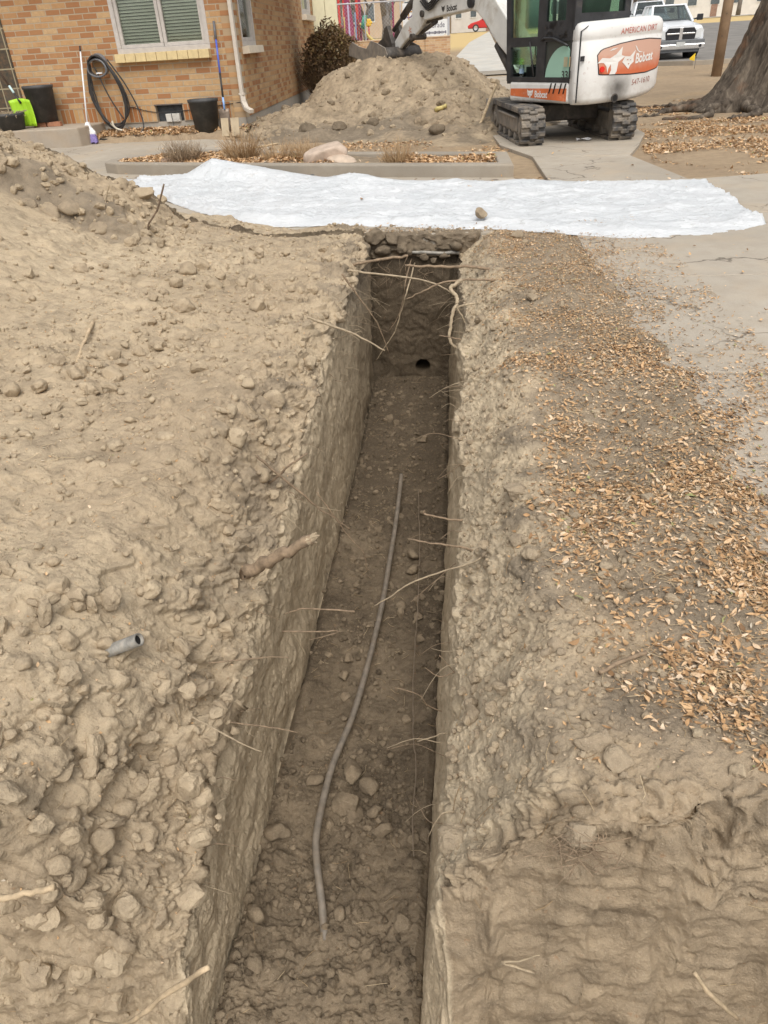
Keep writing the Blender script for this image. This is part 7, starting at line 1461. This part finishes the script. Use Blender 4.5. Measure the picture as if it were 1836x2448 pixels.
def pickup(label, loc, rz, sc=1.0, rack=False):
    t = thing("pickup_truck", label, "pickup", loc, rz); t.scale = (sc,) * 3
    def ol(w_, zb, zt, tum=0.06, ch=0.10): return [(-w_, zb), (w_, zb), (w_ + 0.01, zb + 0.35 * (zt - zb)), (w_ - tum, zt - ch), (w_ - tum - ch * .8, zt), (-w_ + tum + ch * .8, zt), (-w_ + tum, zt - ch), (-w_ - 0.01, zb + 0.35 * (zt - zb))]
    section_body([(0.16, ol(0.90, 0.62, 1.05)), (0.30, ol(0.98, 0.55, 1.14)), (0.9, ol(1.0, 0.45, 1.22)), (1.55, ol(1.0, 0.45, 1.27)), (5.4, ol(1.0, 0.45, 1.26)), (5.5, ol(0.96, 0.5, 1.2))], "body", CARW, t)
    section_body([(0.12, [(-0.55, 0.85), (0.55, 0.85), (0.60, 1.02), (0.50, 1.13), (0.40, 1.15), (-0.40, 1.15), (-0.50, 1.13), (-0.60, 1.02)]), (0.9, [(-0.70, 0.9), (0.70, 0.9), (0.74, 1.18), (0.62, 1.27), (0.5, 1.29), (-0.5, 1.29), (-0.62, 1.27), (-0.74, 1.18)]), (1.55, [(-0.80, 0.9), (0.80, 0.9), (0.82, 1.25), (0.70, 1.33), (0.6, 1.34), (-0.6, 1.34), (-0.70, 1.33), (-0.82, 1.25)])], "hood", CARW, t)
    # cab with posts
    cb_ = MB(); p = [(-0.84, 1.50, 1.27), (0.84, 1.50, 1.27), (0.66, 2.25, 1.88), (-0.66, 2.25, 1.88)]; q = [(-0.88, 3.35, 1.26), (0.88, 3.35, 1.26), (0.68, 3.2, 1.88), (-0.68, 3.2, 1.88)]
    for a, b2, r in ((p[0], p[3], .045), (p[1], p[2], .045), (q[0], q[3], .06), (q[1], q[2], .06), ((-0.88, 2.6, 1.26), (-0.68, 2.7, 1.88), .035), ((0.88, 2.6, 1.26), (0.68, 2.7, 1.88), .035)): cb_.bar(a, b2, r * 2, r * 2)
    cb_.build("cab_post", CARW, t, bevel=0.015)
    MB().prism([(-0.72, 2.18), (0.72, 2.18), (0.73, 3.3), (-0.73, 3.3)], 1.86, 1.92, lambda u, v, w_: (u, v, w_)).build("roof", CARW, t, bevel=0.03)
    MB().add([p[0], p[1], p[2], p[3]], [(0, 1, 2, 3)]).build("windshield", AUTOG, t); MB().add([p[0], q[0], q[3], p[3]], [(0, 1, 2, 3)]).build("side_window", AUTOG, t); MB().add([p[1], q[1], q[2], p[2]], [(0, 1, 2, 3)]).build("side_window", AUTOG, t); MB().add([q[0], q[1], q[2], q[3]], [(0, 1, 2, 3)]).build("rear_window", AUTOG, t)
    MB().box((0, 2.7, 1.3), (1.5, 1.3, 0.2)).build("seats", GREYB, t, bevel=.05); MB().tube(smooth_path([(-0.70, 1.48, 1.30), (0.0, 1.47, 1.36), (0.35, 1.50, 1.33)], 4), 0.015, 6).build("wiper", GRILB, t)
    g = MB().prism([(-0.56, 0.68), (0.56, 0.68), (0.60, 0.95), (0.50, 1.08), (-0.50, 1.08), (-0.60, 0.95)], 0.08, 0.17, lambda u, v, w_: (u, w_, v)).build("grille", GRILB, t)
    mb = MB().box((0, 0.07, 0.88), (0.13, 0.04, 0.42)); mb.box((-0.31, 0.068, 0.885), (0.50, 0.036, 0.055)).box((0.31, 0.068, 0.885), (0.50, 0.036, 0.055)); mb.build("grille_cross", CHROME, g, bevel=.01)
    for s in (-1, 1): MB().prism([(0.58, 0.70), (0.90, 0.74), (0.93, 0.98), (0.80, 1.06), (0.62, 0.98)], 0.10, 0.22, lambda u, v, w_: (s * u, w_ + 0.25 * max(0, u - .6), v)).build("headlight", HEADL, t)
    MB().box((0, 0.07, 0.60), (1.92, 0.22, 0.16)).build("bumper_top", GREYB, t, bevel=.03); MB().box((0, 0.05, 0.44), (1.96, 0.24, 0.20)).build("bumper", CHROME, t, bevel=.04); MB().box((0, 0.10, 0.30), (1.6, 0.2, 0.12)).build("air_dam", GREYB, t, bevel=.03)
    MB().box((0.0, -0.08, 0.53), (0.34, 0.02, 0.16)).build("license_plate", pmat("plate_white", (0.5, 0.5, 0.48), 0.5, 0.3, 60), t)
    for s in (-1, 1):
        MB().cyl((s * 0.78, -0.075, 0.45), (s * 0.78, -0.06, 0.45), 0.06, n=16).build("fog_lamp", GRILB, t)
        MB().bar((s * 0.86, 1.62, 1.34), (s * 1.06, 1.58, 1.40), 0.05).box((s * 1.13, 1.56, 1.42), (0.24, 0.10, 0.22)).build("mirror", GRILB, t, bevel=.03)
        wheel(t, s * 0.84, 0.95, 0.38, 0.27); wheel(t, s * 0.84, 4.5, 0.38, 0.27)
        MB().lathe([(0.47, -0.30), (0.47, 0.02)], 24, (s * 0.86, 0.95, 0.40), Matrix.Rotation(rad(90), 3, 'Y')).build("wheel_arch", GRILB, t)
    if rack:
        for s in (-1, 1): MB().bar((s * 0.85, 3.6, 1.25), (s * 0.80, 3.6, 2.15), .06).bar((s * 0.85, 5.3, 1.25), (s * 0.80, 5.3, 2.15), .06).bar((s * 0.80, 1.9, 2.15), (s * 0.80, 5.4, 2.15), .06).build("ladder_rack", CARW, t)
        for y in (2.0, 3.0, 4.1, 5.3): MB().bar((-0.82, y, 2.18), (0.82, y, 2.18), .05).build("rack_bar", CHROME, t)
    return t
pickup("white pickup truck facing the camera on the street behind the excavator", (8.05, 35.2, 0.02), rad(4), 0.98)
pickup("white work truck with a ladder rack parked farther up the street", (9.3, 47.5, float(zg(47.5))), rad(-4), 1.0, True)
RED = pmat("car_red", (0.55, 0.035, 0.03), 0.25, 0.05, 2, coat=0.5)
t = thing("red_car", "small red sports car parked across the end of the sidewalk", "car", (1.3, 88, float(zg(88)) + 0.01))
prof = [(-2.05, 0.28), (2.1, 0.28), (2.15, 0.62), (1.75, 0.82), (1.10, 0.88), (0.45, 1.22), (-0.25, 1.26), (-0.95, 0.92), (-1.75, 0.74), (-2.12, 0.50)]
MB().prism(prof, -0.85, 0.85, lambda u, v, w_: (u, w_, v)).build("body", RED, t, bevel=0.08, seg=3)
MB().prism([(0.98, 0.90), (0.42, 1.16), (-0.22, 1.20), (-0.80, 0.94)], -0.862, -0.852, lambda u, v, w_: (u, w_, v)).build("side_window", AUTOG, t)
for x in (-1.30, 1.30):
    for y in (-0.76, 0.76): wheel_o = bpy.data.objects.new("wheel", None); COL.objects.link(wheel_o); wheel_o.parent = t; wheel_o.location = (x, y, 0.31); MB().lathe([(0.2, -0.11), (0.31, -0.11), (0.31, 0.11), (0.2, 0.11)], 22, (0, 0, 0), Matrix.Rotation(rad(90), 3, 'X')).build("tyre", TYRE, wheel_o, smooth=True); MB().lathe([(0.2, 0.10), (0.001, 0.09)], 16, (0, 0, 0), Matrix.Rotation(rad(90), 3, 'X')).build("rim", CHROME, wheel_o)

# ------------------------------------------------------------------ low wall, fence, play yard
Z43, Z46, Z52 = float(zg(43)), float(zg(46)), float(zg(53))
lw = thing("low_wall", "long low tan brick wall in front of the playground", "wall", (-6.5, 43, 0)); LB = brick_mat("brick_low", 0.30, 0.10, (0.46, 0.28, 0.16), (0.58, 0.42, 0.26), (0, 2), (0.50, 0.40, 0.29))
MB().box((-1.75, 0.15, 0.66), (14.0, 0.3, 1.26)).build("wall_face", LB, lw); MB().box((-1.75, 0.15, 1.31), (14.05, 0.36, 0.045)).build("coping", pmat("coping_stone", (0.55, 0.42, 0.29), 0.85, 0.12), lw)
for k in range(3): MB().box((-4.4 + 4.2 * k, -0.004, 0.66), (0.03, 0.02, 1.25)).build("joint", pmat("joint_dark", (0.25, 0.17, 0.10), 0.9), lw)
STEELG = pmat("galv_rail", (0.42, 0.42, 0.43), 0.5, 0.1)
fe = thing("chain_fence", "tall chain link fence with a grey top rail along the playground", "fence", (-6, 45, float(zg(45))))
MB().tube([(-4.5, 0, 2.66), (2.4, 0, 2.62)], 0.035, 8).build("top_rail", STEELG, fe)
for x in (-3.4, -1.55, 0.3, 2.15): MB().tube([(x, 0, 0), (x, 0, 2.7)], 0.028, 8).build("fence_post", STEELG, fe)
mb = MB()
for k in range(56):
    x = -4.5 + k * 0.17
    for s in (-1, 1):
        a = Vector((x, 0, 1.0 if s > 0 else 2.6)); e = Vector((x + 1.6, 0, 2.6 if s > 0 else 1.0)); 
        if a.x < 2.4: mb.tube([a, a.lerp(e, min(1, (2.4 - a.x) / 1.6))], 0.0035, 3)
w_ = mb.build("wire_mesh", STEELG, fe); w_["kind"] = "stuff"
MAR = pmat("play_maroon", (0.26, 0.04, 0.09), 0.5, 0.1); PRED = pmat("play_red", (0.58, 0.06, 0.05), 0.5, 0.1); PYEL = pmat("play_yellow", (0.78, 0.50, 0.04), 0.5, 0.08); PGRN = pmat("play_green", (0.05, 0.25, 0.17), 0.5, 0.1); PLY = pmat("play_pale_yellow", (0.70, 0.56, 0.18), 0.5, 0.08); PBL = pmat("play_blue", (0.22, 0.28, 0.42), 0.5, 0.1)
Zp = float(zg(52))
pt = thing("play_tower", "maroon and red playground tower with a yellow panel behind the fence", "playground tower", (-7.5, 52, Zp))
for x, m_, r, y in ((-1.15, MAR, .06, 0), (-0.62, PRED, .075, 0), (0.44, PRED, .085, 0.1), (-0.55, PRED, .05, 1.4), (0.44, MAR, .085, 1.4)): MB().tube([(x, y, 0), (x, y, 3.6)], r, 10).build("post", m_, pt)
MB().prism([(-0.28, 0), (0.30, 0), (0.24, 1.6), (0.0, 3.4), (-0.25, 3.4)], -0.1, 0.1, lambda u, v, w_: (u, w_ - 0.2, v)).build("chute", MAR, pt, bevel=.03); MB().box((-0.02, -0.33, 1.5), (0.10, 0.03, 2.4)).build("chute_rib", pmat("play_lilac", (0.45, 0.38, 0.52), .5), pt)
MB().box((-1.42, -0.1, 2.55), (0.50, 0.07, 0.75)).build("panel", PYEL, pt, bevel=.03); MB().box((-0.1, 0.7, 1.55), (1.2, 1.4, 0.1)).build("deck", MAR, pt)
MB().tube(smooth_path([(-0.42, -.1, 0.1), (-0.42, -.1, 0.9), (-0.30, -.1, 1.5), (-.3, -.1, 2)], 4), 0.06, 8).build("curved_rail", PLY, pt, smooth=True); MB().tube([(0.36, -.2, 0), (0.36, -.2, 2.2)], 0.05, 8).build("blue_rail", PBL, pt)
MB().box((0.52, -.1, 0.5), (0.20, 0.1, 0.75)).build("lower_panel", MAR, pt); MB().tube([(0.75, -0.05, 1.72), (0.95, -0.05, 1.66)], [0.34, 0.38], 18).build("green_drum", PGRN, pt)
sl = thing("spiral_slide", "pale yellow curved slide coming down beside the play tower", "slide", (-6.7, 53, Z52)); P = []
for i in range(17):
    t_i = i / 16; a = 0.2 + 1.5 * t_i; x = -0.35 + 1.1 * t_i; z = 1.45 - 1.25 * t_i ** 1.15; y = -0.6 * math.sin(t_i * 3.0)
    P.append([(x + 0.0, y + 0.26 * c_, z + 0.20 * (abs(c_) ** 2) + 0.04 * math.sin(t_i * 9)) for c_ in (-1, -.6, 0, .6, 1)])
o = MB().grid(P).build("slide_chute", PLY, sl, smooth=True); solid(o, 0.05)
MB().tube([(0.1, 0, 0), (0.1, 0, 0.8)], 0.05, 8).build("slide_support", MAR, sl)
fs = thing("flower_spinner", "yellow flower shaped play spinner on a red stem", "play toy", (-6.63, 54, float(zg(54))))
mb = MB()
for k in range(6): a = k * math.pi / 3; mb.lathe([(0.001, -0.04), (0.10, -0.03), (0.10, 0.03), (0.001, 0.04)], 10, (0.13 * math.cos(a), 0, 1.62 + 0.13 * math.sin(a)), Matrix.Rotation(rad(90), 3, 'X'))
mb.build("petals", PYEL, fs, smooth=True); MB().cyl((0, -.06, 1.62), (0, .06, 1.62), 0.08).build("flower_eye", PYEL, fs); MB().tube([(0, 0.02, 0), (0, 0.02, 1.5)], 0.04, 8).build("stem", PRED, fs)
rp = thing("swing_post", "thin tall maroon post right of the bare playground tree", "post", (-4.42, 47, float(zg(47)))); MB().tube([(0, 0, 0), (0, 0, 3.2)], 0.055, 8).build("post_shaft", MAR, rp)
dp = thing("lamp_post", "thin dark post in front of the yellow slide", "post", (-6.62, 49, float(zg(49)))); MB().tube([(0, 0, 0), (0, 0, 1.9)], 0.025, 8).build("post_shaft", DSTEEL, dp)
BANW = pmat("banner_white", (0.70, 0.70, 0.68), 0.6, 0.05); INK = pmat("sign_ink", (0.10, 0.09, 0.12), 0.7)
bn = thing("banner", "white banner with a round orange cross emblem hung on the fence", "banner", (-3.4, 46, Z46))
MB().box((0, 0, 1.72), (0.84, 0.03, 1.55)).build("banner_cloth", BANW, bn)
EMB = pmat("emblem_ochre", (0.50, 0.26, 0.08), 0.6); EMP = pmat("emblem_purple", (0.16, 0.10, 0.20), 0.6)
MB().tube([(-0.10 + 0.215 * math.cos(a), -0.022, 2.10 + 0.235 * math.sin(a)) for a in np.linspace(0, 2 * math.pi, 33)], 0.024, 6, cap=False).build("emblem_ring", EMP, bn); MB().box((-0.10, -0.024, 2.10), (0.05, 0.015, 0.66)).box((-0.10, -0.0245, 2.12), (0.36, 0.014, 0.05)).build("emblem_cross", EMB, bn)
MB().prism([(-0.2, 1.02), (0.1, 0.98), (0.02, 1.14), (-0.12, 1.10)], -0.024, -0.018, lambda u, v, w_: (u, w_, v)).build("emblem_foot", EMP, bn)
sg = thing("school_sign", "white notice board on two grey posts by the end of the low wall", "sign", (-2.0, 46, Z46))
MB().box((-0.25, 0, 1.32), (1.55, 0.05, 0.80)).build("sign_board", BANW, sg); MB().tube([(0.58, 0, 0), (0.58, 0, 1.78)], 0.06, 8).build("post", STEELG, sg); MB().tube([(-1.1, 0, 0), (-1.1, 0, 1.78)], 0.06, 8).build("post", STEELG, sg)
lettering("Grade", 0.34, lambda u, v: Vector((-0.35 + u, -0.032, 1.36 + v)), INK, sg, sx=0.85)
mb = MB(); rg = random.Random(4); x = -0.62
while x < 0.46: w__ = rg.uniform(.03, .06); mb.box((x + w__ / 2, -0.03, 1.14), (w__, 0.008, rg.uniform(.07, .14))); x += w__ + .018
mb.build("small_print", INK, sg); MB().box((-0.25, 0.05, 0.66), (1.55, 0.03, 0.46)).build("sign_skirt", pmat("sign_grey", (0.33, 0.30, 0.28), .8, .15), sg)
rk = rock("boulder", -1.55, 45.4, float(zg(45.4)) + 0.85, (0.2, 0.2, 0.35), 91, (0.60, 0.54, 0.44), "pale upright stone beside the notice board")

# ------------------------------------------------------------------ bare trees and buildings far off
TWIG = pmat("bare_bark", (0.17, 0.15, 0.13), 0.9, 0.25, 3)
def bare_tree(label, x, y, h, r, seed, lev=4):
    rg = random.Random(seed); t = thing("bare_tree", label, "tree", (x, y, float(zg(y)) - 0.05)); tm, cm = MB(), MB()
    def grow(p, d, L_, r_, k):
        q = p + d * L_ * 0.5 + Vector((rg.gauss(0, .05), rg.gauss(0, .05), 0)) * L_; e = p + d * L_
        (tm if k == 0 else cm).tube([p, q, e], [r_, r_ * .85, r_ * .68], 8 if k < 2 else 4)
        if k >= lev: return
        for _ in range(3 if k else 4):
            a = rg.uniform(0, 6.28); s = rg.uniform(0.45, 0.95); nd = (d + Vector((math.cos(a), math.sin(a), rg.uniform(-.1, .35))) * s).normalized(); grow(p.lerp(e, rg.uniform(.65, 1.0)), nd, L_ * rg.uniform(.6, .82), r_ * rg.uniform(.5, .66), k + 1)
    grow(Vector((0, 0, 0)), Vector((rg.gauss(0, .06), 0, 1)).normalized(), h * 0.32, r, 0)
    tm.build("trunk", TWIG, t, smooth=True); cm.build("crown", TWIG, t, smooth=True); return t
bare_tree("bare grey tree with forked limbs behind the playground fence", -6.45, 62, 7.5, 0.36, 3)
bare_tree("smaller bare tree left of the forked bare tree", -8.3, 66, 6, 0.2, 5)
bare_tree("bare tree far behind the white banner", -4.3, 78, 7, 0.24, 8)
bare_tree("bare tree standing between the parked trucks and the far houses", 15.5, 88, 7, 0.28, 12)
bare_tree("bare tree in front of the far house on the right", 24, 84, 6, 0.22, 15)
bare_tree("bare tree beside the far grey building", 3.6, 99, 8, 0.3, 18)
bare_tree("bare tree at the far left behind the play tower", -12.5, 80, 7, 0.25, 21)
def house_far(label, x, y, w_, d_, h, col, roofc, wins=4, name="far_house"):
    t = thing(name, label, "house", (x, y, float(zg(y)) - 0.05)); wm = pmat("wall_%d_%d" % (x * 10, y), col, 0.85, 0.08, 1.5)
    MB().box((0, d_ / 2, h / 2), (w_, d_, h)).build("wall", wm, t)
    MB().prism([(-0.5, h), (d_ + 0.5, h), (d_ / 2, h + d_ * 0.28)], -w_ / 2 - .4, w_ / 2 + .4, lambda u, v, q: (q, u, v)).build("roof", pmat("roof_%d_%d" % (x * 10, y), roofc, 0.9, 0.15, 2), t)
    for k in range(wins):
        cx_ = -w_ / 2 + w_ * (k + .5) / wins; f = MB().box((cx_, -0.02, h * .55), (w_ / wins * .45, 0.06, h * .42)).build("window", pmat("far_trim", (0.6, 0.6, 0.58), .7), t); MB().box((cx_, -0.06, h * .55), (w_ / wins * .38, 0.02, h * .36)).build("pane", pmat("far_pane", (0.10, 0.12, 0.13), .2), f)
    MB().box((0, -0.03, h * .36), (w_ / wins * .28, 0.05, h * .72)).build("door", pmat("far_door", (0.25, 0.16, 0.12), .7), t); return t
house_far("long pale grey building beyond the red car", 1.5, 108, 9, 8, 4.2, (0.52, 0.50, 0.47), (0.26, 0.24, 0.22), 5)
house_far("tan brick building far behind the playground", -11, 112, 17, 9, 5.0, (0.46, 0.36, 0.26), (0.30, 0.26, 0.23), 7)
house_far("white clapboard house beyond the yellow verge on the right", 28, 108, 13, 8, 3.4, (0.62, 0.60, 0.56), (0.28, 0.25, 0.23), 5)
house_far("grey house beyond the white pickup", 14, 112, 11, 8, 3.6, (0.45, 0.43, 0.41), (0.30, 0.28, 0.26), 4)
house_far("brown house at the far right end of the street", 44, 112, 12, 8, 3.6, (0.40, 0.30, 0.22), (0.24, 0.21, 0.19), 4)
strip("sidewalk", lerp_rows([(79, 6, 60), (81, 6, 60)]), 0.02, WALKC, 10)
